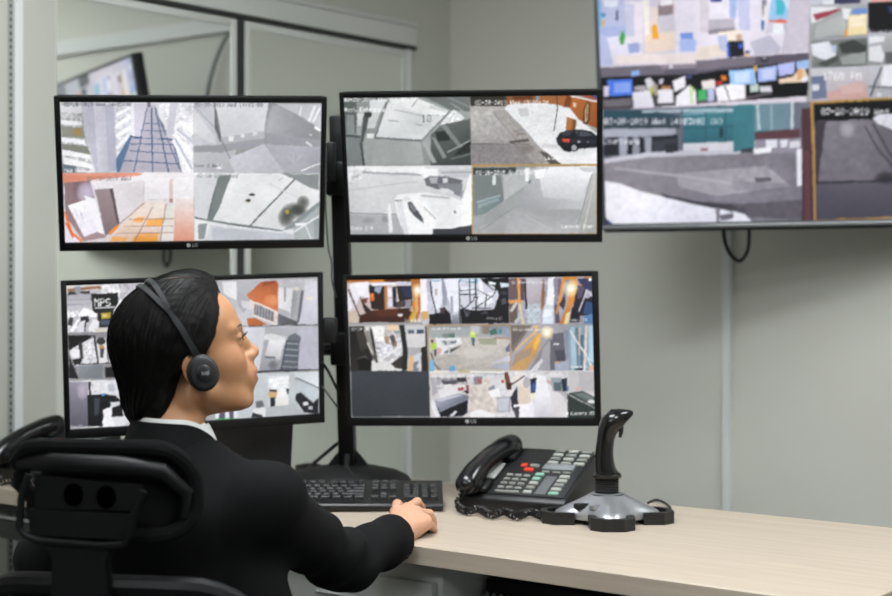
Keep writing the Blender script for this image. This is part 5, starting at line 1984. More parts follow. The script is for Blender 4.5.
def key(x, y, w, h=1):
    'keycap with its left edge x (m from the left end of the board) and row position y'
    k_ = (round(w, 3), h)
    if k_ not in key_mesh:
        b = bmesh.new()
        W_, H_ = w * 0.019 - 0.0022, h * 0.0195 - 0.0025
        v0 = [b.verts.new((sx * W_ / 2, sy * H_ / 2, 0)) for sx, sy in ((-1, -1), (1, -1), (1, 1), (-1, 1))]
        v1 = [b.verts.new((sx * (W_ / 2 - 0.0022), sy * (H_ / 2 - 0.0018) + 0.0006, 0.0085)) for sx, sy in ((-1, -1), (1, -1), (1, 1), (-1, 1))]
        b.faces.new(v1)
        for i in range(4):
            b.faces.new((v0[i], v0[(i + 1) % 4], v1[(i + 1) % 4], v1[i]))
        bmesh.ops.bevel(b, geom=list(b.edges), offset=0.0008, segments=1, affect='EDGES')
        me = bpy.data.meshes.new('key')
        b.to_mesh(me)
        b.free()
        me.materials.append(KEY)
        key_mesh[k_] = me
    o = bpy.data.objects.new('key', key_mesh[k_])
    COL.objects.link(o)
    o.parent = kb
    yy = y + h * 0.0195 / 2
    o.location = (-KB_W + x + w * 0.019 / 2, yy, kz(yy) - 0.0005)
    o.rotation_euler = (slope, 0, 0)
rows = [[1.25, 1.25, 1.25, 6.25, 1.25, 1.25, 1.25, 1.25], [2.25] + [1] * 10 + [2.75], [1.75] + [1] * 11 + [2.25], [1.5] + [1] * 12 + [1.5], [1] * 13 + [2]]
X0, Y0 = 0.010, 0.028
for r, row in enumerate(rows):
    x = X0
    for w in row:
        key(x, Y0 + r * 0.0195, w)
        x += w * 0.019
yf = Y0 + 5 * 0.0195 + 0.007
key(X0, yf, 1)
for g in range(3):
    for i in range(4):
        key(X0 + (2 + g * 4.4 + i) * 0.019, yf, 1)
xn = X0 + 15 * 0.019 + 0.010
for i in range(3):
    key(xn + i * 0.019, yf, 1)
    key(xn + i * 0.019, Y0 + 4 * 0.0195, 1)
    key(xn + i * 0.019, Y0 + 3 * 0.0195, 1)
    key(xn + i * 0.019, Y0, 1)
key(xn + 0.019, Y0 + 0.0195, 1)
xp = xn + 3 * 0.019 + 0.010
for r in range(1, 4):
    for i in range(3):
        key(xp + i * 0.019, Y0 + r * 0.0195, 1)
for i in range(4):
    key(xp + i * 0.019, Y0 + 4 * 0.0195, 1)
key(xp, Y0, 2)
key(xp + 2 * 0.019, Y0, 1)
key(xp + 3 * 0.019, Y0, 1, 2)
key(xp + 3 * 0.019, Y0 + 2 * 0.0195, 1, 2)

# ================================================================== desk phones
KEY_GREY = mat('phone_key_grey', '7d807a', 0.5)
KEY_WHITE = mat('phone_key_label_white', 'a0a39c', 0.5)
KEY_GREEN = mat('phone_key_green', '7fa897', 0.5)
KEY_RED = mat('phone_key_red', 'd8402a', 0.45)
LCD = mat('phone_display_grey', '7d8284', 0.25)
PH_W, PH_D = 0.243, 0.19
PH_S = math.atan2(0.080, PH_D)                        # slope of the face
def desk_phone(loc, rz, label):
    ph = thing('desk_phone', label, 'phone', loc, (0, 0, rz))
    ux = Matrix(((0, 0, 1, 0), (1, 0, 0, 0), (0, 1, 0, 0), (0, 0, 0, 1)))      # profile in yz pulled along x
    b = MB()
    b.prism([(0, 0.004), (0, 0.026), (0.008, 0.034), (PH_D - 0.012, 0.110), (PH_D, 0.108), (PH_D + 0.004, 0.006)], 0.004, PH_W, ux, bev=0.003)
    b.build('base', BLACK, ph)
    MF = Matrix.Translation((0, 0.008, 0.0345)) @ Matrix.Rotation(math.atan2(0.076, PH_D - 0.02), 4, 'X')   # face frame
    fb = MB().box((PH_W / 2 + 0.03, 0.098, 0.0006), (PH_W - 0.072, 0.188, 0.003), 0.001, M=MF)
    fb.build('face_plate', mat('phone_face_black', '202122', 0.4), ph)
    def k(x, y, w, h, m, name='button'):
        return MB().box((x, y, 0.0035), (w, h, 0.006), 0.0016, M=MF, seg=1).build(name, m, ph)
    for r in range(4):                                # dial pad
        for c in range(3):
            k(0.088 + c * 0.0195, 0.026 + r * 0.0165, 0.0145, 0.0085, KEY_GREY, 'dial_button')
    k(0.108, 0.0105, 0.055, 0.007, KEY_GREY, 'volume_bar')
    k(0.104, 0.118, 0.013, 0.011, KEY_RED)
    k(0.128, 0.118, 0.020, 0.010, KEY_GREY)
    k(0.121, 0.101, 0.021, 0.010, KEY_RED)
    for r, m in enumerate((KEY_WHITE, KEY_GREY, KEY_WHITE, KEY_GREEN, KEY_GREEN)):
        k(0.153, 0.014 + r * 0.0175, 0.019, 0.0105, m)
    MB().box((0.182, 0.044, 0.0025), (0.024, 0.072, 0.004), 0.001, M=MF).build('index_card', mat('phone_index_grey', '5d6062', 0.35), ph)
    for r, m in enumerate((KEY_GREEN, KEY_WHITE, KEY_GREY, KEY_WHITE, KEY_WHITE)):
        k(0.211, 0.014 + r * 0.0165, 0.022, 0.0105, m)
    MB().box((0.186, 0.113, 0.004), (0.070, 0.022, 0.009), 0.002, M=MF).build('display', LCD, ph)
    for i in range(3):
        k(0.162 + i * 0.024, 0.0955, 0.018, 0.006, KEY_GREY)
    for r in range(4):
        for c in range(3):
            k(0.163 + c * 0.030, 0.134 + r * 0.0165, 0.023, 0.0095, KEY_GREY if (r + c) % 2 else KEY_WHITE, 'line_button')
    # cradle and handset along the left side
    MB().box((0.035, 0.022, 0.008), (0.060, 0.040, 0.012), 0.004, M=MF).build('cradle', BLACK, ph)
    MB().box((0.046, 0.156, 0.008), (0.060, 0.052, 0.012), 0.004, M=MF).build('cradle', BLACK, ph)
    MB().box((0.045, 0.088, 0.004), (0.030, 0.062, 0.006), 0.002, M=MF).build('label_window', mat('phone_label_paper', 'b9bab6', 0.6), ph)
    pts = [(0.026, -0.019, 0.014), (0.028, -0.006, 0.023), (0.031, 0.026, 0.030), (0.035, 0.070, 0.033), (0.041, 0.112, 0.030), (0.047, 0.150, 0.022), (0.051, 0.178, 0.013), (0.053, 0.193, 0.004)]
    hs = MB()
    rr_ = [0.018, 0.026, 0.0255, 0.0225, 0.0225, 0.0255, 0.026, 0.017]
    fine, fr_ = [], []
    for i in range(len(pts) - 1):
        a, b, c, d = [Vector(pts[max(0, min(len(pts) - 1, j))]) for j in (i - 1, i, i + 1, i + 2)]
        for q in range(5):
            t = q / 5
            fine.append(0.5 * ((2 * b) + (c - a) * t + (2 * a - 5 * b + 4 * c - d) * t * t + (3 * b - a - 3 * c + d) * t ** 3))
            fr_.append(rr_[i] + (rr_[i + 1] - rr_[i]) * (t * t * (3 - 2 * t)))
    fine.append(Vector(pts[-1]))
    fr_.append(rr_[-1])
    hs.tube([MF @ p for p in fine], fr_, 20)
    for x, y, z, r in ((0.029, 0.006, 0.020, 0.028), (0.048, 0.162, 0.018, 0.028)):
        hs.lathe([(r * 0.75, -0.014), (r, -0.008), (r, 0.006), (r * 0.8, 0.014)], 22, MF @ Matrix.Translation((x, y, z)))
    hs.build('handset', BLACK_GLOSS, ph)
    return ph
PH_A = math.radians(-27.0)
right_phone_loc = at(456.5, 0, 3.237)
phone_r = desk_phone((right_phone_loc.x, right_phone_loc.y, DESK_Z), PH_A, 'black desk phone with red keys between keyboard and joystick')
# coiled cord lying in front of the phone (part of it)
def coil(parent, path, R, r, turns, phase=0.0):
    P = [Vector(p) for p in path]
    L = [0]
    for a, b in zip(P[:-1], P[1:]):
        L.append(L[-1] + (b - a).length)
    N = turns * 9
    out = []
    for i in range(N + 1):
        s = L[-1] * i / N
        j = max(0, min(len(P) - 2, sum(1 for x in L if x <= s) - 1))
        t = (s - L[j]) / (L[j + 1] - L[j])
        c = P[j].lerp(P[j + 1], t)
        d = (P[j + 1] - P[j]).normalized()
        u = d.cross(Vector((0, 0, 1))).normalized()
        v = u.cross(d)
        w = 2 * math.pi * turns * i / N + phase
        out.append(c + u * R * math.cos(w) + v * R * math.sin(w))
    return MB().tube(out, r, 5).build('coiled_cord', mat('cord_black', '111112', 0.3), parent)
inv = Matrix.Translation(phone_r.location) @ Euler(phone_r.rotation_euler).to_matrix().to_4x4()
inv = inv.inverted()
path = []
for i in range(29):
    t = i / 28
    px = 459 + t * 90
    py = 509.5 + 3 * math.sin(math.pi * min(1, t * 1.1)) + t * 6.5 + 2.2 * math.sin(t * math.pi * 7)
    p = on_z(px, py - 2.0, DESK_Z + 0.011)
    path.append(inv @ p)
coil(phone_r, path, 0.0072, 0.0019, 42)
coil(phone_r, [Vector((0.02, 0.002, 0.045)), Vector((0.008, -0.012, 0.02)), path[0]], 0.0055, 0.0017, 8)
lp = at(-9, 0, 3.74)
phone_l = copy_tree(phone_r)
phone_l.location = (lp.x, lp.y, DESK_Z)
phone_l.rotation_euler = (0, 0, PH_A + math.radians(-4))
phone_l['label'] = 'black desk phone at the far left end of the desk, partly behind the chair'
for o in (phone_l, phone_r):
    o['group'] = 'black desk phones'

# ================================================================== joystick
js0 = at(607, 0, 3.07)
js = thing('joystick', 'flight style joystick with black grip on a silver star shaped base', 'joystick', (js0.x, js0.y, DESK_Z), (0, 0, math.radians(-6)))
NT = 64
def lobe(th):
    return 0.5 + 0.5 * math.cos(4 * (th - math.radians(-84)))
bm_ = MB()
prof = [(1.0, 0.010), (1.02, 0.016), (0.97, 0.024), (0.80, 0.033), (0.55, 0.045), (0.36, 0.055), (0.30, 0.058)]
vs, fs = [], []
for j, (f, z) in enumerate(prof):
    for i in range(NT):
        th = 2 * math.pi * i / NT
        R0 = 0.070 + 0.034 * lobe(th) ** 1.3
        R_ = 0.30 * 0.10 + (R0 - 0.03) * max(0, (f - 0.30) / 0.70)
        vs.append((R_ * math.cos(th), R_ * math.sin(th), z))
for j in range(len(prof) - 1):
    for i in range(NT):
        fs.append((j * NT + i, j * NT + (i + 1) % NT, (j + 1) * NT + (i + 1) % NT, (j + 1) * NT + i))
fs.append(tuple(range(NT))[::-1])
fs.append(tuple((len(prof) - 1) * NT + i for i in range(NT)))
bm_.add(vs, fs)
bm_.build('base', SILVER, js, angle=50)
for a in (-84, 6, 96, 186):
    M_ = Matrix.Rotation(math.radians(a), 4, 'Z')
    ft = MB()
    outer = [(0.068, -0.044), (0.108, -0.043), (0.130, -0.020), (0.130, 0.020), (0.108, 0.043), (0.068, 0.044), (0.060, 0.0)]
    inner = [(0.080, -0.029), (0.103, -0.031), (0.118, -0.014), (0.118, 0.014), (0.103, 0.031), (0.080, 0.029), (0.074, 0.0)]
    n = len(outer)
    v = [(x, y, 0.0) for x, y in outer] + [(x, y, 0.024) for x, y in outer] + [(x, y, 0.024) for x, y in inner] + [(x, y, 0.015) for x, y in inner]
    f = [tuple(range(n))[::-1], tuple(3 * n + i for i in range(n))]
    for i in range(n):
        k_ = (i + 1) % n
        f += [(i, k_, n + k_, n + i), (n + i, n + k_, 2 * n + k_, 2 * n + i), (2 * n + i, 2 * n + k_, 3 * n + k_, 3 * n + i)]
    ft.add(v, f, M_)
    fo = ft.build('foot', BLACK, js, angle=25)
    if a in (-84, 6):
        MB().prism([(x * 0.94 + 0.006, y * 0.86) for x, y in inner], 0.0155, 0.0175, M_, bev=0.0006).build('foot_inlay', SILVER if a == -84 else BLACK_MATTE, fo)
bo = MB()
pr = [(0.030, 0.054)]
for i in range(6):
    z = 0.058 + i * 0.0052
    pr += [(0.0245, z), (0.0215, z + 0.0026)]
pr.append((0.022, 0.091))
bo.lathe([(0.034, 0.052), (0.034, 0.056)] + pr[1:], 24)
bo.build('boot', RUBBER, js)
MB().lathe([(0.012, 0.086), (0.028, 0.088), (0.029, 0.094), (0.024, 0.099), (0.018, 0.101)], 28).build('flange', BLACK_GLOSS, js)
def jp(px, py):
    p = at(px, py, js0.y) - Vector((js0.x, js0.y, DESK_Z))
    return Euler((0, 0, math.radians(6))).to_matrix() @ p
grip = [(606.5, 474, 11.8), (605.2, 469, 10.6), (604.4, 462, 9.8), (604.2, 454, 9.2), (604.8, 446, 8.8), (605.8, 438, 8.8), (607.4, 431, 9.6), (609.8, 425, 10.8), (613.2, 421, 11.2), (617.5, 418.2, 10.2), (622, 416.2, 8.2), (626.5, 414.6, 5.8), (630.5, 413.2, 3.6), (633, 412.4, 1.6)]
MB().tube([jp(a, b) for a, b, _ in grip], [r * js0.y / F_PX for *_, r in grip], 18, flat=(Vector((0, 1, 0)), 1.25)).build('grip', BLACK_GLOSS, js)
MB().tube([jp(619, 421), jp(621, 426), jp(621, 432), jp(620, 437.5)], [0.006, 0.0055, 0.0045, 0.003], 10).build('trigger', BLACK_MATTE, js)
MB().tube([jp(608.5, 420), jp(604.5, 413.5)], [0.0105, 0.0085], 12).build('thumb_pad', SILVER, js)
MB().tube([jp(614, 416), jp(614.5, 409.5)], [0.0065, 0.0085], 12).build('hat_switch', BLACK_GLOSS, js)
MB().box((-0.050, -0.035, 0.036), (0.026, 0.018, 0.010), 0.002, rot=(0, 0, .5)).build('throttle', BLACK, js)
for px, py in ((590, 505), (583, 511)):
    pass
MB().lathe([(0.012, 0.0), (0.012, 0.006), (0.009, 0.008)], 16, Matrix.Translation((-0.022, -0.052, 0.033))).build('base_button', SILVER, js)
cable('joystick_cable', 'thin black cable curving off the right side of the joystick base',
      [on_z(648, 503, DESK_Z + 0.02), on_z(656, 500, DESK_Z + 0.014), on_z(664, 502.5, DESK_Z + 0.006), on_z(670, 507.5, DESK_Z + 0.0035), on_z(668, 511, DESK_Z + 0.0035)], 0.0028)

# ================================================================== laptop lid and cables behind the woman
lid = thing('laptop', 'dark laptop lid below the lower left monitor, beside the cheek', 'laptop', tuple(at(250, 0, 3.44).xy) + (DESK_Z,), (0, 0, math.radians(3)))
LW = 0.33
xr = at(295, 0, 3.44).x - at(250, 0, 3.44).x
MB().box((xr - LW / 2 - 0.035, 0.085, 0.010), (LW - 0.07, 0.17, 0.018), 0.004).build('base', BLACK, lid)
Ml = Matrix.Translation((xr - LW / 2, 0.012, 0.017)) @ Matrix.Rotation(math.radians(13), 4, 'X')
lo = MB()
lo.prism([(-LW / 2, 0), (LW / 2 - 0.012, 0), (LW / 2, 0.21), (-LW / 2, 0.21)], -0.004, 0.004, Ml @ Matrix.Rotation(math.pi / 2, 4, 'X'), bev=0.0015)
lo.build('lid', mat('dark_slate_plastic', '26282a', 0.45), lid)
MB().box((-0.034, -0.0052, 0.150), (0.020, 0.0008, 0.004), M=Ml).build('badge', LOGO_GREY, lid)

cable('monitor_cable', 'thin grey cable hanging from the upper left monitor beside the pole',
      [at(326, 150, 3.36), at(325.5, 200, 3.37), at(328, 245, 3.38), at(331.5, 262, 3.39), at(332, 280, 3.40), at(336, 297, 3.42)], 0.0022, mat('grey_cable', '55595a', 0.5))
cable('monitor_cable', 'black cable dropping from the lower left monitor towards the pole',
      [at(322, 362, 3.37), at(328, 371, 3.39), at(334, 383, 3.42), at(340, 395, 3.46)], 0.0032)
cable('monitor_cable', 'thin lower cable sloping to the pole beneath the black cable',
      [at(322, 386, 3.38), at(330, 397, 3.40), at(338, 408, 3.45)], 0.0022, mat('grey_cable', '55595a', 0.5))
cable('power_cable', 'black cables bunched on the desk behind the shoulder by the stand base',
      [on_z(296, 470, DESK_Z + .02), on_z(304, 469.5, DESK_Z + .035), on_z(314, 463, DESK_Z + .04), at(326, 453, 3.62), at(338, 443, 3.58)], 0.0042)
cable('power_cable', 'loose dark cable coil on the desk left of the stand base',
      [on_z(297, 467, DESK_Z + .010), on_z(308, 465.5, DESK_Z + .02), on_z(318, 466, DESK_Z + .02), on_z(324, 468.5, DESK_Z + .012)], 0.0062)
cable('keyboard_cable', 'thin keyboard cable running back over the stand base',
      [on_z(361, 484, DESK_Z + .046), on_z(357, 478.5, DESK_Z + .052), on_z(352, 472.5, DESK_Z + .062), on_z(346, 466, DESK_Z + .068)], 0.002)
# ================================================================== smooth implicit surfaces for the figure
class Field:
    def __init__(self, xs, ys, zs):
        self.ax = [np.asarray(a, np.float32) for a in (xs, ys, zs)]
        self.f = np.full([len(a) for a in self.ax], 0.06, np.float32)
    def region(self, lo, hi):
        sl = []
        for a, l, h in zip(self.ax, lo, hi):
            i0, i1 = max(0, np.searchsorted(a, l) - 2), min(len(a), np.searchsorted(a, h) + 2)
            if i1 <= i0:
                return None
            sl.append(slice(i0, i1))
        return tuple(sl)
    def apply(self, fn, lo, hi, k=0.01, op='u'):
        sl = self.region(np.array(lo) - k - 0.012, np.array(hi) + k + 0.012)
        if sl is None:
            return
        X, Y, Z = np.meshgrid(*[a[s] for a, s in zip(self.ax, sl)], indexing='ij')
        d = fn(X, Y, Z).astype(np.float32)
        f = self.f[sl]
        if op == 'u':
            h = np.maximum(k - np.abs(f - d), 0) / k
            self.f[sl] = np.minimum(f, d) - h * h * k / 4
        elif op == 's':
            h = np.maximum(k - np.abs(f + d), 0) / k
            self.f[sl] = np.maximum(f, -d) + h * h * k / 4
        elif op == 'i':
            self.f[sl] = np.maximum(f, d)
        elif op == '+':
            self.f[sl] = f + d
    def mesh(self):
        f = self.f
        s = f < 0
        c = np.zeros(tuple(n - 1 for n in s.shape), np.uint8)
        offs = [(i, j, k) for i in (0, 1) for j in (0, 1) for k in (0, 1)]
        for i, j, k in offs:
            c += s[i:s.shape[0] - 1 + i, j:s.shape[1] - 1 + j, k:s.shape[2] - 1 + k]
        act = (c > 0) & (c < 8)
        I = np.argwhere(act)
        idx = np.full(act.shape, -1, np.int64)
        idx[act] = np.arange(len(I))
        acc = np.zeros((len(I), 3))
        cnt = np.zeros(len(I))
        for a in range(3):
            o1, o2 = [q for q in range(3) if q != a]
            for u in (0, 1):
                for v in (0, 1):
                    A = I.copy()
                    A[:, o1] += u
                    A[:, o2] += v
                    B = A.copy()
                    B[:, a] += 1
                    fa, fb = f[tuple(A.T)], f[tuple(B.T)]
                    m = (fa < 0) != (fb < 0)
                    t = np.where(m, fa / np.where(m, fa - fb, 1), 0)
                    PA = np.stack([self.ax[q][A[:, q]] for q in range(3)], 1).astype(float)
                    PB = np.stack([self.ax[q][B[:, q]] for q in range(3)], 1).astype(float)
                    acc[m] += (PA + (PB - PA) * t[:, None])[m]
                    cnt[m] += 1
        V = acc / cnt[:, None]
        faces = []
        for a in range(3):
            o1, o2 = [(1, 2), (2, 0), (0, 1)][a]
            sl0, sl1 = [slice(None)] * 3, [slice(None)] * 3
            sl0[a], sl1[a] = slice(0, -1), slice(1, None)
            d = s[tuple(sl0)].astype(np.int8) - s[tuple(sl1)].astype(np.int8)
            E = np.argwhere(d != 0)
            ok = (E[:, o1] > 0) & (E[:, o2] > 0) & (E[:, o1] < act.shape[o1]) & (E[:, o2] < act.shape[o2])
            E = E[ok]
            sg = d[tuple(E.T)]
            q = []
            for u, v in ((-1, -1), (0, -1), (0, 0), (-1, 0)):
                G = E.copy()
                G[:, o1] += u
                G[:, o2] += v
                q.append(idx[tuple(G.T)])
            Q = np.stack(q, 1)
            Q[sg < 0] = Q[sg < 0][:, ::-1]
            faces.append(Q)
        return V, np.concatenate(faces)

def smooth_verts(V, Fq, n=1, lam=0.5):
    e = np.concatenate([Fq[:, [0, 1]], Fq[:, [1, 2]], Fq[:, [2, 3]], Fq[:, [3, 0]]])
    e = np.concatenate([e, e[:, ::-1]])
    for _ in range(n):
        acc = np.zeros_like(V)
        cnt = np.zeros(len(V))
        np.add.at(acc, e[:, 0], V[e[:, 1]])
        np.add.at(cnt, e[:, 0], 1)
        V = V + lam * (acc / np.maximum(cnt, 1)[:, None] - V)
    return V

def raw_mesh(name, V, Fq, m, parent, base):
    me = bpy.data.meshes.new(name)
    me.vertices.add(len(V))
    me.vertices.foreach_set('co', (V - np.array(base)).astype(np.float32).ravel())
    me.loops.add(Fq.size)
    me.loops.foreach_set('vertex_index', Fq.ravel().astype(np.int32))
    me.polygons.add(len(Fq))
    me.polygons.foreach_set('loop_start', np.arange(len(Fq), dtype=np.int32) * 4)
    me.polygons.foreach_set('use_smooth', np.ones(len(Fq), bool))
    me.update(calc_edges=True)
    if m:
        me.materials.append(m)
    o = bpy.data.objects.new(name, me)
    COL.objects.link(o)
    if parent:
        o.parent = parent
    return o

def ell(c, r):
    c, r = np.array(c, float), np.array(r, float)
    def f(X, Y, Z):
        a = ((X - c[0]) / r[0]) ** 2 + ((Y - c[1]) / r[1]) ** 2 + ((Z - c[2]) / r[2]) ** 2
        b = ((X - c[0]) / r[0] ** 2) ** 2 + ((Y - c[1]) / r[1] ** 2) ** 2 + ((Z - c[2]) / r[2] ** 2) ** 2
        k0, k1 = np.sqrt(a), np.sqrt(b) + 1e-9
        return np.where(k0 < 0.05, -min(r), k0 * (k0 - 1) / k1)
    return f, c - r, c + r
def cap(a, b, ra, rb):
    a, b = np.array(a, float), np.array(b, float)
    d = b - a
    L = d @ d
    def f(X, Y, Z):
        t = np.clip(((X - a[0]) * d[0] + (Y - a[1]) * d[1] + (Z - a[2]) * d[2]) / L, 0, 1)
        return np.sqrt((X - a[0] - d[0] * t) ** 2 + (Y - a[1] - d[1] * t) ** 2 + (Z - a[2] - d[2] * t) ** 2) - (ra + (rb - ra) * t)
    r = max(ra, rb)
    return f, np.minimum(a, b) - r, np.maximum(a, b) + r

class Frame:
    'local frame: world = o + s * (R @ p)'
    def __init__(self, o, R, s=1.0):
        self.o, self.R, self.s = np.array(o, float), np.array(R, float), s
    def w(self, p):
        return self.o + self.s * (np.array(p, float) @ self.R.T)
    def loc(self, P):
        return ((P - self.o) / self.s) @ self.R
    def put(self, field, prim, k=0.01, op='u'):
        f, lo, hi = prim
        cs = np.array([[(lo, hi)[i][0], (lo, hi)[j][1], (lo, hi)[k_][2]] for i in (0, 1) for j in (0, 1) for k_ in (0, 1)])
        W = self.w(cs)
        R, o, s = self.R, self.o, self.s
        def g(X, Y, Z):
            x, y, z = (X - o[0]) / s, (Y - o[1]) / s, (Z - o[2]) / s
            return s * f(x * R[0, 0] + y * R[1, 0] + z * R[2, 0], x * R[0, 1] + y * R[1, 1] + z * R[2, 1], x * R[0, 2] + y * R[1, 2] + z * R[2, 2])
        field.apply(g, W.min(0), W.max(0), k, op)

def bands(lo, hi, coarse, fine):
    'axis with finer steps inside the given bands'
    out = [lo]
    while out[-1] < hi:
        x = out[-1]
        h = coarse
        for a, b, f in fine:
            if a - 1e-9 <= x < b:
                h = f
            elif a > x and a < x + h:
                h = max(a - x, 1e-4)
        out.append(x + h)
    return np.array(out)

# ------------------------------------------------------------------ the seated woman: frames
FACE_A, FACE_P = math.radians(20.0), math.radians(14.0)
fw = np.array([math.cos(FACE_A) * math.cos(FACE_P), math.sin(FACE_A) * math.cos(FACE_P), math.sin(FACE_P)])
lf = np.array([-math.sin(FACE_A), math.cos(FACE_A), 0])
upv = np.cross(fw, lf)
HEAD_O = np.array(at(187, 368, 2.45))
HEAD = Frame(HEAD_O, np.stack([fw, lf, upv], 1), 0.001030)
TA = math.radians(70.0)                                   # way the trunk faces, from +X
t_r, t_f = np.array([math.sin(TA), -math.cos(TA), 0]), np.array([math.cos(TA), math.sin(TA), 0])
NECK = np.array(at(173, 430, 2.415))
TRUNK = Frame((NECK[0], NECK[1], 0), np.stack([t_r, t_f, [0, 0, 1]], 1))
R_SH, L_SH = TRUNK.w((0.154, -0.004, 0.872)), TRUNK.w((-0.155, 0.03, 0.872))
R_EL = np.array((-0.172, 2.595, 0.744))
R_WR = np.array((-0.084, 2.828, 0.753))
L_EL = np.array((-0.645, 2.51, 0.765))
L_WR = np.array((-0.455, 2.70, 0.672))
PERSON_BASE = TRUNK.w((0, 0, 0))
PERSON_BASE[2] = 0.0

bd_x = bands(-0.80, 0.02, 0.010, [(-0.56, -0.27, 0.0022), (-0.125, 0.012, 0.0017)])
bd_y = bands(2.18, 3.06, 0.010, [(2.31, 2.62, 0.0022), (2.80, 3.03, 0.0017)])
bd_z = bands(0.02, 1.28, 0.010, [(0.735, 0.835, 0.0017), (0.945, 1.235, 0.0022)])
B = Field(bd_x, bd_y, bd_z)
# trunk, neck, legs
for prim, k in (
    (ell((0, 0.005, 0.80), (0.145, 0.095, 0.17)), 0.03), (ell((0, -0.012, 0.86), (0.145, 0.080, 0.085)), 0.03),
    (ell((0, 0.01, 0.66), (0.125, 0.09, 0.15)), 0.04), (ell((0, -0.005, 0.535), (0.16, 0.115, 0.11)), 0.04),
    (cap((-0.145, 0.02, 0.875), (0.145, 0.0, 0.895), 0.040, 0.040), 0.04),
    (cap((-0.004, 0.0, 0.89), (-0.006, 0.004, 0.985), 0.056, 0.044), 0.04),
    (cap((0.085, 0.02, 0.53), (0.10, 0.40, 0.565), 0.078, 0.056), 0.04), (cap((-0.085, 0.02, 0.53), (-0.10, 0.40, 0.565), 0.078, 0.056), 0.04),
    (cap((0.10, 0.40, 0.565), (0.105, 0.37, 0.10), 0.054, 0.036), 0.03), (cap((-0.10, 0.40, 0.565), (-0.105, 0.37, 0.10), 0.054, 0.036), 0.03),
    (cap((0.105, 0.36, 0.075), (0.11, 0.46, 0.055), 0.036, 0.030), 0.03), (cap((-0.105, 0.36, 0.075), (-0.11, 0.46, 0.055), 0.036, 0.030), 0.03)):
    TRUNK.put(B, prim, k)
WORLD_F = Frame((0, 0, 0), np.eye(3))
for a, b, ra, rb in ((R_SH, R_EL, 0.046, 0.037), (R_EL, R_WR, 0.038, 0.025), (L_SH, L_EL, 0.046, 0.037), (L_EL, L_WR, 0.038, 0.025)):
    WORLD_F.put(B, cap(a, b, ra, rb), 0.03)
# neck up to the skull
WORLD_F.put(B, cap(TRUNK.w((-0.006, 0.0, 0.95)), HEAD.w((-24, 0, -30)), 0.044, 0.046), 0.025)
# head, millimetres: x forward, y to her left, z up, origin between the ears
def hp(prim, k, op='u'):
    HEAD.put(B, prim, k * HEAD.s, op)
hp(ell((-4, 0, 50), (92, 73, 79)), 8)
hp(ell((40, 0, 58), (50, 58, 52)), 20)
hp(ell((44, 0, -6), (43, 55, 58)), 22)
hp(ell((34, 0, -46), (42, 48, 34)), 20)
hp(cap((8, -50, -38), (64, -24, -68), 15, 13), 24)
hp(cap((8, 50, -38), (64, 24, -68), 15, 13), 24)
hp(ell((76, 0, -70), (13, 16, 14)), 16)
hp(ell((56, -36, -5), (22, 19, 20)), 28)
hp(ell((56, 36, -5), (22, 19, 20)), 28)
hp(cap((87, -8, 42), (72, -44, 42), 8, 7), 14)
hp(cap((87, 8, 42), (72, 44, 42), 8, 7), 14)
for s in (-1, 1):
    hp(ell((92, s * 31, 24), (17, 17, 11)), 12, 's')
hp(ell((82, 0, 14), (17, 11, 26)), 8)
hp(ell((88, 0, -20), (12, 17, 11)), 10)
hp(cap((86, 0, 34), (105.5, 0, -1), 6.5, 7.8), 9)
hp(ell((104.5, 0, -3), (9.5, 9.5, 8.5)), 7)
for s in (-1, 1):
    hp(ell((97, s * 11, -7), (9.5, 6.5, 7)), 6)
    hp(ell((104, s * 5.5, -13.5), (4.5, 3, 3)), 2.5, 's')
    hp(ell((77.5, s * 31, 25), (12.6, 13.4, 12.6)), 4)
    hp(cap((88, s * 20, 31), (80, s * 44, 29), 3.0, 2.6), 5)
    hp(ell((91, s * 32, 26.2), (7.5, 12.5, 3.4)), 1.5, 's')
    hp(cap((87, s * 21, 17.5), (80, s * 42, 19), 2.6, 2.2), 5)
hp(ell((84, 0, -36), (17, 30, 22)), 16)
hp(ell((96.5, 0, -30.5), (7.0, 19, 5.2)), 7)
hp(ell((94.5, 0, -42.5), (7.5, 16, 6.2)), 7)
hp(ell((105, 0, -36.3), (7.5, 23, 1.2)), 2.5, 's')
hp(ell((95, 0, -22), (6, 3.2, 8)), 4, 's')
for s in (-1, 1):                                         # ears
    hp(ell((-5, s * 75, 4), (15.5, 6, 28)), 7)
    hp(ell((-3, s * 82, 4), (9, 4, 17)), 4, 's')
# right hand over the mouse: palm, four bent fingers and the thumb
W_ = R_WR
MCP = [np.array(p) for p in ((-0.083, 2.908, 0.788), (-0.062, 2.918, 0.793), (-0.043, 2.910, 0.787), (-0.029, 2.893, 0.776))]
PIP = [np.array(p) for p in ((-0.0815, 2.950, 0.797), (-0.0445, 2.962, 0.7985), (-0.0215, 2.942, 0.7795), (-0.0165, 2.920, 0.7600))]
DIP = [np.array(p) for p in ((-0.0735, 2.974, 0.787), (-0.0375, 2.985, 0.787), (-0.0150, 2.963, 0.7655), (-0.0125, 2.936, 0.7515))]
TIP = [np.array(p) for p in ((-0.0690, 2.990, 0.772), (-0.0345, 2.999, 0.771), (-0.0125, 2.973, 0.7535), (-0.0110, 2.944, 0.7480))]
HSH = np.array((-0.011, 0.0, -0.005))
MCP, PIP, DIP, TIP = [[p + HSH for p in q] for q in (MCP, PIP, DIP, TIP)]
rad = [(0.0100, 0.0092, 0.0080, 0.0070), (0.0102, 0.0095, 0.0082, 0.0072), (0.0098, 0.0090, 0.0078, 0.0068), (0.0088, 0.0078, 0.0068, 0.0060)]
def wp(prim, k, op='u'):
    WORLD_F.put(B, prim, k, op)
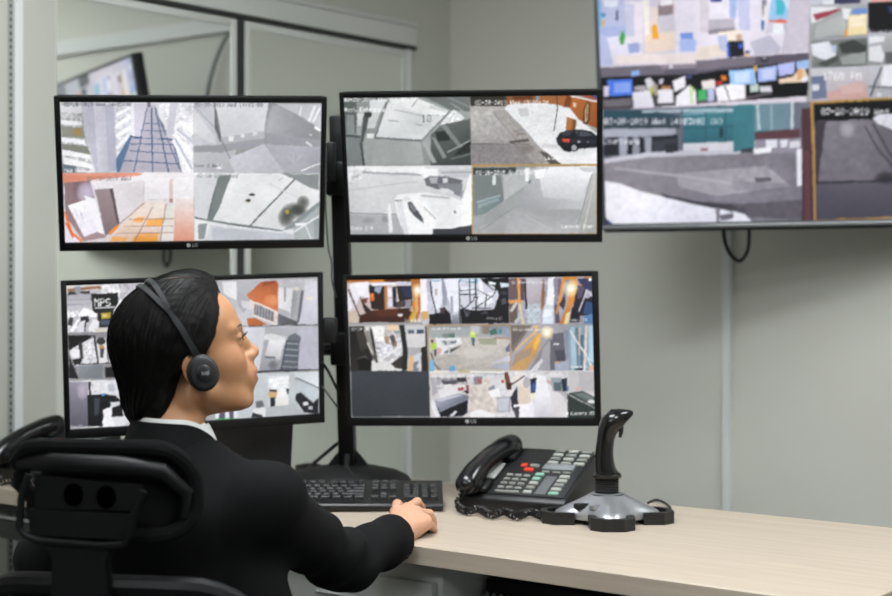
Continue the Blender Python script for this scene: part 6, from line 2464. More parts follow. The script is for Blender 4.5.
for i in range(4):
    root = W_ + (MCP[i] - W_) * 0.25 + np.array((0, 0, -0.002))
    wp(cap(root, MCP[i], 0.0150, 0.0125 if i < 3 else 0.0110), 0.012)
for i in range(4):
    wp(cap(MCP[i], PIP[i], rad[i][0] * 0.96, rad[i][1] * 0.97), 0.003)
    wp(cap(PIP[i], DIP[i], rad[i][1], rad[i][2]), 0.0035)
    wp(cap(DIP[i], TIP[i], rad[i][2], rad[i][3]), 0.0035)
wp(cap(W_ + np.array((0.004, 0.03, -0.010)), np.array((-0.040, 2.888, 0.764)), 0.016, 0.013), 0.014)
TH = [W_ + np.array((-0.006, 0.022, -0.006)), np.array((-0.094, 2.884, 0.768)), np.array((-0.094, 2.922, 0.763)), np.array((-0.086, 2.950, 0.757))]
for i, (a, b) in enumerate(((0.0145, 0.0120), (0.0120, 0.0098), (0.0098, 0.0078))):
    wp(cap(TH[i], TH[i + 1], a, b), 0.006)
# left hand, resting on the desk edge out of sight
lw = L_WR
l_fwd = (L_WR - L_EL) / np.linalg.norm(L_WR - L_EL)
l_side = np.cross(l_fwd, (0, 0, 1))
for i, o_ in enumerate((0.028, 0.010, -0.008, -0.026)):
    a = lw + l_fwd * 0.085 + l_side * o_
    wp(cap(lw + l_side * o_ * 0.5, a, 0.016, 0.012), 0.01)
    b = a + l_fwd * (0.040, 0.046, 0.042, 0.032)[i] + np.array((0, 0, -0.004))
    c = b + l_fwd * 0.028 + np.array((0, 0, -0.010))
    wp(cap(a, b, 0.0095, 0.0082), 0.004)
    wp(cap(b, c, 0.0082, 0.0068), 0.004)
wp(cap(lw + l_fwd * 0.02 + l_side * 0.02, lw + l_fwd * 0.065 + l_side * 0.055, 0.014, 0.010), 0.008)
wp(cap(lw + l_fwd * 0.065 + l_side * 0.055, lw + l_fwd * 0.10 + l_side * 0.058, 0.010, 0.0075), 0.005)

V, Fq = B.mesh()
V = smooth_verts(V, Fq, 2, 0.4)

SKIN = bpy.data.materials.new('warm_tan_skin')
SKIN.use_nodes = True
nt = SKIN.node_tree
pb = nt.nodes['Principled BSDF']
at_n = nt.nodes.new('ShaderNodeAttribute')
at_n.attribute_name = 'skin_tint'
nz = nt.nodes.new('ShaderNodeTexNoise')
nz.inputs['Scale'].default_value = 55
nz.inputs['Detail'].default_value = 4
mx = nt.nodes.new('ShaderNodeMix')
mx.data_type = 'RGBA'
mx.blend_type = 'MULTIPLY'
mx.inputs[0].default_value = 0.35
rp = nt.nodes.new('ShaderNodeValToRGB')
rp.color_ramp.elements[0].color = (0.72, 0.62, 0.58, 1)
rp.color_ramp.elements[1].color = (1, 1, 1, 1)
nt.links.new(nz.outputs['Fac'], rp.inputs[0])
nt.links.new(at_n.outputs['Color'], mx.inputs[6])
nt.links.new(rp.outputs[0], mx.inputs[7])
nt.links.new(mx.outputs[2], pb.inputs['Base Color'])
pb.inputs['Roughness'].default_value = 0.48
pb.inputs['Subsurface Weight'].default_value = 0.12
pb.inputs['Subsurface Radius'].default_value = (0.008, 0.003, 0.0015)
pb.inputs['Subsurface Scale'].default_value = 0.5
nb = nt.nodes.new('ShaderNodeTexNoise')
nb.inputs['Scale'].default_value = 900
bp = nt.nodes.new('ShaderNodeBump')
bp.inputs['Strength'].default_value = 0.10
bp.inputs['Distance'].default_value = 0.001
nt.links.new(nb.outputs['Fac'], bp.inputs['Height'])
nt.links.new(bp.outputs[0], pb.inputs['Normal'])

person = thing('person', 'person in black suit and white collar, seen from behind, head turned right, hand on mouse', 'person', tuple(PERSON_BASE))
body = raw_mesh('body', V, Fq, SKIN, person, PERSON_BASE)
L = HEAD.loc(V)
tint = np.tile(np.array(srgb('bb8860')), (len(V), 1))
hand_m = (V[:, 1] > 2.80) & (V[:, 2] < 0.84)
tint[hand_m] = np.array(srgb('cc9c80'))
def blend(mask, h):
    global tint
    c = np.array(srgb(h))
    tint = tint * (1 - mask[:, None]) + c * mask[:, None]
sm = lambda x: np.clip(x, 0, 1) ** 2 * (3 - 2 * np.clip(x, 0, 1))
lip = np.minimum(sm((1.25 - np.sqrt(((L[:, 1]) / 23) ** 2 + ((L[:, 2] + 36.5) / 11.5) ** 2)) * 3), (L[:, 0] > 80))
blend(lip * 0.85, 'a8625a')
ck = sm(1.3 - np.sqrt(((np.abs(L[:, 1]) - 40) / 24) ** 2 + ((L[:, 2] + 6) / 22) ** 2 + ((L[:, 0] - 62) / 34) ** 2))
blend(ck * 0.45, 'b87a5e')
ns = sm(1.4 - np.sqrt((L[:, 1] / 13) ** 2 + ((L[:, 2] + 4) / 12) ** 2 + ((L[:, 0] - 108) / 14) ** 2))
blend(ns * 0.35, 'b87f66')
ca = body.data.color_attributes.new('skin_tint', 'FLOAT_COLOR', 'POINT')
ca.data.foreach_set('color', np.concatenate([tint, np.ones((len(V), 1))], 1).astype(np.float32).ravel())

def head_child(mb, name, m, parent=body, **kw):
    mb.v = [Vector(HEAD.w(tuple(p)) - PERSON_BASE) for p in mb.v]
    return mb.build(name, m, parent, **kw)
EYE_W, EYE_D = mat('eye_white', 'cfc8c2', 0.2), mat('dark_brown_iris', '20130c', 0.15)
LASH = mat('dark_lash_hair', '120d0b', 0.6)
for s in (-1, 1):
    e = MB()
    e.lathe([(11.2 * math.sin(a) + 0.01, -11.2 * math.cos(a)) for a in np.linspace(0.02, math.pi - 0.02, 12)], 18, Matrix.Translation((77.8, s * 31, 25)) @ Matrix.Rotation(math.pi / 2, 4, 'Y'))
    eye = head_child(e, 'eye', EYE_W)
    i_ = MB().lathe([(5.6, 10.0), (5.2, 10.8), (2.5, 11.5), (0.2, 11.7)], 16, Matrix.Translation((77.8, s * 31, 25)) @ Matrix.Rotation(math.radians(12 * s), 4, 'Z') @ Matrix.Rotation(math.pi / 2, 4, 'Y'))
    i_.v = [Vector(HEAD.w(tuple(p)) - PERSON_BASE) for p in i_.v]
    i_.build('iris', EYE_D, eye)
    lm = MB()
    for t in np.linspace(0, 1, 15):
        y = s * (21 + 24 * t)
        x = 91.5 - 10.5 * (abs(y) - 31) ** 2 / 190 - 2.0 * t
        z = 28.2 + 1.6 * math.sin(math.pi * t) - 2.2 * t * t
        lm.tube([(x, y, z), (x + 4.5, y + s * 1.5 * t, z + 1.0), (x + 7.5, y + s * 3.2 * t, z + 4.4)], [0.55, 0.42, 0.12], 4)
    head_child(lm, 'eyelashes', LASH)
    bm2 = MB()
    for t in np.linspace(0, 1, 26):
        y = s * (12 + 37 * t)
        x = 95.5 - 0.0085 * (abs(y)) ** 2 - 0.0
        z = 43 + 4.0 * math.sin(math.pi * min(1, t * 0.85)) - 3.0 * t * t
        bm2.tube([(x - 1.0, y, z - 2.6 * (1 - 0.6 * t)), (x + 1.0, y + s * 2.5, z), (x - 0.6, y + s * 5.5, z + 1.6 - 1.2 * t)], [0.7, 0.75, 0.2], 4)
    head_child(bm2, 'eyebrow', LASH)

# ------------------------------------------------------------------ hair
HZ = np.array([-120, -90, -50, -20, 0, 17, 43, 69, 90, 108, 120, 135])
HX = np.array([-60, -54, -42, -32, -20, 27, 56, 74, 87, 97, 109, 125])
def hair_d(X, Y, Z):
    d = ell((-8, 0, 50), (100, 82, 93))[0](X, Y, Z)
    def un(d, e, k):
        h = np.maximum(k - np.abs(d - e), 0) / k
        return np.minimum(d, e) - h * h * k / 4
    d = un(d, ell((-54, 0, -14), (52, 66, 70))[0](X, Y, Z), 22)
    d = un(d, ell((-64, 0, -40), (40, 58, 46))[0](X, Y, Z), 16)
    d = un(d, ell((27, 20, 101), (58, 55, 46))[0](X, Y, Z), 18)
    xh = np.interp(Z, HZ, HX)
    t = np.clip((xh - X) / (26 + 16 * np.clip((Z - 80) / 30, 0, 1)), -0.6, 1)
    d = d + 13 * (1 - np.where(t > 0, t * t * (3 - 2 * t), 3 * t)) * 0.85
    part = np.exp(-((Y + 16 - 0.05 * (X - 40)) / 3.2) ** 2) * np.clip((X + 5) / 25, 0, 1) * np.clip((Z - 95) / 15, 0, 1)
    d = d + 3.2 * part
    flow = np.sin(Y * 0.55 + 2.2 * np.sin(X * 0.03)) * np.sin(Z * 0.21 + Y * 0.13 + X * 0.05)
    return d + 0.9 * flow * np.clip((xh - X) / 30, 0, 1)
hx0, hx1 = HEAD.w((-130, -100, -100)), HEAD.w((110, 100, 160))
cs = np.array([HEAD.w((a, b, c)) for a in (-118, 108) for b in (-95, 95) for c in (-85, 156)])
lo, hi = cs.min(0), cs.max(0)
HF = Field(*[np.arange(l, h, 0.0026) for l, h in zip(lo, hi)])
HF.f[:] = 0.05
HEAD.put(HF, (hair_d, np.array((-112, -90, -80)), np.array((105, 90, 152))), 0.001)
# keep the hair off the collar below
V2, F2 = HF.mesh()
V2 = smooth_verts(V2, F2, 1, 0.4)
HAIR = bpy.data.materials.new('black_hair')
HAIR.use_nodes = True
nt = HAIR.node_tree
pb = nt.nodes['Principled BSDF']
pb.inputs['Base Color'].default_value = (*srgb('0c0a09'), 1)
pb.inputs['Roughness'].default_value = 0.55
pb.inputs['Specular IOR Level'].default_value = 0.2
hair = raw_mesh('hair', V2, F2, HAIR, body, PERSON_BASE)
# combed strands lying on the hair, from the parting and the hairline back to the nape
def hair_grad(P):
    e = 1.0
    g = np.stack([hair_d(P[:, 0] + e * (a == 0), P[:, 1] + e * (a == 1), P[:, 2] + e * (a == 2)) - hair_d(P[:, 0] - e * (a == 0), P[:, 1] - e * (a == 1), P[:, 2] - e * (a == 2)) for a in range(3)], 1)
    return g / (np.linalg.norm(g, axis=1, keepdims=True) + 1e-9)
NS = 2600
u = RNG.normal(size=(NS, 3))
u /= np.linalg.norm(u, axis=1, keepdims=True)
P = np.array((-8, 0, 48)) + u * np.array((98, 80, 92))
keep = (P[:, 0] < np.interp(P[:, 2], HZ, HX) - 3) & (P[:, 2] > -20)
P = P[keep]
lift = RNG.uniform(0.2, 1.3, len(P))
paths = []
def settle(P, off):
    for _ in range(3):
        d = hair_d(P[:, 0], P[:, 1], P[:, 2])
        P = P - hair_grad(P) * np.clip(d - off, -12, 12)[:, None]
    return P
P = settle(P, lift)
for k in range(15):
    paths.append(P.copy())
    side = np.where(P[:, 1] < -16, -1.0, 1.0)
    w_top = np.clip((P[:, 2] - 80) / 50, 0, 1) * np.clip((P[:, 0] + 30) / 60, 0, 1)
    tgt = np.stack([np.full(len(P), -88.0), P[:, 1] * 0.45, np.full(len(P), -55.0)], 1) - P
    tgt /= np.linalg.norm(tgt, axis=1, keepdims=True)
    tgt = tgt * (1 - 0.7 * w_top[:, None]) + np.stack([-0.55 * np.ones(len(P)), side * 0.8, np.zeros(len(P))], 1) * w_top[:, None]
    g = hair_grad(P)
    tgt = tgt - g * (tgt * g).sum(1, keepdims=True)
    tgt /= np.linalg.norm(tgt, axis=1, keepdims=True) + 1e-9
    P = settle(P + tgt * 6.5, lift * (1 - 0.3 * k / 15))
paths = np.stack(paths, 1)
paths += RNG.normal(0, 0.12, paths.shape)
SV, SF = [], []
n0 = 0
rr = 0.32
for s in paths:
    t = np.gradient(s, axis=0)
    t /= np.linalg.norm(t, axis=1, keepdims=True) + 1e-9
    a = np.cross(t, (0.3, 0.9, 0.2))
    a /= np.linalg.norm(a, axis=1, keepdims=True) + 1e-9
    b = np.cross(t, a)
    w = np.linspace(1, 0.25, len(s))[:, None] * rr
    ring = np.stack([s + a * w, s + (-0.5 * a + 0.87 * b) * w, s + (-0.5 * a - 0.87 * b) * w], 1)
    SV.append(ring.reshape(-1, 3))
    m = len(s)
    i = np.arange(m - 1)
    for k in range(3):
        SF.append(np.stack([n0 + i * 3 + k, n0 + i * 3 + (k + 1) % 3, n0 + (i + 1) * 3 + (k + 1) % 3, n0 + (i + 1) * 3 + k], 1))
    n0 += 3 * m
# short fine hairs that soften the hairline at forehead, temple and nape
for q in range(420):
    z_ = RNG.uniform(-60, 84)
    y_ = -RNG.uniform(45, 82)
    x_ = float(np.interp(z_, HZ, HX)) + RNG.uniform(-5, 3)
    p = np.array((x_, y_, z_))
    for _ in range(6):                                  # onto the head surface at that height
        d_ = float(ell((-4, 0, 50), (92, 73, 79))[0](*[np.array([c]) for c in p])[0])
        d_ = min(d_, float(ell((40, 0, 58), (50, 58, 52))[0](*[np.array([c]) for c in p])[0]))
        out_ = np.array((0.0, p[1], max(p[2] - 50, -40) * 0.9)); out_ /= np.linalg.norm(out_) + 1e-6
        p = p - out_ * np.clip(d_ - 0.6, -10, 10)
    dr = np.array((-70.0, p[1] * 0.6, -40.0 if z_ < 90 else 90.0)) - p
    dr /= np.linalg.norm(dr)
    s = np.array([p + dr * 20 * t + out_ * (3.5 * t) for t in np.linspace(0, 1, 7)]) + RNG.normal(0, 0.2, (7, 3))
    t = np.gradient(s, axis=0)
    t /= np.linalg.norm(t, axis=1, keepdims=True)
    a = np.cross(t, (0.3, 0.9, 0.2)); a /= np.linalg.norm(a, axis=1, keepdims=True)
    b = np.cross(t, a)
    w = np.linspace(0.5, 1, 7)[:, None] * 0.38
    SV.append(np.stack([s + a * w, s + (-0.5 * a + 0.87 * b) * w, s + (-0.5 * a - 0.87 * b) * w], 1).reshape(-1, 3))
    i = np.arange(6)
    for k in range(3):
        SF.append(np.stack([n0 + i * 3 + k, n0 + i * 3 + (k + 1) % 3, n0 + (i + 1) * 3 + (k + 1) % 3, n0 + (i + 1) * 3 + k], 1))
    n0 += 21
# stray hairs: over the crown and at the nape
for q in range(90):
    if q < 45:
        p = np.array((RNG.uniform(20, 88), RNG.uniform(-40, 40), RNG.uniform(118, 138)))
        p = settle(p[None], np.array([0.5]))[0]
        d = np.array((RNG.uniform(-.9, 0.5), RNG.uniform(-.6, .8), RNG.uniform(.1, .55)))
    else:
        p = np.array((RNG.uniform(-100, -60), RNG.uniform(-45, 25), RNG.uniform(-60, -45)))
        p = settle(p[None], np.array([0.5]))[0]
        d = np.array((RNG.uniform(-.5, .5), RNG.uniform(-.4, .4), -1.0))
    s = np.array([p + d * 22 * t + np.array((0, 0, -9 * t * t)) for t in np.linspace(0, 1, 8)])
    t = np.gradient(s, axis=0)
    t /= np.linalg.norm(t, axis=1, keepdims=True)
    a = np.cross(t, (0.3, 0.9, 0.2)); a /= np.linalg.norm(a, axis=1, keepdims=True)
    b = np.cross(t, a)
    w = np.linspace(1, 0.3, 8)[:, None] * 0.22
    SV.append(np.stack([s + a * w, s + (-0.5 * a + 0.87 * b) * w, s + (-0.5 * a - 0.87 * b) * w], 1).reshape(-1, 3))
    i = np.arange(7)
    for k in range(3):
        SF.append(np.stack([n0 + i * 3 + k, n0 + i * 3 + (k + 1) % 3, n0 + (i + 1) * 3 + (k + 1) % 3, n0 + (i + 1) * 3 + k], 1))
    n0 += 24
HAIR2 = bpy.data.materials.new('black_hair_strand')
HAIR2.use_nodes = True
pb = HAIR2.node_tree.nodes['Principled BSDF']
pb.inputs['Base Color'].default_value = (*srgb('0d0a09'), 1)
pb.inputs['Specular IOR Level'].default_value = 0.22
pb.inputs['Roughness'].default_value = 0.55
st_o = raw_mesh('hair_strands', HEAD.w(np.concatenate(SV)), np.concatenate(SF), HAIR2, body, PERSON_BASE)
st_o['kind'] = 'stuff'
# pale line of the parting
pl = np.array([(x, -16 + 0.05 * (x - 40), 150.0) for x in np.linspace(2, 84, 24)])
for _ in range(12):
    d = hair_d(pl[:, 0], pl[:, 1], pl[:, 2])
    pl[:, 2] -= np.clip(d - 0.35, -8, 8)
pmb = MB()
for a, b in zip(pl[:-1], pl[1:]):
    if RNG.random() < 0.8:
        pmb.tube([tuple(a), tuple(b)], [RNG.uniform(0.4, 1.0), RNG.uniform(0.4, 1.0)], 5)
po = head_child(pmb, 'hair_parting', mat('scalp_skin', '8a6a55', 0.6))
po['kind'] = 'stuff'

# ------------------------------------------------------------------ clothes
SUIT = mat('black_suit_cloth', '0d0d0e', 0.85, spec=0.16, bump=0.25, bscale=1400, vary=0.10, vscale=30)
SHIRT = mat('white_shirt_cotton', 'd8d8d6', 0.8)
jx = np.arange(-0.80, 0.03, 0.0055)
jy = np.arange(2.20, 2.94, 0.0055)
jz = np.arange(0.44, 1.01, 0.0055)
J = Field(jx, jy, jz)
for prim, k in (
    (ell((0.003, 0.005, 0.79), (0.170, 0.113, 0.18)), 0.03), (ell((0.0, -0.016, 0.855), (0.160, 0.094, 0.085)), 0.04),
    (ell((0.014, 0.01, 0.66), (0.196, 0.116, 0.17)), 0.04), (ell((0, -0.005, 0.55), (0.178, 0.135, 0.13)), 0.05),
    (cap((-0.145, 0.02, 0.872), (0.178, -0.006, 0.892), 0.046, 0.047), 0.03),
    (cap((-0.06, 0.0, 0.910), (0.06, -0.005, 0.908), 0.048, 0.048), 0.04),
    (cap((0, -0.005, 0.90), (0.0, 0.0, 0.935), 0.078, 0.062), 0.04)):
    TRUNK.put(J, prim, k)
for a, b, c, r in ((R_SH, R_EL, R_WR, (0.060, 0.050, 0.048, 0.044)), (L_SH, L_EL, L_WR, (0.056, 0.053, 0.050, 0.037))):
    WORLD_F.put(J, cap(a, b, r[0], r[1]), 0.035)
    d = (c - b)
    WORLD_F.put(J, cap(b, b + d * 0.95, r[2], r[3]), 0.014)
# folds: soft ridges that run round the bent sleeve and across the back
def folds(X, Y, Z):
    out = np.zeros_like(X)
    for a, b, amp, fr in ((R_SH, R_EL, 0.0060, 17), (R_EL, R_WR, 0.0050, 20)):
        d = (b - a) / np.linalg.norm(b - a)
        s = (X - a[0]) * d[0] + (Y - a[1]) * d[1] + (Z - a[2]) * d[2]
        r2 = (X - a[0] - d[0] * s) ** 2 + (Y - a[1] - d[1] * s) ** 2 + (Z - a[2] - d[2] * s) ** 2
        m = np.exp(-np.maximum(r2 - 0.004, 0) / 0.003) * np.exp(-((s - (np.linalg.norm(b - a) * (1.0 if a is R_SH else 0.15))) / 0.16) ** 2)
        out += amp * m * np.sin(fr * (s * 2.6 + 1.3 * (X - a[0]) - 1.9 * (Z - a[2]) + 0.03 * np.sin(Z * 41 + Y * 23))) * (0.6 + 0.4 * np.sin(s * 31 + 1.0))
    bx = (X - NECK[0]) * t_r[0] + (Y - NECK[1]) * t_r[1]
    by = (X - NECK[0]) * t_f[0] + (Y - NECK[1]) * t_f[1]
    back = np.clip(-by / 0.06, 0, 1) * np.exp(-((bx) / 0.13) ** 2)
    out += back * 0.0018 * np.sin(bx * 38 + 2.0 * np.sin(Z * 17)) * np.exp(-((Z - 0.76) / 0.10) ** 2)
    seam = np.exp(-((bx - 0.128 + 0.05 * (0.9 - Z)) / 0.005) ** 2) * np.exp(-((Z - 0.89) / 0.09) ** 2)
    out += 0.0022 * seam
    return out
J.apply(folds, (jx[0], jy[0], jz[0]), (jx[-1], jy[-1], jz[-1]), 0.001, '+')
# open cuffs and hem
for b, c in ((R_EL, R_WR), (L_EL, L_WR)):
    d = c - b
    n = d / np.linalg.norm(d)
    e = b + d * 0.885
    J.apply(lambda X, Y, Z, n=n, e=e: np.where(np.sqrt((X - e[0]) ** 2 + (Y - e[1]) ** 2 + (Z - e[2]) ** 2) < 0.09, (X - e[0]) * n[0] + (Y - e[1]) * n[1] + (Z - e[2]) * n[2], -1.0), e - 0.1, e + 0.1, 0.001, 'i')
    WORLD_F.put(J, cap(b + d * 0.79, b + d * 0.97, 0.024, 0.036), 0.002, 's')
J.apply(lambda X, Y, Z: 0.475 - Z, (jx[0], jy[0], jz[0]), (jx[-1], jy[-1], 0.5), 0.001, 'i')
# V opening at the front of the neck
TRUNK.put(J, cap((0, 0.135, 0.76), (0, 0.085, 0.96), 0.012, 0.062), 0.004, 's')
TRUNK.put(J, cap((0.004, 0.012, 0.93), (0.006, 0.018, 1.03), 0.055, 0.064), 0.004, 's')
V3, F3 = J.mesh()
V3 = smooth_verts(V3, F3, 1, 0.4)
jacket = raw_mesh('suit_jacket', V3, F3, SUIT, person, PERSON_BASE)

def neck_ring(name, m, parent, c, rx, ry, lo_f, hi_f, flare, th, gap=0.0, n=56):
    'band round the neck; lo_f and hi_f give its lower and upper edge for a world angle'
    v, f = [], []
    A = np.linspace(gap, 2 * math.pi - gap, n)
    a0 = math.atan2(t_f[1], t_f[0])
    for a in A:
        w = a0 + a
        d = np.array((math.cos(w), math.sin(w), 0))
        zl, zh = lo_f(d), hi_f(d)
        for k, (z, fl) in enumerate(((zl, flare), ((zl + zh) / 2, flare * 0.38), (zh - th * .5, 0.0), (zh, -th * 0.5), (zh - th * .5, -th), ((zl + zh) / 2, flare * 0.38 - th), (zl, flare - th))):
            v.append(np.array((c[0], c[1], 0)) + d * np.array((rx + fl, ry + fl, 0)) + np.array((0, 0, z)) - PERSON_BASE)
    m_ = 7
    for i in range(n - 1):
        for k in range(m_):
            f.append((i * m_ + k, i * m_ + (k + 1) % m_, (i + 1) * m_ + (k + 1) % m_, (i + 1) * m_ + k))
    f.append(tuple(range(m_)))
    f.append(tuple((n - 1) * m_ + k for k in range(m_))[::-1])
    return MB().add([tuple(p) for p in v], f).build(name, m, parent, angle=60)
NC = np.array(at(174.5, 422, 2.425))
tilt = lambda d, top: NC[2] + top - 0.003 * d[0] - 0.030 * max(0.0, d[0] * 0.94 + d[1] * 0.34) ** 2
shirt = neck_ring('shirt_collar', SHIRT, person, NC, 0.0615, 0.0615, lambda d: tilt(d, -0.035), lambda d: tilt(d, 0.0095), 0.006, 0.003, 0.12)
coll = neck_ring('jacket_collar', SUIT, person, NC, 0.0665, 0.0665, lambda d: tilt(d, -0.062), lambda d: tilt(d, 0.0035) - 0.002 * max(0, d[0]), 0.030, 0.005, 0.45)
# shirt front behind the lapels
SF_ = Field(np.arange(-0.60, -0.25, 0.007), np.arange(2.3, 2.66, 0.007), np.arange(0.62, 1.0, 0.007))
TRUNK.put(SF_, ell((0, 0.008, 0.80), (0.150, 0.103, 0.175)), 0.02)
TRUNK.put(SF_, cap((0, 0.0, 0.90), (0.003, 0.01, 0.965), 0.066, 0.056), 0.03)
V4, F4 = SF_.mesh()
raw_mesh('shirt', V4, F4, SHIRT, person, PERSON_BASE)
# trousers and shoes
T_ = Field(np.arange(-0.75, -0.05, 0.009), np.arange(2.2, 3.0, 0.009), np.arange(0.05, 0.68, 0.009))
for prim, k in ((ell((0, -0.005, 0.535), (0.170, 0.125, 0.115)), 0.04),
    (cap((0.085, 0.02, 0.53), (0.10, 0.40, 0.565), 0.088, 0.066), 0.04), (cap((-0.085, 0.02, 0.53), (-0.10, 0.40, 0.565), 0.088, 0.066), 0.04),
    (cap((0.10, 0.40, 0.565), (0.105, 0.37, 0.10), 0.066, 0.054), 0.03), (cap((-0.10, 0.40, 0.565), (-0.105, 0.37, 0.10), 0.066, 0.054), 0.03)):
    TRUNK.put(T_, prim, k)
V5, F5 = T_.mesh()
raw_mesh('trousers', V5, F5, SUIT, person, PERSON_BASE)
for s in (-1, 1):
    S_ = Field(np.arange(-0.70, 0.0, 0.007), np.arange(2.55, 3.15, 0.007), np.arange(0.0, 0.16, 0.007))
    S_.f[:] = 0.06
    TRUNK.put(S_, cap((s * 0.105, 0.35, 0.055), (s * 0.115, 0.49, 0.045), 0.044, 0.038), 0.02)
    TRUNK.put(S_, cap((s * 0.105, 0.36, 0.07), (s * 0.105, 0.37, 0.12), 0.045, 0.045), 0.02)
    S_.apply(lambda X, Y, Z: 0.012 - Z, (-0.7, 2.5, 0), (0, 3.2, 0.2), 0.001, 'i')
    V6, F6 = S_.mesh()
    raw_mesh('shoe', V6, F6, BLACK_GLOSS, person, PERSON_BASE)
# cuff buttons
for k in range(3):
    d = (R_EL - R_WR) / np.linalg.norm(R_EL - R_WR)
    sd = np.cross(d, (0, 0, 1)); sd /= np.linalg.norm(sd)
    c = R_WR + d * (0.052 + 0.014 * k)
    out_ = np.array((0.45, -0.75, -0.55)); out_ = out_ - d * (out_ @ d); out_ /= np.linalg.norm(out_)
    c = c + out_ * 0.0450
    q = Vector(out_).to_track_quat('Z', 'Y').to_matrix().to_4x4()
    MB().lathe([(0.0045, -0.001), (0.0045, 0.001), (0.003, 0.0016)], 12, Matrix.Translation(Vector(c - PERSON_BASE)) @ q).build('cuff_button', BLACK_GLOSS, jacket)

# ------------------------------------------------------------------ mouse under the hand
md = np.array((-0.058, 2.945, DESK_Z))
mouse = thing('computer_mouse', 'black computer mouse under the fingers of the right hand', 'mouse', tuple(md), (0, 0, math.radians(-14)))
mv, mf = [], []
NM = 28
for z, f in ((0.0, 0.92), (0.006, 1.0), (0.016, 0.97), (0.026, 0.82), (0.033, 0.52), (0.0355, 0.2)):
    for i in range(NM):
        w = 2 * math.pi * i / NM
        mv.append((0.029 * f * math.copysign(abs(math.cos(w)) ** 0.8, math.cos(w)), 0.050 * f * math.copysign(abs(math.sin(w)) ** 0.8, math.sin(w)) - 0.010 * (1 - f), z))
for j in range(5):
    for i in range(NM):
        mf.append((j * NM + i, j * NM + (i + 1) % NM, (j + 1) * NM + (i + 1) % NM, (j + 1) * NM + i))
mf.append(tuple(range(NM))[::-1])
mf.append(tuple(5 * NM + i for i in range(NM)))
MB().add(mv, mf).build('shell', BLACK_GLOSS, mouse, angle=60)
MB().cyl((-0.003, 0.026, 0.028), (0.003, 0.026, 0.028), 0.008, 16).build('scroll_wheel', RUBBER, mouse)

# ------------------------------------------------------------------ headset
HS_BLACK = mat('headset_charcoal', '202123', 0.45)
hs_c = np.array((2.0, -92.0, 0.0))
hs = thing('headset', 'dark grey headset with round ear cushion worn by the seated woman', 'headset', tuple(HEAD.w(hs_c)))
HSB = HEAD.w(hs_c)
def hs_build(mb, name, m, parent=hs, **kw):
    mb.v = [Vector(HEAD.w(tuple(p)) - HSB) for p in mb.v]
    return mb.build(name, m, parent, **kw)
for s in (-1, 1):
    Mc = Matrix.Translation((7, s * 80, -5)) @ Matrix.Diagonal((0.90, 1, 1.06, 1)) @ Matrix.Rotation(math.radians(-90 * s), 4, 'X')
    cup = MB().lathe([(18, -4), (24.5, -2), (26.5, 3), (26, 8), (22, 11.5)], 36, Mc)
    cu = hs_build(cup, 'ear_cushion', mat('black_leatherette', '171717', 0.5, bump=0.2, bscale=400))
    sh = MB().lathe([(21, 9), (22.5, 12), (21.5, 15.0), (17, 16.6), (12.5, 16.9)], 36, Mc)
    hs_build(sh, 'ear_shell', HS_BLACK)
    dk = MB().lathe([(12.6, 16.4), (12.4, 18.8), (10.5, 20.0), (0.5, 20.4)], 32, Mc)
    hs_build(dk, 'ear_cap', mat('headset_cap_black', '1c1c1e', 0.35))
    if s < 0:
        Mx = Matrix(((1, 0, 0, 8), (0, 0, -1, -100.9), (0, 1, 0, -4), (0, 0, 0, 1)))
        lg = text_mesh('headset_letters', 'logi', 8.5, LOGO_GREY, hs, Mx, depth=0.2)
        for v in lg.data.vertices:
            v.co = Vector(HEAD.w(tuple(v.co)) - HSB)
# headband: from the cup up over the crown, forked along the top
BACK = math.radians(17)
def band_pt(th, off, lat):
    'th 0 at her right ear .. pi at her left; off lifts it, lat shifts it along the head'
    dirv = np.array((-math.sin(BACK) * math.sin(th), -math.cos(th), math.cos(BACK) * math.sin(th)))
    c = np.array((9, 0, 8.0))
    r = 60.0
    for _ in range(40):
        p = c + dirv * r
        d = float(hair_d(np.array([p[0]]), np.array([p[1]]), np.array([p[2]]))[0])
        d2 = float(ell((-8, 0, 50), (99, 82, 93))[0](np.array([p[0]]), np.array([p[1]]), np.array([p[2]]))[0])
        d = min(d, d2)
        if abs(d - off) < 0.2:
            break
        r += np.clip(off - d, -10, 10)
    ax_f = np.array((math.cos(BACK), 0, math.sin(BACK)))
    return c + dirv * r + ax_f * lat
def band_strip(name, th0, th1, lat_f, wid_f, n=26, th_=2.6):
    v, f = [], []
    T = np.linspace(th0, th1, n)
    axf = np.array((math.cos(BACK), 0, math.sin(BACK)))
    for t in T:
        c = band_pt(t, 2.0, 0)
        nrm = c - np.array((-8, 0, 40)); nrm /= np.linalg.norm(nrm)
        a = axf * wid_f(t) / 2
        l = axf * lat_f(t)
        for p in (c + l - a, c + l - a * 0.8 + nrm * th_, c + l + a * 0.8 + nrm * th_, c + l + a):
            v.append(p)
    for i in range(n - 1):
        for k in range(4):
            f.append((i * 4 + k, i * 4 + (k + 1) % 4, (i + 1) * 4 + (k + 1) % 4, (i + 1) * 4 + k))
    f += [(0, 1, 2, 3), tuple((n - 1) * 4 + k for k in (3, 2, 1, 0))]
    return hs_build(MB().add([tuple(p) for p in v], f), name, HS_BLACK, angle=60)
fork = lambda t: 8.0 * np.clip(math.sin((t - 0.95) / (math.pi - 1.9) * math.pi), 0, 1) ** 0.6 if 0.95 < t < math.pi - 0.95 else 0.0
band_strip('headband', 0.70, math.pi - 0.70, lambda t: fork(t), lambda t: 9.5)
band_strip('headband', 0.70, math.pi - 0.70, lambda t: -fork(t), lambda t: 9.5)
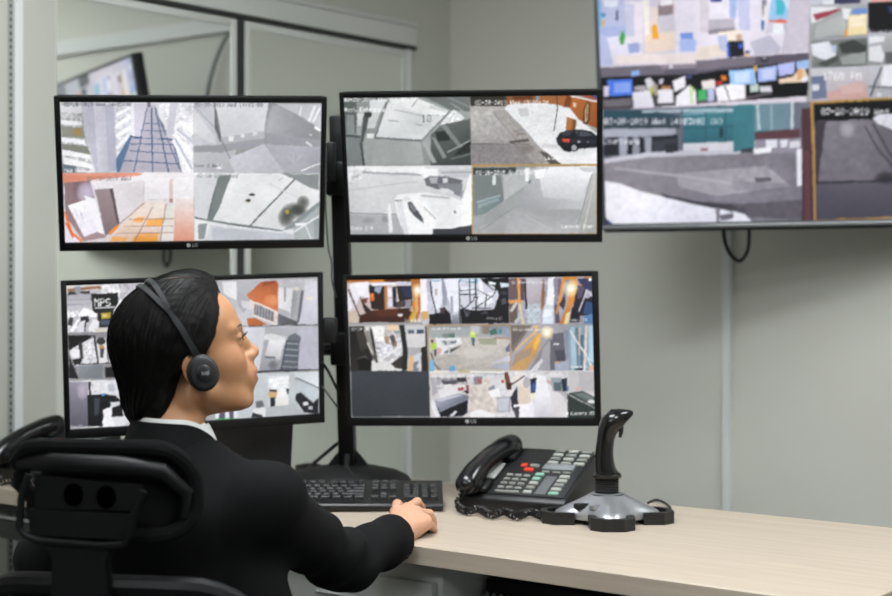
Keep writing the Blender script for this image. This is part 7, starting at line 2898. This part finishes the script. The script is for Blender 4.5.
for s in (0, 1):
    t0, t1 = (0.10, 0.78) if s == 0 else (math.pi - 0.10, math.pi - 0.78)
    band_strip('slider_arm', t0, t1, lambda t: 0.0, lambda t: 11.0 if 0.35 < t < math.pi - .35 else 12.0, 14, 4.0)
# ================================================================== office chair
CH_A = math.radians(80.0)
c_r, c_f = np.array([math.sin(CH_A), -math.cos(CH_A), 0]), np.array([math.cos(CH_A), math.sin(CH_A), 0])
hr0 = np.array(at(101, 490, 2.13))                         # centre of the headrest, seen from behind
chair = thing('office_chair', 'black office chair with mesh headrest behind the seated woman', 'chair', (hr0[0] + c_f[0] * 0.22, hr0[1] + c_f[1] * 0.22, 0), (0, 0, CH_A - math.pi / 2))
CHM = Matrix.Translation(chair.location) @ Euler(chair.rotation_euler).to_matrix().to_4x4()
CHI = CHM.inverted()
def cl(px, py, Y):
    return CHI @ at(px, py, Y)
HR = CHI @ Vector(hr0)
FAB = mat('black_chair_mesh', '09090a', 0.9, spec=0.15, bump=0.5, bscale=420)
CHP = mat('black_chair_plastic', '09090a', 0.5, spec=0.22)
# headrest: curved padded panel with a fat rim
def pad(name, m, parent, cx, cz, w, h, r, y0, bow, th, n=40, ny=6):
    out = ring_profile(w, h, r, 6)
    v, f = [], []
    rings = [(0.0, 0.0), (0.25, 0.0), (0.55, 0.0), (0.82, 0.0), (0.95, 0.35), (1.0, 1.0), (0.95, 1.65), (0.82, 2.0), (0.55, 2.0), (0.25, 2.0), (0.0, 2.0)]
    N = len(out)
    for s, d in rings:
        for x, z in out:
            X, Z = x * s, z * s
            y = y0 + bow * (X / (w / 2)) ** 2 + (d - 1) * th / 2
            v.append((cx + X, y, cz + Z))
    for j in range(len(rings) - 1):
        for i in range(N):
            f.append((j * N + i, j * N + (i + 1) % N, (j + 1) * N + (i + 1) % N, (j + 1) * N + i))
    return MB().add(v, f).build(name, m, parent, angle=60)
U = 2.13 / F_PX
hrw, hrh = 190 * U, 104 * U
rim_pts = []
for_left = lambda x, z: x - (0.020 if x < -0.05 and z > 0 else 0.0) - (0.012 if x < -hrw / 2 + 0.06 and z > hrh / 2 - 0.03 else 0.0)
for x, z in ring_profile(hrw - 0.022, hrh - 0.022, 0.05, 7):
    rim_pts.append((HR.x + for_left(x, z), HR.y + 0.055 * (x / (hrw / 2)) ** 2, HR.z + z - 0.012 * abs(x / (hrw / 2)) ** 2))
head_rest = MB()
head_rest.tube(rim_pts, 0.012, 10, closed=True)
hr_o = head_rest.build('headrest_rim', FAB, chair)
pad('headrest', FAB, chair, HR.x, HR.z - 0.003, hrw - 0.03, hrh - 0.03, 0.045, HR.y + 0.004, 0.055, 0.014)
MB().tube([(HR.x - hrw / 2 - 0.004, HR.y + 0.036, HR.z + 0.030), (HR.x - hrw / 2 + 0.02, HR.y + 0.030, HR.z + 0.034), (HR.x - 0.06, HR.y - 0.006, HR.z + 0.036), (HR.x + 0.03, HR.y - 0.006, HR.z + 0.034), (HR.x + 0.085, HR.y + 0.010, HR.z + 0.026), (HR.x + 0.112, HR.y + 0.03, HR.z - 0.005), (HR.x + 0.108, HR.y + 0.03, HR.z - 0.04)],
          [0.012, 0.014, 0.014, 0.014, 0.012, 0.010, 0.006], 12).build('headrest_shell', CHP, chair)
# bracket frame behind it with two black discs for its holes
def bp_(px, py, y=0.0):
    p = cl(px, py, 2.105)
    return (p.x, HR.y - 0.022 + y, p.z)
br = MB()
fr_px = [(22, 476), (14, 500), (12, 530), (18, 538), (34, 543), (100, 546), (124, 544), (131, 534), (138, 505), (146, 490)]
br.tube([bp_(*p) for p in fr_px], 0.0055, 8)
br.build('bracket_rim', CHP, chair)
def plate(poly_px, y, th, holes=()):
    b = bmesh.new()
    vs = [b.verts.new(bp_(px, py, y)) for px, py in poly_px]
    fc = b.faces.new(vs)
    r = bmesh.ops.extrude_face_region(b, geom=[fc])
    for e in r['geom']:
        if isinstance(e, bmesh.types.BMVert):
            e.co.y += th
    bmesh.ops.recalc_face_normals(b, faces=list(b.faces))
    m_ = MB()
    return m_.bm(b)
plate([(24, 478), (140, 486), (134, 512), (24, 512)], 0.014, 0.008).build('bracket_plate', CHP, chair)
plate([(20, 512), (134, 514), (126, 540), (22, 538)], 0.004, 0.006).build('bracket_shelf', CHP, chair)
for px, py in ((66.5, 497), (102, 498.5)):
    c = Vector(bp_(px, py, 0.0125))
    MB().lathe([(0.0135, -0.0015), (0.0135, 0.002), (0.0105, 0.002), (0.0105, -0.004), (0.0015, -0.004)], 24, Matrix.Translation(c) @ Matrix.Diagonal((1, 1, 1.15, 1)) @ Matrix.Rotation(-math.pi / 2, 4, 'X') ).build('bracket_hole_shade', mat('deep_black', '020202', 0.9, spec=0.0), chair)  # black colour stands in for the shade inside the holes
# spine down to the backrest
sp = [(36, 543), (112, 546), (104, 562), (112, 640), (44, 640), (48, 562)]
plate(sp, 0.0, 0.022).build('spine', CHP, chair)
zc = 0.80
BK = pad('backrest', FAB, chair, HR.x, 0.610, 0.43, 0.35, 0.10, HR.y + 0.000, 0.060, 0.022)
bt = []
for x, z in ring_profile(0.45, 0.37, 0.11, 8):
    bt.append((HR.x + x, HR.y + 0.060 * (x / 0.215) ** 2 - 0.006, 0.610 + z))
MB().tube(bt, 0.017, 10, closed=True).build('backrest_frame', CHP, chair)
MB().tube([(HR.x, HR.y - 0.045, 0.72), (HR.x, HR.y - 0.055, 0.50), (HR.x, HR.y + 0.02, 0.39), (HR.x, 0.02, 0.38)], [0.028, 0.030, 0.03, 0.03], 12).build('back_support', CHP, chair)
# seat, mechanism, gas lift, star base with castors
sb = MB()
sb.prism(ring_profile(0.49, 0.47, 0.10, 6), 0.365, 0.425, bev=0.022, seg=3)
sb.build('seat', mat('black_chair_fabric', '09090a', 0.9, spec=0.15, bump=0.4, bscale=500), chair)
MB().box((0, -0.02, 0.345), (0.20, 0.26, 0.04), 0.01).build('seat_mechanism', CHP, chair)
MB().lathe([(0.028, 0.12), (0.028, 0.23), (0.018, 0.231), (0.018, 0.34)], 20).build('gas_lift', DARK_METAL, chair)
MB().lathe([(0.045, 0.075), (0.05, 0.09), (0.042, 0.125), (0.03, 0.13)], 20).build('base_hub', CHP, chair)
for k in range(5):
    a = math.radians(90 + 72 * k)
    d = Vector((math.cos(a), math.sin(a), 0))
    leg = MB().tube([d * 0.03 + Vector((0, 0, 0.103)), d * 0.18 + Vector((0, 0, 0.092)), d * 0.315 + Vector((0, 0, 0.074))], [0.026, 0.021, 0.015], 10).build('leg', CHP, chair)
    s_ = Vector((-d.y, d.x, 0))
    cm = MB()
    for sd in (-1, 1):
        cm.cyl(d * 0.315 + s_ * sd * 0.010 + Vector((0, 0, 0.0265)), d * 0.315 + s_ * sd * 0.026 + Vector((0, 0, 0.0265)), 0.026, 18)
    cm.cyl(d * 0.315 - s_ * 0.010 + Vector((0, 0, 0.0265)), d * 0.315 + s_ * 0.010 + Vector((0, 0, 0.0265)), 0.010, 10)
    cm.cyl(d * 0.315 + Vector((0, 0, 0.03)), d * 0.315 + Vector((0, 0, 0.075)), 0.008, 10)
    cm.build('castor', RUBBER, leg)
